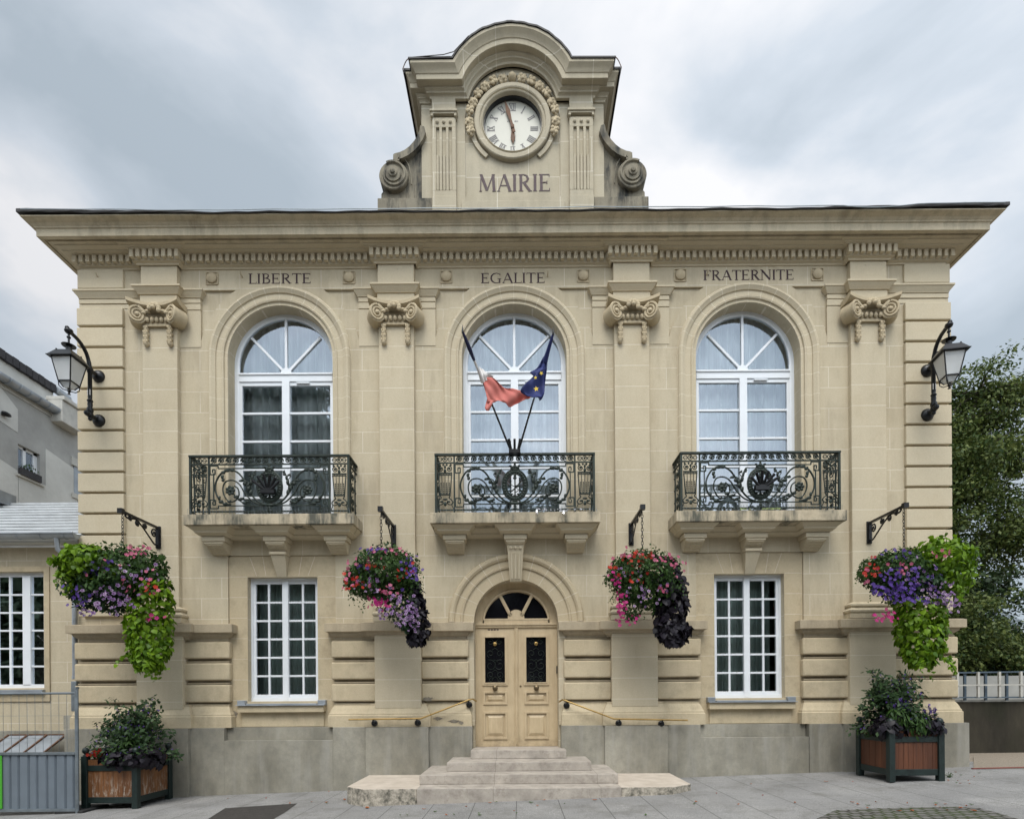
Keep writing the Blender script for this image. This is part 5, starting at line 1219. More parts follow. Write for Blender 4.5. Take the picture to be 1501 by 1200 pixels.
# ================================================================= wall lanterns
def lantern(xf, zf, sx, lab, lab2=None):
    """xf, zf: upper wall flange; the lamp hangs in front of the wall"""
    t_ = thing('wall_lantern', lab, 'lantern', (xf, -.075, zf), 'black lanterns on the corners of the town hall')
    px_ = -.0; yp = -.24
    for dz in (0, -.80):
        m2 = MB()
        m2.ball((0, -.03, dz), .112, .09, .112, 16, 10); m2.lathe([(.12, 0), (.12, -.02), (.09, -.03)], (0, 0, dz), 20, 'y')
        m2.tube([(0, -.05, dz), (0, yp + .03, dz), (0, yp, dz + (.03 if dz == 0 else .02))], .035, 8)
        m2.ball((0, yp, dz), .055, .055, .06, 10, 6)
        if dz: m2.ball((0, yp - .07, -.80), .05, .05, .05, 10, 6); m2.ball((0, yp, -.87), .035)
        m2.build('wall_mount', 'black', t_, smooth=50)
    m2 = MB(); m2.lathe([(.03, -.80), (.05, -.74), (.055, -.70), (.035, -.66), (.042, -.62), (.036, -.58), (.05, -.55), (.03, -.52), (.034, -.50), (.034, -.06), (.046, -.05), (.046, 0), (.036, .06)], (0, yp, 0), 12)
    P_ = catm([(0, 0), (-.03, .15), (-.10, .27), (-.24, .36), (-.42, .39)]); m2.tube([(0, yp + a, b) for a, b in P_], [.036] * 6 + [.032] * (len(P_) - 6), 8)
    yl = yp - .45; m2.ball((0, yl, .385), .062, .07, .05, 10, 6); m2.ball((0, yl + .04, .41), .04); m2.ball((0, yl - .03, .42), .035); m2.tube([(0, yl, .38), (0, yl, .12)], .016, 8); m2.lathe([(.018, 0), (.03, .01), (.03, .03), (.018, .04)], (0, yl, .26), 8)
    m2.build('arm', 'black', t_, smooth=50)
    m2 = MB(); m2.box(-.026, .026, yp - .03, yp - .022, -.46, -.36); m2.build('sticker', 'white_sticker', t_)
    # lantern body: square, tapering downwards
    zt = -.12; zb_ = -.50; a, b = .165, .10
    R_ = EMP('lamp_head', t_, (0, yl, 0)); m2 = MB()
    m2.lathe([(.10, .13), (.105, .14), (.05, .16), (.02, .18)], (0, 0, 0), 18); m2.lathe([(.045, .02), (.045, .14)], (0, 0, 0), 12)
    m2.quadhexa([(-a - .04, -a - .04, zt), (a + .04, -a - .04, zt), (a + .04, a + .04, zt), (-a - .04, a + .04, zt)], [(-a + .04, -a + .04, zt + .125), (a - .04, -a + .04, zt + .125), (a - .04, a - .04, zt + .125), (-a + .04, a - .04, zt + .125)])
    m2.quadhexa([(-a + .05, -a + .05, zt + .125), (a - .05, -a + .05, zt + .125), (a - .05, a - .05, zt + .125), (-a + .05, a - .05, zt + .125)], [(-.05, -.05, zt + .16), (.05, -.05, zt + .16), (.05, .05, zt + .16), (-.05, .05, zt + .16)])
    m2.box(-a - .05, a + .05, -a - .05, a + .05, zt - .012, zt)
    for s1 in (-1, 1):
        for s2 in (-1, 1):
            m2.ball((s1 * (a - .05), s2 * (a - .05), zt + .135), .014); m2.tube([(s1 * a, s2 * a, zt), (s1 * b, s2 * b, zb_)], .011, 5); m2.tube([(s1 * b, s2 * b, zb_), (s1 * .05, s2 * .05, zb_ - .09)], .009, 5)
            m2.tube([(s1 * b, s2 * b, zb_)] + [(s1 * q, s2 * q, z) for q, z in ((b * .95, zb_ - .08), (.06, zb_ - .125), (.0, zb_ - .13))], .008, 5)
    for z, q in ((zb_, b), (zt - .01, a)):
        for e0, e1 in (((-q, -q), (q, -q)), ((q, -q), (q, q)), ((q, q), (-q, q)), ((-q, q), (-q, -q))): m2.tube([(*e0, z), (*e1, z)], .012, 5)
    m2.lathe([(.02, zb_ - .09), (.028, zb_ - .13), (.01, zb_ - .16), (.026, zb_ - .185), (.004, zb_ - .19)], (0, 0, 0), 8); m2.build('frame', 'black', R_, smooth=35)
    m2 = MB(); m2.quadhexa([(-b, -b, zb_), (b, -b, zb_), (b, b, zb_), (-b, b, zb_)], [(-a, -a, zt - .015), (a, -a, zt - .015), (a, a, zt - .015), (-a, a, zt - .015)]); m2.quadhexa([(-.05, -.05, zb_ - .09), (.05, -.05, zb_ - .09), (.05, .05, zb_ - .09), (-.05, .05, zb_ - .09)], [(-b + .01, -b + .01, zb_ - .005), (b - .01, -b + .01, zb_ - .005), (b - .01, b - .01, zb_ - .005), (-b + .01, b - .01, zb_ - .005)])
    m2.build('glass', 'lampglass', R_)
    return t_
lantern(-7.53, 7.44, -1, 'black wall lantern on the left corner of the town hall, beside the grey rendered house')
lantern(7.48, 7.44, 1, 'black wall lantern on the right corner of the town hall, beside the trees').rotation_euler.z = -.16

# ================================================================= flower brackets and baskets
def flower_bracket(xp, zp, lab, ln=.92):
    t_ = thing('flower_bracket', lab, 'bracket', (xp, -.13, zp), 'wrought iron brackets holding the flower baskets')
    m2 = MB(); m2.box(-.045, .045, -.03, 0, -.32, .08); m2.box(-.03, .03, -.05, -.03, -.30, .06); m2.lathe([(.02, -.05), (.02, -.065)], (0, 0, -.26), 8, 'y'); m2.build('wall_plate', 'black', t_, bevel=.006)
    m2 = MB(); m2.box(-.022, .022, -ln, -.03, .03, .066); m2.box(-.04, .04, -ln - .05, -ln + .02, .005, .085)
    def T(p, r=.011): m2.tube([(0, a, b) for a, b in p], r, 5, flat=1.6)
    T(catm([(-.05, -.26), (-.12, -.27), (-.25, -.18), (-.42, -.06), (-.60, .02), (-.75, -.02), (-.84, .0), (-.82, .03)]))
    for cy_, cz_, r_, a0 in ((-.13, -.08, .075, 60), (-.36, .03 - .05, .05, 150), (-.55, -.04, .055, 30), (-.72, -.005, .04, 100)):
        T([(a, b) for a, b in S2(cy_, cz_, r_, r_ * .3, a0, a0 + 420, 20)]); m2.ball((0, cy_, cz_), .022)
    m2.build('arm', 'black', t_, smooth=45)
    m2 = MB(); z = .0
    for k in range(13):
        P_ = []
        for j in range(10):
            a = 2 * math.pi * j / 10; u_, v_ = .017 * math.cos(a), .036 * math.sin(a); P_.append((u_, -ln + .02, z - .035 + v_) if k % 2 else (0, -ln + .02 + u_, z - .035 + v_))
        m2.tube(P_, .0055, 5, closed=True); z -= .055
    m2.build('chain', 'black', t_, smooth=50)
    return (xp, -.13 - ln + .02, zp - .72)
def basket(tip, lab):
    t_ = thing('flower_basket', lab, 'hanging basket', tip, 'hanging flower baskets'); 
    m2 = MB(); m2.lathe([(.05, -.60), (.15, -.56), (.24, -.45), (.27, -.34), (.25, -.33), (.2, -.35)], (0, 0, 0), 20)
    m2.build('bowl', 'leaf_bush', t_, smooth=50)
    m2 = MB()
    for k in range(3): a = R(90 + 120 * k); m2.tube([(0, 0, .04), (.3 * math.cos(a), .3 * math.sin(a), -.25)], .008, 5)
    m2.build('hanger', 'black', t_)
    return t_
YB = -1.03
def bl(t_, px, py, y=YB): o = t_.location; return np.array([FX(px, py, y) - o[0], y - o[1], FZ(px, py, y) - o[2]])
KB = 1 / 89.2
def blob(t_, name, mat, n, px, py, rx, ry, size, tmpl, droop=.45, y=YB, top=-1.0, inner=.72, lump=.15, jit=.55, front=False, dr=None):
    P_, D_n = shell(n, bl(t_, px, py, y), (rx * KB, (dr or min(rx, ry) * .95) * KB, ry * KB), top, inner, lump)
    if front: k = D_n[:, 1] < .25; P_, D_n = P_[k], D_n[k]
    s = size * (.7 + .6 * RNG.random(len(P_))); return leaves(name, mat, t_, P_, D_n, s, tmpl, droop, jit)
def vine(t_, name, mat, n, pts, rad, size, y=YB, tmpl=T_HEART, droop=.7, jit=.6):
    path = [bl(t_, a, b, y) for a, b in pts]; P_, D_n = trail(n, path, [r * KB for r in rad], .8); s = size * (.7 + .6 * RNG.random(len(P_)))
    return leaves(name, mat, t_, P_, D_n, s, tmpl, droop, jit)
def blooms(t_, name, mat, n, px, py, rx, ry, size, y=YB, hang=1.08):
    o = _blooms(t_, name, mat, n, px, py, rx, ry, size, y); o['kind'] = 'stuff'; return o
def _blooms(t_, name, mat, n, px, py, rx, ry, size, y=YB):
    """flower heads standing just proud of the foliage, facing out"""
    n = int(n * 1.5); c = bl(t_, px, py, y - .32); size = size * .88; P_ = c + np.stack([np.clip(RNG.normal(0, .6, n), -1.05, 1.05) * rx * KB, RNG.normal(0, .07, n), np.clip(RNG.normal(0, .6, n), -1.05, 1.05) * ry * KB], 1)
    D_n = np.tile([0, -1.0, .25], (n, 1)); return leaves(name, mat, t_, P_, D_n, size * (.75 + .5 * RNG.random(n)), T_FLOWER, .3, .45)
def eyes(t_, name, mat, n, px, py, rx, ry, size):
    st = RNG.bit_generator.state; a = blooms(t_, name, mat, n, px, py, rx, ry, size); RNG.bit_generator.state = st
    b = blooms(t_, name + '_throat', 'fl_lilac_eye', n, px, py, rx, ry, size * .45); b.location = (0, -.012, 0)
def strands(t_, mat, n, px, py, rx, size, ln=.22, tmpl=T_OVAL):
    """loose sprays of leaves that break the outline of a basket"""
    P_ = []; D_ = []
    for k in range(n):
        a = random.uniform(0, 2 * math.pi); q = bl(t_, px + rx[0] * math.cos(a), py + rx[1] * math.sin(a)) + np.array([0, random.uniform(-.3, .1), 0]); d = np.array([math.cos(a), random.uniform(-.4, .1), -math.sin(a) * .8]); l = ln * random.uniform(.35, .8)
        for j in range(9):
            f = j / 8; P_.append(q + d * l * f + np.array([0, 0, -.14 * f * f]) + RNG.normal(0, .012, 3)); D_.append([0, -.7, .6])
    leaves('spray', mat, t_, np.array(P_), np.array(D_), size, tmpl, .5, .6)['kind'] = 'stuff'
# far left basket
tip = flower_bracket(-6.45, 4.63, 'black scroll bracket above the leftmost flower basket'); t1 = basket(tip, 'leftmost hanging flower basket, a bright lime vine trailing below its right side')
blob(t1, 'foliage', 'leaf_mid', 3900, 168, 842, 66, 44, 0.072, T_OVAL, lump=.12)
blob(t1, 'foliage', 'leaf_dark', 1950, 150, 866, 50, 33, 0.078, T_OVAL)
blob(t1, 'foliage', 'leaf_mid', 1050, 215, 838, 30, 34, 0.078, T_OVAL)
blob(t1, 'lime_foliage', 'leaf_lime', 1000, 124, 824, 38, 27, 0.082, T_HEART, .5, y=YB - .22); blob(t1, 'lime_foliage', 'leaf_lime', 153, 104, 850, 15, 22, 0.062, T_HEART, .6, y=YB - .22); blob(t1, 'lime_foliage', 'leaf_lime', 68, 158, 838, 18, 12, 0.078, T_HEART, .5, y=YB - .22)
vine(t1, 'lime_vine', 'leaf_lime', 1250, [(226, 850), (221, 890), (219, 925), (219, 955), (217, 980)], [24, 31, 31, 29, 14], .082)
for nm, n, px, py, rx, ry in (('violet', 22, 152, 828, 20, 12), ('pink', 12, 206, 808, 18, 8), ('pink', 8, 162, 828, 28, 14), ('magenta', 4, 220, 905, 14, 6), ('red', 5, 218, 862, 10, 8), ('pink', 7, 188, 865, 14, 14), ('violet', 16, 118, 878, 14, 22), ('pink', 5, 222, 852, 16, 16)): blooms(t1, nm + '_flowers', 'fl_' + nm, n, px, py, rx, ry, .062)
eyes(t1, 'lilac_flowers', 'fl_lilac', 46, 158, 878, 38, 20, .062); eyes(t1, 'lilac_flowers', 'fl_lilac', 18, 200, 850, 26, 24, .055)
strands(t1, 'leaf_mid', 40, 175, 838, (58, 34), .05); strands(t1, 'leaf_lime', 10, 122, 830, (26, 20), .075, .2, T_HEART); strands(t1, 'leaf_lime', 10, 220, 960, (22, 14), .07, .2, T_HEART)
# second
tip = flower_bracket(-2.20, 4.63, 'black scroll bracket above the flower basket between the left window and the door'); t2 = basket(tip, 'flower basket left of the door, lilac flowers trailing to a dark purple tip')
blob(t2, 'foliage', 'leaf_mid', 3900, 562, 842, 50, 42, 0.065, T_OVAL); blob(t2, 'foliage', 'leaf_mid', 750, 527, 852, 24, 24, 0.065, T_OVAL); blob(t2, 'foliage', 'leaf_mid', 675, 590, 840, 24, 34, 0.065, T_OVAL)
vine(t2, 'trailing_foliage', 'leaf_dark', 900, [(572, 872), (585, 892), (598, 912), (606, 928)], [34, 27, 19, 10], .055, tmpl=T_OVAL)
vine(t2, 'dark_vine', 'leaf_black', 460, [(605, 850), (609, 880), (610, 905), (612, 928), (610, 942)], [9, 13, 16, 16, 10], .10)
for nm, n, px, py, rx, ry in (('red', 14, 548, 831, 22, 4), ('red', 12, 520, 850, 14, 12), ('red', 7, 592, 836, 12, 12), ('pink', 12, 562, 868, 24, 10), ('pink', 10, 534, 818, 24, 14), ('magenta', 16, 556, 884, 14, 9), ('violet', 20, 603, 838, 14, 22), ('violet', 9, 545, 808, 20, 8), ('pink', 9, 570, 808, 22, 6), ('pink', 8, 514, 842, 10, 18), ('violet', 6, 530, 832, 10, 8)): blooms(t2, nm + '_flowers', 'fl_' + nm, n, px, py, rx, ry, .058)
eyes(t2, 'lilac_flowers', 'fl_lilac', 26, 545, 856, 26, 14, .05); eyes(t2, 'lilac_flowers', 'fl_lilac', 38, 590, 892, 20, 18, .055); eyes(t2, 'lilac_flowers', 'fl_lilac', 12, 600, 916, 12, 10, .05); eyes(t2, 'lilac_flowers', 'fl_lilac', 12, 562, 898, 12, 8, .05)
strands(t2, 'leaf_mid', 30, 562, 845, (50, 36), .045, .2)
# third
tip = flower_bracket(2.09, 4.63, 'black scroll bracket above the flower basket between the door and the right window'); t3 = basket(tip, 'flower basket right of the door with a long blackish purple vine')
blob(t3, 'foliage', 'leaf_mid', 4200, 944, 848, 50, 43, 0.065, T_OVAL); blob(t3, 'foliage', 'leaf_mid', 675, 912, 838, 22, 26, 0.065, T_OVAL)
vine(t3, 'trailing_foliage', 'leaf_mid', 420, [(926, 870), (927, 890), (926, 906)], [20, 15, 8], .05, tmpl=T_OVAL)
vine(t3, 'dark_vine', 'leaf_black', 950, [(984, 830), (985, 856), (984, 880), (982, 905), (984, 925), (990, 942)], [12, 20, 25, 23, 22, 12], .10)
vine(t3, 'dark_vine', 'leaf_black', 60, [(962, 815), (978, 818), (990, 830)], [6, 8, 8], .10); vine(t3, 'dark_vine', 'leaf_black', 60, [(990, 905), (1004, 918), (1006, 926)], [8, 10, 6], .09)
for nm, n, px, py, rx, ry in (('red', 18, 938, 818, 16, 10), ('red', 10, 910, 828, 16, 14), ('red', 9, 932, 850, 24, 12), ('pink', 10, 920, 814, 20, 8), ('pink', 10, 975, 822, 16, 8), ('pink', 7, 990, 832, 10, 10), ('magenta', 26, 909, 888, 7, 26), ('magenta', 9, 900, 845, 8, 12), ('magenta', 7, 925, 908, 12, 8), ('pink', 6, 972, 864, 5, 4)): blooms(t3, nm + '_flowers', 'fl_' + nm, n, px, py, rx, ry, .056)
eyes(t3, 'lilac_flowers', 'fl_lilac', 22, 940, 868, 34, 18, .05); eyes(t3, 'lilac_flowers', 'fl_lilac', 8, 920, 838, 20, 8, .045)
strands(t3, 'leaf_mid', 30, 944, 848, (46, 38), .045, .2)
# far right basket
tip = flower_bracket(6.39, 4.63, 'black scroll bracket above the rightmost flower basket'); t4 = basket(tip, 'rightmost flower basket, a mass of violet flowers beside bright lime foliage')
blob(t4, 'foliage', 'leaf_mid', 3300, 1318, 838, 50, 34, 0.068, T_OVAL); blob(t4, 'foliage', 'leaf_dark', 1650, 1335, 858, 48, 30, 0.078, T_OVAL); blob(t4, 'foliage', 'leaf_mid', 450, 1276, 838, 18, 24, 0.058, T_OVAL)
blob(t4, 'lime_foliage', 'leaf_lime', 952, 1380, 822, 44, 34, 0.078, T_HEART, .5); blob(t4, 'lime_foliage', 'leaf_lime', 374, 1392, 846, 30, 28, 0.070, T_HEART, .55)
vine(t4, 'lime_vine', 'leaf_lime', 1250, [(1345, 878), (1348, 905), (1350, 930), (1352, 955), (1352, 974)], [36, 35, 33, 28, 14], .082)
for nm, n, px, py, rx, ry in (('violet', 110, 1326, 858, 38, 22), ('violet', 12, 1310, 815, 34, 8), ('magenta', 16, 1298, 902, 14, 8), ('red', 9, 1278, 832, 14, 14), ('pink', 10, 1330, 836, 32, 10), ('pink', 6, 1384, 812, 10, 8), ('red', 3, 1284, 838, 4, 4), ('pink', 4, 1268, 842, 12, 10)): blooms(t4, nm + '_flowers', 'fl_' + nm, n, px, py, rx, ry, .06)
eyes(t4, 'lilac_flowers', 'fl_lilac', 40, 1374, 870, 20, 18, .055); eyes(t4, 'lilac_flowers', 'fl_lilac', 12, 1340, 840, 40, 20, .055); eyes(t4, 'lilac_flowers', 'fl_lilac', 20, 1392, 884, 12, 14, .05)

strands(t4, 'leaf_mid', 34, 1310, 842, (46, 28), .045, .22); strands(t4, 'leaf_lime', 12, 1382, 832, (34, 30), .075, .2, T_HEART); strands(t4, 'leaf_lime', 10, 1350, 955, (26, 14), .07, .22, T_HEART)
# ================================================================= planters
def planter(x0, x1, y0, y1, zg, mat, lab):
    t_ = thing('planter_box', lab, 'planter', ((x0 + x1) / 2, (y0 + y1) / 2, zg), 'timber planter boxes beside the town hall')
    hx, hy = (x1 - x0) / 2, (y1 - y0) / 2; H = .86
    for sx in (-1, 1):
        for sy in (-1, 1):
            cx_, cy_ = sx * (hx - .045), sy * (hy - .045); m2 = MB(); m2.box(cx_ - .045, cx_ + .045, cy_ - .045, cy_ + .045, .0, H); P_ = m2.build('post', 'planter_green', t_, bevel=.005)
            m2 = MB(); m2.lathe([(.035, H), (.04, H + .012), (.02, H + .03), (.022, H + .04)], (cx_, cy_, 0), 12); m2.ball((cx_, cy_, H + .085), .05, .05, .055, 12, 8); m2.build('finial', 'planter_green', P_, smooth=50)
    for (a, b, c, d) in ((-hx + .09, hx - .09, -hy + .02, -hy + .07), (-hx + .09, hx - .09, hy - .07, hy - .02)):
        for z0, z1 in ((.10, .20), (.62, .71)): m2 = MB(); m2.box(a, b, c, d, z0, z1); m2.build('rail', 'planter_green', t_, bevel=.004)
        m2 = MB(); n = int((b - a) / .0735); st = (b - a) / n
        for k in range(n): m2.box(a + k * st + .002, a + (k + 1) * st - .002, c + .015 + .002 * (k % 2), d - .005, .20, .80)
        m2.build('board_panel', mat, t_)
    for (a, b, c, d) in ((-hy + .09, hy - .09, -hx + .02, -hx + .07), (-hy + .09, hy - .09, hx - .07, hx - .02)):
        for z0, z1 in ((.10, .20), (.62, .71)): m2 = MB(); m2.box(c, d, a, b, z0, z1); m2.build('rail', 'planter_green', t_, bevel=.004)
        m2 = MB(); n = int((b - a) / .0735); st = (b - a) / n
        for k in range(n): m2.box(c + .015 + .002 * (k % 2), d - .015, a + k * st + .002, a + (k + 1) * st - .002, .20, .80)
        m2.build('board_panel', mat, t_)
    m2 = MB(); m2.box(-hx + .06, hx - .06, -hy + .06, hy - .06, .16, .76); m2.build('soil', 'soil', t_)
    return t_
def shrub(loc, w_, h_, lab, seed, lean=0.0):
    """open twiggy shrub with small violet flowers"""
    rs = random.Random(seed); t_ = thing('flowering_shrub', lab, 'shrub', loc, 'shrubs growing in the planters'); P_ = []; D_n = []; m2 = MB(); F_ = []
    for k in range(58):
        a = rs.uniform(0, 2 * math.pi); e = rs.uniform(-.05, 1.4); ln = rs.uniform(.75, 1.05); base = Vector((rs.uniform(-.12, .12), rs.uniform(-.12, .12), .0))
        if k < 2: e = 1.1; a = (0.2, 2.9)[k]; ln = 1.15
        tip_ = Vector((math.cos(a) * math.cos(e) * w_ * ln + lean * ln, math.sin(a) * math.cos(e) * w_ * .85 * ln, math.sin(e) * h_ * ln)); mid = tip_ * .5 + Vector((0, 0, .10 * h_))
        pts = [base, base * .5 + mid * .6, mid, mid * .4 + tip_ * .6, tip_ + Vector((0, 0, -.03))]; m2.tube(pts, [.010, .008, .006, .005, .003], 4)
        for j in range(60):
            f = .3 + .7 * rs.random(); i = min(int(f * 4), 3); q = pts[i].lerp(pts[i + 1], f * 4 - i); sp = .075 * (1.15 - .5 * f)
            P_.append(q + Vector((rs.gauss(0, sp * 1.15), rs.gauss(0, sp * 1.15), rs.gauss(0, sp * .9)))); D_n.append((rs.gauss(0, .4) + math.cos(a) * .4, -.5, .8))
            if f > .5 and rs.random() < .10: F_.append(q + Vector((rs.gauss(0, .05), -.03 + rs.gauss(0, .04), rs.gauss(.02, .03))))
    m2.build('stem', 'wood_bark', t_, fix=False)
    P_ = np.array([tuple(p) for p in P_]); leaves('foliage', 'leaf_shrub', t_, P_, np.array(D_n), .078 * (.6 + .7 * RNG.random(len(P_))), T_OVAL, .2, .5)
    F_ = np.array([tuple(p) for p in F_]); leaves('flowers', 'fl_violet', t_, F_, np.tile([0, -1.0, .3], (len(F_), 1)), .026, T_FLOWER, .2, .6)['kind'] = 'stuff'
    return t_
def mound(name, lab, cat, loc, r, n, mat, size, tmpl, grp=None):
    t_ = thing(name, lab, cat, loc, grp); P_, D_n = shell(n, (0, 0, 0), r, -.55, .7, .15)
    leaves('foliage', mat, t_, P_, D_n, size * (.7 + .6 * RNG.random(len(P_))), tmpl, .65, .35); return t_
zl, zr_ = gz(-6.5) - .0, gz(6.2)
planter(-6.98, -6.08, -1.26, -.36, zl, 'wood_worn', 'planter box with weathered orange boards and flaking paint at the left corner')
planter(5.80, 6.66, -1.52, -.66, zr_, 'wood_red', 'planter box with glossy red brown boards at the right corner')
shrub((-6.45, -.85, zl + .80), .72, .98, 'spreading dark shrub with tiny violet flowers growing in the weathered left planter', 3)
shrub((6.20, -1.05, zr_ + .80), .60, .98, 'upright dark shrub with violet flower spikes growing in the glossy right planter', 9, -.03)
mound('dark_vine', 'blackish purple vine hanging over the right corner of the left planter', 'vine', (-6.22, -1.05, zl + .80), (.40, .34, .22), 560, 'leaf_black', .10, T_HEART)
mound('dark_vine', 'blackish purple vine over the middle of the front edge of the left planter', 'vine', (-6.52, -1.16, zl + .82), (.18, .18, .13), 150, 'leaf_black', .09, T_HEART)
mound('dark_vine', 'blackish purple vine at the left end of the right planter', 'vine', (5.93, -1.30, zr_ + .82), (.25, .26, .24), 420, 'leaf_black', .095, T_HEART)
mound('dark_vine', 'blackish purple vine at the right end of the right planter', 'vine', (6.50, -1.36, zr_ + .84), (.24, .22, .20), 330, 'leaf_black', .095, T_HEART)
mound('leafy_plant', 'fresh green leafy plant hanging over the left planter in front of the shrub', 'plant', (-6.36, -1.14, zl + 1.0), (.20, .14, .24), 420, 'leaf_mid', .095, T_LONG)
mound('leafy_plant', 'fresh green leafy plant in the right planter left of its middle post', 'plant', (6.02, -1.42, zr_ + .98), (.20, .15, .22), 420, 'leaf_mid', .095, T_LONG)
mound('leafy_plant', 'fresh green leafy plant spilling over the front boards of the right planter', 'plant', (6.28, -1.45, zr_ + .88), (.19, .15, .27), 460, 'leaf_mid', .09, T_LONG)
t_ = thing('red_flower', 'small red geranium at the left corner of the left planter', 'flower', (-6.80, -1.18, zl + .88)); P_, D_n = shell(34, (0, 0, 0), (.10, .08, .09), -.6, .7); leaves('petals', 'fl_red', t_, P_, D_n, .055, T_FLOWER, .3, .4); P_, D_n = shell(60, (0.03, 0, 0), (.10, .08, .08), -.8, .6); leaves('foliage', 'leaf_mid', t_, P_, D_n, .05, T_OVAL)
for (x0, z0, n_) in ((6.08, zr_ + 1.22, 4), (6.52, zr_ + 1.18, 3)):
    pass
t_ = thing('salvia', 'upright violet salvia spikes rising from the middle of the right planter', 'flower', (6.13, -1.36, zr_ + .95))
for k, (dx, h_) in enumerate(((-.14, .22), (-.03, .30), (.05, .27), (.33, .12), (.42, .2), (.50, .15))):
    P_ = np.array([(dx + RNG.normal(0, .010), RNG.normal(0, .01), .05 + h_ * (j / 26)) for j in range(27)]); leaves('flower_spike', 'fl_violet', t_, P_, np.tile([0, -1, .3], (27, 1)), .032, T_FLOWER, .3, .9)
    m2 = MB(); m2.tube([(dx, 0, -.2), (dx, 0, h_)], .005, 4); m2.build('stem', 'leaf_mid', t_)

# ================================================================= site fence
fy = -1.43; zg = gz(-7.5)
FN = thing('site_fence', 'temporary steel fence with wire mesh above grey corrugated sheeting, left of the building', 'fence', (-6.93, fy, zg))
def FB(m2, name, mat, **k): o = m2.build(name, mat, FN, **k); o.location = -FN.location; return o
xL = -9.6; zt0, zt1 = zg + 1.93, zg + 1.93
m2 = MB(); m2.tube([(-6.90, fy, zg - .02), (-6.90, fy, zg + 1.99)], .026, 10); m2.tube([(xL, fy, zt0 - .03), (-6.90, fy, zt1 - .03)], .019, 8); FB(m2, 'post', 'galv', smooth=50)
m2 = MB()
for k in range(22): x = -6.93 - .125 * k; m2.tube([(x, fy, zg + .98), (x, fy, zt1 - .03)], .0028, 4)
for z in (zg + 1.20, zg + 1.55): m2.tube([(xL, fy, z), (-6.9, fy, z)], .0028, 4)
FB(m2, 'wire_mesh', 'galv', fix=False)
m2 = MB(); rows = [[], []]; n = 120
for i in range(n + 1):
    x = xL + (-6.93 - xL) * i / n; ph = (x / .145) % 1; y_ = fy + (.028 if ph < .2 else 0)
    rows[0].append((x, y_, zg + .08)); rows[1].append((x, y_, zg + .96))
m2.loft(rows); o = FB(m2, 'corrugated_sheet', 'greypanel', fix=False); sol = o.modifiers.new('t', 'SOLIDIFY'); sol.thickness = .006
m2 = MB(); m2.box(xL, -6.92, fy - .022, fy + .022, zg + .94, zg + .98).box(xL, -6.92, fy - .022, fy + .022, zg + .05, zg + .09); FB(m2, 'rail', 'galv')
m2 = MB(); gx_ = FX(4.5, 1150, fy); m2.box(xL, gx_, fy - .018, fy - .01, zg + .10, zg + .93); FB(m2, 'green_sheet', 'greenpanel')
m2 = MB(); m2.box(-7.25, -6.80, fy - .02, fy + .55, zg - .02, zg + .06); FB(m2, 'foot_block', 'rubber', bevel=.02)
m2 = MB(); m2.box(-6.94, -6.88, fy - .03, fy + .03, zg + 1.97, zg + 2.0); FB(m2, 'coupling', 'galv')
m2 = MB(); m2.box(-8.75, -8.62, fy - .024, fy - .02, zg + .38, zg + .395); FB(m2, 'scratch', 'white_sticker')
# old glazed light frames leaning on the wall behind the fence
CL = thing('cellar_light', 'three rusty framed cloudy panes leaning on the wall behind the site fence', 'pane', (-8.6, -.2, 0))
ya, yb_ = -.55, -.12; za, zb2 = FZ(50, 1104, ya), FZ(50, 1077, yb_)
for k in range(3):
    x0 = FX(-24 + 29.5 * k, 1100, ya); x1 = FX(3 + 29.5 * k, 1100, ya); o_ = .06
    m2 = MB(); m2.quadhexa([(x0, ya, za), (x1, ya, za), (x1, ya + .02, za - .02), (x0, ya + .02, za - .02)], [(x0 + o_, yb_, zb2), (x1 + o_, yb_, zb2), (x1 + o_, yb_ + .02, zb2 - .02), (x0 + o_, yb_ + .02, zb2 - .02)]); o = m2.build('cloudy_pane', 'zinc', CL); o.location = -CL.location
    m2 = MB()
    for x in (x0 - .02, x1 + .01): m2.tube([(x, ya - .01, za), (x + o_, yb_ - .01, zb2 + .01)], .018, 4)
    m2.tube([(x0 + o_, yb_, zb2 + .01), (x1 + o_, yb_, zb2 + .01)], .015, 4); o = m2.build('rusty_frame', 'hand', CL); o.location = -CL.location
m2 = MB(); m2.box(-9.8, -8.3, ya, .1, -.4, za - .05); o = m2.build('kerb_box', 'plinth', CL); o.location = -CL.location

# ================================================================= low annex on the left
AN = thing('annex', 'single storey cream stone annex with a zinc roof and gutter, left of the town hall', 'building', (-9.5, .1, -.2))
def AB(m2, name, mat, **k):
    p_ = k.pop('parent', AN); o = m2.build(name, mat, p_, **k)
    if p_ is AN: o.location = Vector(o.location) - AN.location
    return o
yw = .12; wx0, wx1 = -10.1, FX(66, 930, yw); wz0, wz1 = FZ(40, 1008, yw), FZ(40, 838, yw); xr = -7.96
m2 = MB(); m2.prism(rect(-12.5, xr, -.5, 4.42), yw, yw + .35, [rect(wx0, wx1, wz0, wz1)]); m2.box(-12.5, xr, 3.0, 3.3, -.5, 4.4); m2.box(-12.5, -12.2, yw, 3, -.5, 4.4); AB(m2, 'wall', 'wall')
m2 = MB(); m2.box(-12.5, xr, yw - .05, yw, -.5, FZ(40, 1070, yw)); m2.box(FX(98, 1060, yw), xr, yw - .08, yw - .04, FZ(100, 1068, yw), FZ(100, 1048, yw)); AB(m2, 'plinth', 'plinth', bevel=.01)
m2 = MB()
sx1 = wx1 + .07
m2.prism([(wx0 - .1, wz0 - .25), (sx1 + .03, wz0 - .25), (sx1 + .03, wz1 + .10), (wx0 - .1, wz1 + .10)], yw - .025, yw - .001, [rect(wx0, wx1, wz0, wz1)]); AB(m2, 'window_surround', 'lintel', bevel=.004)
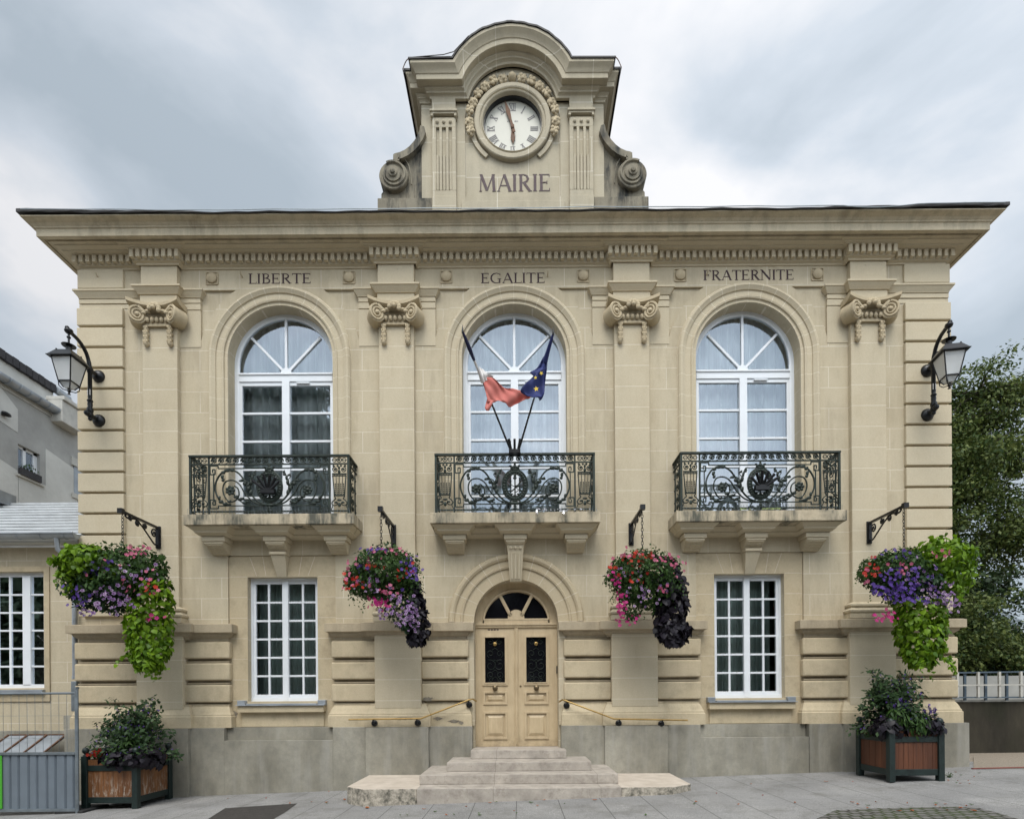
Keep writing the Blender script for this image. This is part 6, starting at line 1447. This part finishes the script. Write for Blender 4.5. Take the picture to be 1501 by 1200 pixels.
m2 = MB(); m2.box(wx0, wx1 + .02, yw - .09, yw + .1, wz0 - .09, wz0 - .03); AB(m2, 'zinc_sill', 'zinc', bevel=.004)
WN = EMP('casement_window', AN, -Vector(AN.location)); m2 = MB(); fy0, fy1 = yw + .08, yw + .14
def ax(px): return FX(px, 930, fy0)
m2.box(wx0 - .02, wx1 + .02, fy0, fy1, wz1 - .07, wz1 + .03).box(wx0 - .02, wx1 + .02, fy0 - .02, fy1, wz0 - .04, wz0 + .07).box(ax(64.5), wx1 + .02, fy0 - .005, fy1, wz0, wz1)
m2.box(ax(34.5), ax(46), fy0 - .02, fy1, wz0 + .05, wz1 - .05).box(ax(13), ax(16.5), fy0 + .005, fy1 - .01, wz0, wz1).box(ax(-6), ax(-2), fy0 + .005, fy1 - .01, wz0, wz1)
for k in range(1, 6): z = wz0 + .07 + (wz1 - wz0 - .14) / 6 * k; m2.box(wx0, wx1, fy0 + .007, fy1 - .012, z - .017, z + .017)
m2.build('frame', 'pvc', WN, bevel=.004)
m2 = MB(); m2.add([(wx0, fy0 + .022, wz0), (wx1, fy0 + .022, wz0), (wx1, fy0 + .022, wz1), (wx0, fy0 + .022, wz1)], [(0, 1, 2, 3)]); m2.build('pane', 'glass_low', WN)
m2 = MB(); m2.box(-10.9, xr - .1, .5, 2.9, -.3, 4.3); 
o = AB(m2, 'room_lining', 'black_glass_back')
# roof, gutter, downpipe
ez = FZ(50, 783, -.15); rz = FZ(50, 738, 1.7)
m2 = MB(); n = 150; rows = [[], []]
for i in range(n + 1):
    x = -12.6 + (-7.87 + 12.6) * i / n
    rows[0].append((x, -.13, ez)); rows[1].append((x, 1.7, rz))
m2.loft(rows); xr2 = -7.90
for k in range(11):   # lapped courses seen as long ridges running along the roof
    f = (k + .3) / 11; y_ = -.13 + 1.83 * f; z = ez + (rz - ez) * f
    m2.tube([(-12.6, y_, z + .02), (-7.88, y_ + .02, z + .035)], .028, 6)
    
AB(m2, 'roof', 'zincroof', smooth=40, fix=False)
m2 = MB(); m2.box(-12.6, -7.9, 1.68, 1.8, rz - .5, rz + .015); m2.box(-12.6, FX(24, 730, 1.7), 1.2, 1.7, rz - .1, FZ(20, 722, 1.5)); AB(m2, 'roof_flashing', 'zinc')
m2 = MB(); prof = [(math.cos(R(180 + 180 * k / 10)) * .085, math.sin(R(180 + 180 * k / 10)) * .085) for k in range(11)]
m2.loft([[(-12.6, -.22 + a, ez - .02 + b) for a, b in prof], [(-7.86, -.22 + a, ez - .02 + b) for a, b in prof]]); 
m2.loft([[(-12.6, -.22 + a * .93, ez - .02 + b * .93) for a, b in prof], [(-7.86, -.22 + a * .93, ez - .02 + b * .93) for a, b in prof]]); m2.prism([(a - .22, b + ez - .02) for a, b in prof], -7.865, -7.86, axis='x')
m2.tube([(-12.6, -.31, ez - .02), (-7.86, -.31, ez - .02)], .014, 6)
for k in range(8): x = -8.05 - .42 * k; m2.tube([(x, -.22 + a * 1.06, ez - .02 + b * 1.06) for a, b in prof], .007, 4)
AB(m2, 'gutter', 'zinc', smooth=50, fix=False)
m2 = MB(); m2.box(-12.5, -7.95, -.10, .1, ez - .13, ez - .03); AB(m2, 'fascia', 'render_light')
m2 = MB(); xd = FX(108.5, 930, 0.0)
m2.tube([(-8.22, -.22, ez - .09), (-8.22, -.20, ez - .28), (xd, .0, ez - .50), (xd, .02, ez - .9), (xd, .02, FZ(108, 990, 0))], .042, 12); m2.lathe([(.05, 0), (.052, .05), (.05, .06)], (xd, .02, FZ(108, 995, 0)), 12); AB(m2, 'downpipe', 'zinc', smooth=50)
m2 = MB(); m2.box(xd - .05, xd + .05, -.02, .06, FZ(108, 1042, 0), FZ(108, 998, 0)); AB(m2, 'downpipe_shoe', 'galv', bevel=.01)

# ================================================================= grey rendered house behind the annex
HX = -14.0
def HY(px, X=HX): # depth at which the plane x = X meets the sight line through column px
    return (X - .06) * F / (px + 3.0 - 762) - 10
HS = thing('rendered_house', 'grey rendered house with dark roof tiles and a white cornice, behind the annex', 'house', (-14.5, 6, 0))
def HB(m2, name, mat, parent=None, **k):
    o = m2.build(name, mat, parent or HS, **k)
    if parent is None: o.location = -HS.location
    return o
y0h, y1h = HY(-60), HY(132); ze0 = FZ(0, 553, HY(0)); ze1 = FZ(80, 606, HY(80)); ze = (ze0 + ze1) / 2
wy0, wy1 = HY(26), HY(58); wza, wzb = FZ(42, 702, HY(42)), FZ(42, 658, HY(42))
m2 = MB(); m2.prism([(y0h, -1), (y1h, -1), (y1h, ze), (y0h, ze)], HX, HX - .35, [[(wy0, wza), (wy1, wza), (wy1, wzb), (wy0, wzb)]], axis='x'); HB(m2, 'wall', 'render_grey')
m2 = MB(); m2.box(HX - 5, HX - .36, y0h, y0h + .3, -1, ze).box(HX - 5, HX - .36, y1h - .3, y1h, -1, ze).box(HX - 5, HX - 4.7, y0h, y1h, -1, ze); HB(m2, 'rear_wall', 'render_light')
m2 = MB()   # smoother pale panels of render
def hp(px, py): y_ = HY(px); return (y_, FZ(px, py, y_))
m2.prism([hp(-50, 500), hp(25.5, 600), hp(25.5, 634), hp(-50, 584)], HX + .012, HX - .01, axis='x')
m2.prism([hp(-50, 640), hp(25, 690), hp(25, 740), hp(-50, 740)], HX + .012, HX - .01, axis='x')
m2.prism([hp(66, 657), hp(112, 690), hp(112, 742), hp(66, 742)], HX + .010, HX - .01, axis='x'); m2.prism([hp(26, 690), hp(66, 712), hp(66, 742), hp(26, 742)], HX + .009, HX - .01, axis='x')
HB(m2, 'pale_render_panel', 'render_light')
WH = EMP('window', HS, -Vector(HS.location)); m2 = MB(); q = HX - .15
m2.box(q, q + .06, wy0, wy1, wza, wza + .07).box(q, q + .06, wy0, wy1, wzb - .07, wzb).box(q, q + .06, wy0, wy0 + .07, wza, wzb).box(q, q + .06, wy1 - .45, wy1 - .36, wza, wzb).box(q, q + .06, wy1 - .12, wy1, wza, wzb); m2.build('frame', 'pvc', WH)
m2 = MB(); m2.box(q + .01, q + .02, wy0, wy1, wza, wzb); m2.build('pane', 'glass', WH)
m2 = MB(); m2.box(q - .5, q - .45, wy0 - .3, wy1 + .3, wza - .3, wzb + .3); m2.build('room_backing', 'darkroom', WH)
m2 = MB(); m2.box(HX - .1, HX + .10, wy0, wy1 - .05, wza, wza + .20); m2.build('flower_trough', 'slate', WH); m2 = MB(); m2.box(HX - .02, HX + .06, wy0 - .1, wy1 + .1, wza - .06, wza); m2.build('ledge', 'white_paint', WH)
m2 = MB(); y2a, y2b = HY(107), HY(128); za2, zb3 = FZ(112, 725, HY(112)), FZ(112, 685, HY(112)); m2.box(HX - .02, HX + .02, y2a, y2b, za2, zb3); HB(m2, 'far_window', 'zinc'); m2 = MB(); m2.box(HX - .02, HX + .05, y2a - .1, y2b, za2 - .15, za2).box(HX, HX + .05, y2a - .1, y2b, zb3, zb3 + .25); HB(m2, 'far_window_ledge', 'white_paint')
prof = [(math.cos(R(180 + 180 * k / 10)) * .14, math.sin(R(180 + 180 * k / 10)) * .14) for k in range(11)]
m2 = MB(); yge = HY(80); m2.loft([[(HX + .16 + a, y0h, ze + .02 + b) for a, b in prof], [(HX + .16 + a, yge, ze + .02 + b) for a, b in prof]], closed=False); m2.loft([[(HX + .16 + a * .9, y0h, ze + .04 + b * .8) for a, b in prof], [(HX + .16 + a * .9, yge, ze + .04 + b * .8) for a, b in prof]]); m2.prism([(a + HX + .16, b + ze + .02) for a, b in prof], yge, yge + .01)
for k in range(9): y_ = y0h + (yge - y0h) * (k + .5) / 9; m2.tube([(HX + .16 + a * 1.05, y_, ze + .02 + b * 1.05) for a, b in prof], .02, 5)
HB(m2, 'gutter', 'zinc', smooth=50, fix=False)
m2 = MB(); m2.box(HX - .1, HX + .03, y0h, yge, ze - .22, ze - .10); HB(m2, 'fascia', 'white_paint')
# attic storey slightly set back, capped with dark tiles
HX2 = HX - .5
def HY2(px): return HY(px, HX2)
zt2 = (FZ(2, 520, HY2(2)) + FZ(70, 567, HY2(70))) / 2; ya2 = HY2(78)
m2 = MB(); m2.box(HX2 - .3, HX2, y0h, ya2, ze - .5, zt2 - .1); HB(m2, 'attic_wall', 'render_light')
m2 = MB(); n = 16
for k in range(n): a = y0h + (ya2 - y0h) * k / n; b = y0h + (ya2 - y0h) * (k + 1) / n; m2.box(HX2 - .5, HX2 + .12, a, b - .02, zt2 - .12 + .012 * (k % 2), zt2 + .12 + .012 * (k % 2))
m2.add([(HX2, y0h, zt2 + .1), (HX2, ya2, zt2 + .1), (HX2 - 4, ya2, zt2 + 1.0), (HX2 - 4, y0h, zt2 + 1.0)], [(0, 1, 2, 3)]); HB(m2, 'roof_tiles', 'slate')
m2 = MB(); yb3, yc3 = HY(74), HY(110); z3a, z3b = FZ(92, 628, HY(92)), FZ(92, 597, HY(92)); m2.box(HX - .1, HX + .35, yb3, yc3, z3a, z3b); m2.box(HX - .15, HX + .42, yb3, yc3 + .3, z3b, z3b + .12); HB(m2, 'white_cornice_box', 'white_paint', bevel=.02)
m2 = MB(); m2.prism([(yb3, z3b), (HY2(98), FZ(98, 580, HY2(98))), (HY2(132), FZ(132, 640, HY2(132)) ), (HY2(132), ze - 3), (yb3, ze - 3)], HX - .4, HX - 3, axis='x'); HB(m2, 'rear_gable', 'render_light')
m2 = MB(); m2.tube([(HX2 + .1, HY2(78), zt2), (HX2 + .1, HY2(95), zt2 - .05)], .12, 8); HB(m2, 'ridge_pipe', 'zinc')
m2 = MB(); m2.ball((HX + .12, HY(3), FZ(3, 607, HY(3))), .07, .14, .06); m2.box(HX, HX + .1, HY(3) - .04, HY(3) + .04, FZ(3, 607, HY(3)) - .04, FZ(3, 607, HY(3)) + .04); HB(m2, 'wall_lamp', 'black', smooth=50)
m2 = MB(); P_, D_n = shell(50, (HX + .0, wy0 + .35, wza + .28), (.08, .28, .20), -.9, .5); o = leaves('trough_plant', 'leaf_mid', HS, P_, D_n, .09, T_OVAL); o.location = -HS.location

# ================================================================= right hand side: old wall, railing, trees, houses
RW = thing('retaining_wall', 'dark stained concrete wall behind the right corner of the town hall', 'wall', (9.5, 1.6, 0))
yA = 1.6
m2 = MB(); ztop = FZ(1460, 1028, yA); m2.prism([(8.0, yA + .4), (9.55, yA + .1), (13.5, yA - .8), (13.5, yA - .4), (8.0, yA + .9)], -.4, ztop, axis='z'); o = m2.build('wall', 'oldwall', RW); o.location = -RW.location
m2 = MB(); m2.prism([(8.0, yA + .46), (9.55, yA + .16), (13.5, yA - .74), (13.5, yA - .5), (8.0, yA + .84)], ztop, ztop + .055, axis='z'); o = m2.build('coping', 'concrete_pale', RW); o.location = -RW.location
PWL = thing('pale_wall', 'pale concrete wall behind the white and blue railing', 'wall', (11, 3.8, ztop)); m2 = MB(); m2.box(-4, 6, 0, .2, -2, .62); m2.build('panel', 'concrete_pale', PWL)
RL = thing('metal_railing', 'low railing of white and blue grey posts on top of the dark wall', 'railing', (10, yA, ztop + .05))
def wy_(x): return yA + .25 - (x - 8.0) * .235 + .1
hR = .58
for k in range(9):
    x = 8.62 + .37 * k; m2 = MB(); m2.box(x - .022, x + .022, wy_(x) - .05, wy_(x) - .01, ztop + .10, ztop + .05 + hR); o = m2.build('post', 'white_paint', RL); o.location = -RL.location
    x += .20; m2 = MB(); m2.box(x - .022, x + .022, wy_(x) + .05, wy_(x) + .09, ztop + .03, ztop + .05 + hR * .97); o = m2.build('post', 'blue_paint', RL); o.location = -RL.location
def rl(z, w_, off, mat, nm):
    m2 = MB(); a, b = 8.2, 12.6; m2.quadhexa([(a, wy_(a) + off, z), (b, wy_(b) + off, z), (b, wy_(b) + off + w_, z), (a, wy_(a) + off + w_, z)], [(a, wy_(a) + off, z + .03), (b, wy_(b) + off, z + .03), (b, wy_(b) + off + w_, z + .03), (a, wy_(a) + off + w_, z + .03)]); o = m2.build(nm, mat, RL); o.location = -RL.location
rl(ztop + .34, .02, -.06, 'white_paint', 'rail'); rl(ztop + .08, .04, .02, 'blue_paint', 'rail'); rl(ztop + hR + .03, .05, .02, 'blue_paint', 'rail')

def tree(name, lab, x, y, zb_, trunk_h, crowns, n, size, mat, seed, group=None, lean=0.0):
    rs = random.Random(seed); t_ = thing(name, lab, 'tree', (x, y, zb_), group); m2 = MB(); allP = []; allD = []
    top = Vector((lean, 0, trunk_h)); r0 = .04 * trunk_h + .06
    m2.tube([(0, 0, 0), (lean * .2, .05, trunk_h * .4), (lean * .7, 0, trunk_h * .75), tuple(top)], [r0, r0 * .8, r0 * .6, r0 * .4], 8)
    tot = sum(c[3] * c[4] * c[5] for c in crowns)
    for (cx_, cy_, cz_, rx, ry, rz) in crowns:
        c_ = Vector((cx_, cy_, cz_)); m2.tube([tuple(top * .7), tuple(top * .35 + c_ * .6 + Vector((0, 0, -.2))), tuple(c_)], [r0 * .5, r0 * .3, r0 * .15], 6)
        nb = 20
        for k in range(nb):
            d = Vector((rs.gauss(0, 1), rs.gauss(0, 1), rs.gauss(0, .8))).normalized(); e = c_ + Vector((d.x * rx, d.y * ry, d.z * rz)) * rs.uniform(.75, 1.1)
            md = c_.lerp(e, .5) + Vector((rs.uniform(-.2, .2), rs.uniform(-.2, .2), rs.uniform(0, .3))) * rz * .3
            m2.tube([tuple(c_), tuple(md), tuple(e)], [r0 * .14, r0 * .08, r0 * .03], 4)
            # clumps of leaves along each branch
            m_n = int(n * rx * ry * rz / tot / nb); cl = []
            nc = 7
            for q in range(nc):
                f = .35 + .7 * q / nc; p = (c_.lerp(md, f * 2) if f < .5 else md.lerp(e, f * 2 - 1)) + Vector((rs.gauss(0, .16) * rx, rs.gauss(0, .16) * ry, rs.gauss(0, .12) * rz)); cl.append(p)
            for p in cl:
                kk = m_n // nc; g = RNG.normal(0, 1, (kk, 3)); g /= np.linalg.norm(g, axis=1, keepdims=True) + 1e-6; rad = RNG.random(kk)[:, None] ** .5
                allP.append(np.array(p) + g * rad * np.array([rx, ry, rz * .8]) * .27); allD.append(g + np.array([0, 0, .9]))
    m2.build('trunk', 'wood_bark', t_, fix=False); P_ = np.concatenate(allP); D_n = np.concatenate(allD)
    leaves('crown', mat, t_, P_, D_n, size * (.6 + .8 * RNG.random(len(P_))), T_OVAL, .35, .6); return t_
tree('broadleaf_tree', 'tall thin-leaved tree with sky showing through, rising behind the right corner', 13.2, 7.5, .3, 6.5, [(-1.2, 0, 5.0, 2.4, 1.8, 1.5), (-1.0, 0, 6.8, 2.2, 1.8, 1.5), (.9, 0, 8.4, 2.4, 1.8, 1.6), (-1.1, .3, 9.3, 1.6, 1.4, 1.1), (2.2, 0, 6.4, 2, 1.6, 2), (1.6, 0, 10.9, 2.0, 1.6, 1.1), (.2, .4, 7.6, 2.2, 1.6, 1.4), (1.8, .3, 9.4, 2.2, 1.6, 1.3), (.4, .5, 9.9, 1.6, 1.4, 1.0)], 84000, .115, 'leaf_tree', 5)
tree('broadleaf_tree', 'lower dense tree in front of the tall one, right of the town hall', 11.2, 4.6, .6, 1.6, [(-.4, 0, 2.6, 1.8, 1.3, 1.2), (1.4, .3, 2.2, 1.7, 1.2, 1.1), (.5, .2, 3.6, 1.4, 1.2, .8)], 26000, .10, 'leaf_tree', 8)
tree('evergreen_shrub', 'dark evergreen bush behind the railing at the right edge', 13.2, 5.6, .8, 1.0, [(-.6, 0, 1.6, 1.8, 1.0, 1.2), (1.0, .0, 1.8, 1.6, 1.0, 1.3)], 16000, .12, 'leaf_bush', 12)
tree('evergreen_shrub', 'tall dark evergreen behind the far house roof line at the right edge', 12.4, 6.6, .6, 1.5, [(0, 0, 3.0, 1.6, 1.0, 1.6), (1.6, 0, 3.6, 1.6, 1.0, 1.3), (.8, 0, 1.2, 2.2, 1, 1.2), (1.0, 0, 2.4, 2.0, 1, 1.0)], 22000, .13, 'leaf_bush', 14)
BH = thing('far_house', 'distant house with a grey tiled roof half hidden by the trees on the right', 'house', (17, 14, 0)); m2 = MB(); m2.box(-4, 5, 0, 5, 0, 4.6); m2.build('wall', 'render_light', BH)
m2 = MB(); m2.add([(-4.3, -.3, 4.5), (5.3, -.3, 4.5), (5.3, 2.5, 6.3), (-4.3, 2.5, 6.3), (-4.3, 5.3, 4.5), (5.3, 5.3, 4.5)], [(0, 1, 2, 3), (3, 2, 5, 4)])
for k in range(12): m2.tube([(-4.3, -.3 + 2.8 * k / 12, 4.52 + 1.8 * k / 12), (5.3, -.3 + 2.8 * k / 12, 4.52 + 1.8 * k / 12)], .03, 4)
m2.build('roof', 'galv', BH); m2 = MB(); m2.box(1.5, 2.1, 1.8, 2.4, 5.5, 7.2); m2.build('chimney', plainmat('orange_brick', (.35, .14, .07), .9), BH)

# the trees across the street, seen mirrored in the panes
SL = ['tallest dark tree across the street, mirrored in the left arched window', 'tree across the street mirrored between the left and middle windows', 'tree across the street, its top mirrored low in the middle arched window', 'tree across the street mirrored low in the right arched window', 'leftmost tree of the row across the street', 'rightmost tree of the row across the street', 'lower tree across the street, second right of the middle', 'added broad tree across the street in front of the far left pale house']
for k, (x, y, h, w_) in enumerate(((-14.5, -22, 23.6, 4.8), (-5.2, -23, 15.0, 4.2), (2.3, -22, 16.5, 3.6), (14, -22, 14.5, 4.8), (-24, -22, 15, 5), (23, -22, 15, 5), (8, -24, 13, 4), (-32, -23, 16, 5))):  # last tree is added, to keep bright sky out of the annex panes
    tree('street_tree', SL[k], x, y, -.2, h * .4, [(0, 0, h * .24, w_ * .9, w_ * .7, h * .20), (0, 0, h * .45, w_, w_ * .8, h * .24), (.8, 0, h * .72, w_ * .8, w_ * .7, h * .20), (-1, 0, h * .6, w_ * .8, w_ * .7, h * .2)], 30000 if k == 0 else 12000, .6 if k == 0 else .55, 'leaf_street', 30 + k, 'trees across the street')

# unseen houses added behind those trees to darken the pane reflections
for k, (x, wd, h, mt) in enumerate(((-48, 20, 15, 'render_light'), (-28, 17, 9, 'concrete_pale'), (-9, 18, 7.5, 'render_grey'), (11, 18, 8.5, 'render_light'), (31, 18, 8, 'concrete_pale'))):
    t_ = thing('added_street_house', ('added far left pale house across the street', 'added left grey house across the street behind the tallest tree', 'added darker rendered house across the street facing the town hall door', 'added pale house across the street facing the right window', 'added far right house across the street')[k], 'house', (x, -36, -.3)); m2 = MB(); m2.box(-wd / 2, wd / 2, -8, 0, 0, h); m2.build('wall', mt, t_)
    m2 = MB(); m2.add([(-wd / 2 - .4, .5, h), (wd / 2 + .4, .5, h), (wd / 2 + .4, -4, h + 3), (-wd / 2 - .4, -4, h + 3), (-wd / 2 - .4, -8.5, h), (wd / 2 + .4, -8.5, h)], [(0, 1, 2, 3), (3, 2, 5, 4), (0, 3, 4), (1, 5, 2)]); m2.build('roof', 'slate', t_)
    for q in range(4):
        for r_ in range(2): m2 = MB(); xx = -wd / 2 + wd * (q + .5) / 4; m2.box(xx - .5, xx + .5, 0, .06, 1.2 + r_ * 3.2, 2.8 + r_ * 3.2); m2.build('window', 'doorglass', t_)

# ================================================================= ground
def ground_sheet(name, pts, z0, mat, n=1):
    m2 = MB(); m2.add([(x, y, gz(x) + z0 if abs(x) < 60 else gz(math.copysign(12, x)) + z0) for x, y in pts], [tuple(range(len(pts)))]); return struct(m2.build(name, mat, None, fix=False))
m2 = MB(); xs_ = [-400, -60, -12, -8, -4, 0, 4, 8, 12, 60, 400]; rows = []
for y_ in (-400, -60, -20, -8, 0, 6, 40, 400): rows.append([(x, y_, gz(max(-12, min(12, x))) - .012) for x in xs_])
m2.loft(rows); struct(m2.build('ground', 'gravel', None, fix=False))
m2 = MB(); rows = []
for y_ in (-16, -8, -4, 0, .4): rows.append([(x, y_, gz(x)) for x in (-12, -8, -4, 0, 4, 8, 12)])
m2.loft(rows); struct(m2.build('pavement', 'paving', None, fix=False))
def xy(px, py): # ground point seen at a pixel
    y_ = -1.5
    for _ in range(12): x_ = FX(px, py, y_); y_ = (1.6 - gz(x_)) * F / (py + (px - 762) * ROLL - 1020) - 10
    return x_, y_
def patch(name, pix, mat, dz=.004):
    P_ = [xy(*p) for p in pix]; m2 = MB(); m2.add([(x, y, gz(x) + dz) for x, y in P_], [tuple(range(len(P_)))]); return struct(m2.build(name, mat, None, fix=False))
patch('soil_patch', [(300, 1203), (330, 1184), (436, 1177), (418, 1190), (396, 1203)], 'asphalt')
patch('mossy_path', [(1190, 1203), (1224, 1187), (1290, 1184), (1400, 1182), (1436, 1184), (1470, 1193), (1500, 1203)], 'cobble')
patch('gravel_path', [(1427, 1127), (1427, 1108), (1540, 1112), (1540, 1124), (1501, 1126)], 'gravel', .008)
m2 = MB(); a, b = xy(1427, 1127), xy(1560, 1124); m2.quadhexa([(a[0], a[1], .2), (b[0], b[1], .2), (b[0], b[1] + .05, .2), (a[0], a[1] + .05, .2)], [(a[0], a[1], gz(a[0]) + .02), (b[0], b[1], gz(b[0]) + .02), (b[0], b[1] + .05, gz(b[0]) + .02), (a[0], a[1] + .05, gz(a[0]) + .02)]); struct(m2.build('red_kerb', plainmat('red_edging', (.20, .06, .05), .9), None))

# fallen leaves, petals and weeds
lf_me = {}
def litter(px, py, size, mat, lab, cat='leaf', grp='fallen leaves on the pavement'):
    x, y = xy(px, py); m2 = MB(); a = random.uniform(0, 6.28); v_ = []
    for k in range(9):
        t2 = 2 * math.pi * k / 9; rr_ = size * (1 + .3 * math.sin(3 * t2 + a)); u_, w_ = rr_ * math.cos(t2), rr_ * .5 * math.sin(t2); v_.append((u_ * math.cos(a) - w_ * math.sin(a), u_ * math.sin(a) + w_ * math.cos(a), .006 + .012 * random.random()))
    m2.add([(0, 0, .004)] + v_, [(0, 1 + k, 1 + (k + 1) % 9) for k in range(9)]); o = m2.build('fallen_leaf' if cat == 'leaf' else 'petal', mat, None, fix=False); o.location = (x, y, gz(x) + .006); o['label'] = lab; o['category'] = cat; o['group'] = grp
litter(976 / 1.0 - 440 + 2, 1184, .055, 'dry_leaf', 'curled orange leaf lying in front of the left side slab of the steps'); litter(505, 1172, .04, 'dry_leaf', 'brown leaf just left of the left side slab of the steps')
litter(778, 1176, .05, 'green_dropped', 'long green leaf on the paving below the middle of the steps'); litter(797, 1173, .025, 'dry_leaf', 'small brown leaf right of the long green leaf below the steps')
litter(848, 1168, .035, 'dry_leaf', 'brown leaf beside the weed at the foot of the lowest step'); litter(820, 1168, .05, 'green_dropped', 'pale green leaf scrap left of the weed at the lowest step')
rs = random.Random(4)
for k in range(58):
    px, py = rs.choice([(rs.uniform(262, 505), rs.uniform(1158, 1180)), (rs.uniform(1000, 1250), rs.uniform(1143, 1180)), (rs.uniform(520, 1000), rs.uniform(1172, 1196)), (rs.uniform(1380, 1440), rs.uniform(1132, 1150)), (rs.uniform(1240, 1430), rs.uniform(1176, 1190))])
    litter(px, py, rs.uniform(.012, .036), rs.choice(['dry_leaf', 'dry_leaf', 'green_dropped']), 'tiny dry leaf scrap scattered on the grey paving')
for k, (px, py) in enumerate(((1050, 1163), (1250, 1146), (1118, 1166), (390, 1170))): litter(px, py, .018, 'fl_red', 'red petal fallen on the grey paving', 'petal', 'red petals on the paving')
def weed(px, py, h_, n, spread, lab, up=True):
    x, y = xy(px, py); t_ = thing('weed', lab, 'weed', (x, y, gz(x))); m2 = MB(); P_ = []
    for k in range(n):
        a = random.uniform(0, 6.28); q = random.uniform(.3, 1) * spread; e = (q * math.cos(a), q * math.sin(a) * .5, h_ * random.uniform(.5, 1)); m2.tube([(0, 0, 0), (e[0] * .4, e[1] * .4, e[2] * .6), e], [.004, .003, .002], 4)
        for j in range(7): f = random.uniform(.2, 1); P_.append((e[0] * f + random.gauss(0, .012), e[1] * f, e[2] * f + random.gauss(0, .01)))
    m2.build('stem', 'leaf_mid', t_, fix=False); leaves('foliage', 'leaf_mid', t_, np.array(P_), np.tile([0, -1, 1.0], (len(P_), 1)), .030, T_LONG, .1, .6)
weed(510, 1152, .24, 9, .09, 'tall thin weed growing at the left end of the side slab'); weed(520, 1150, .12, 6, .07, 'short weed behind the left end of the side slab')
weed(541, 1176, .06, 7, .07, 'small leafy weed under the left side slab'); weed(850, 1166, .15, 9, .06, 'bushy weed in the joint before the right half of the lowest step'); weed(955, 1164, .07, 8, .08, 'low weed under the right side slab')
weed(1392, 1139, .07, 8, .10, 'small weed at the foot of the right corner of the plinth'); weed(437, 1158, .18, 6, .10, 'dry thin weed standing against the plinth under the left window')
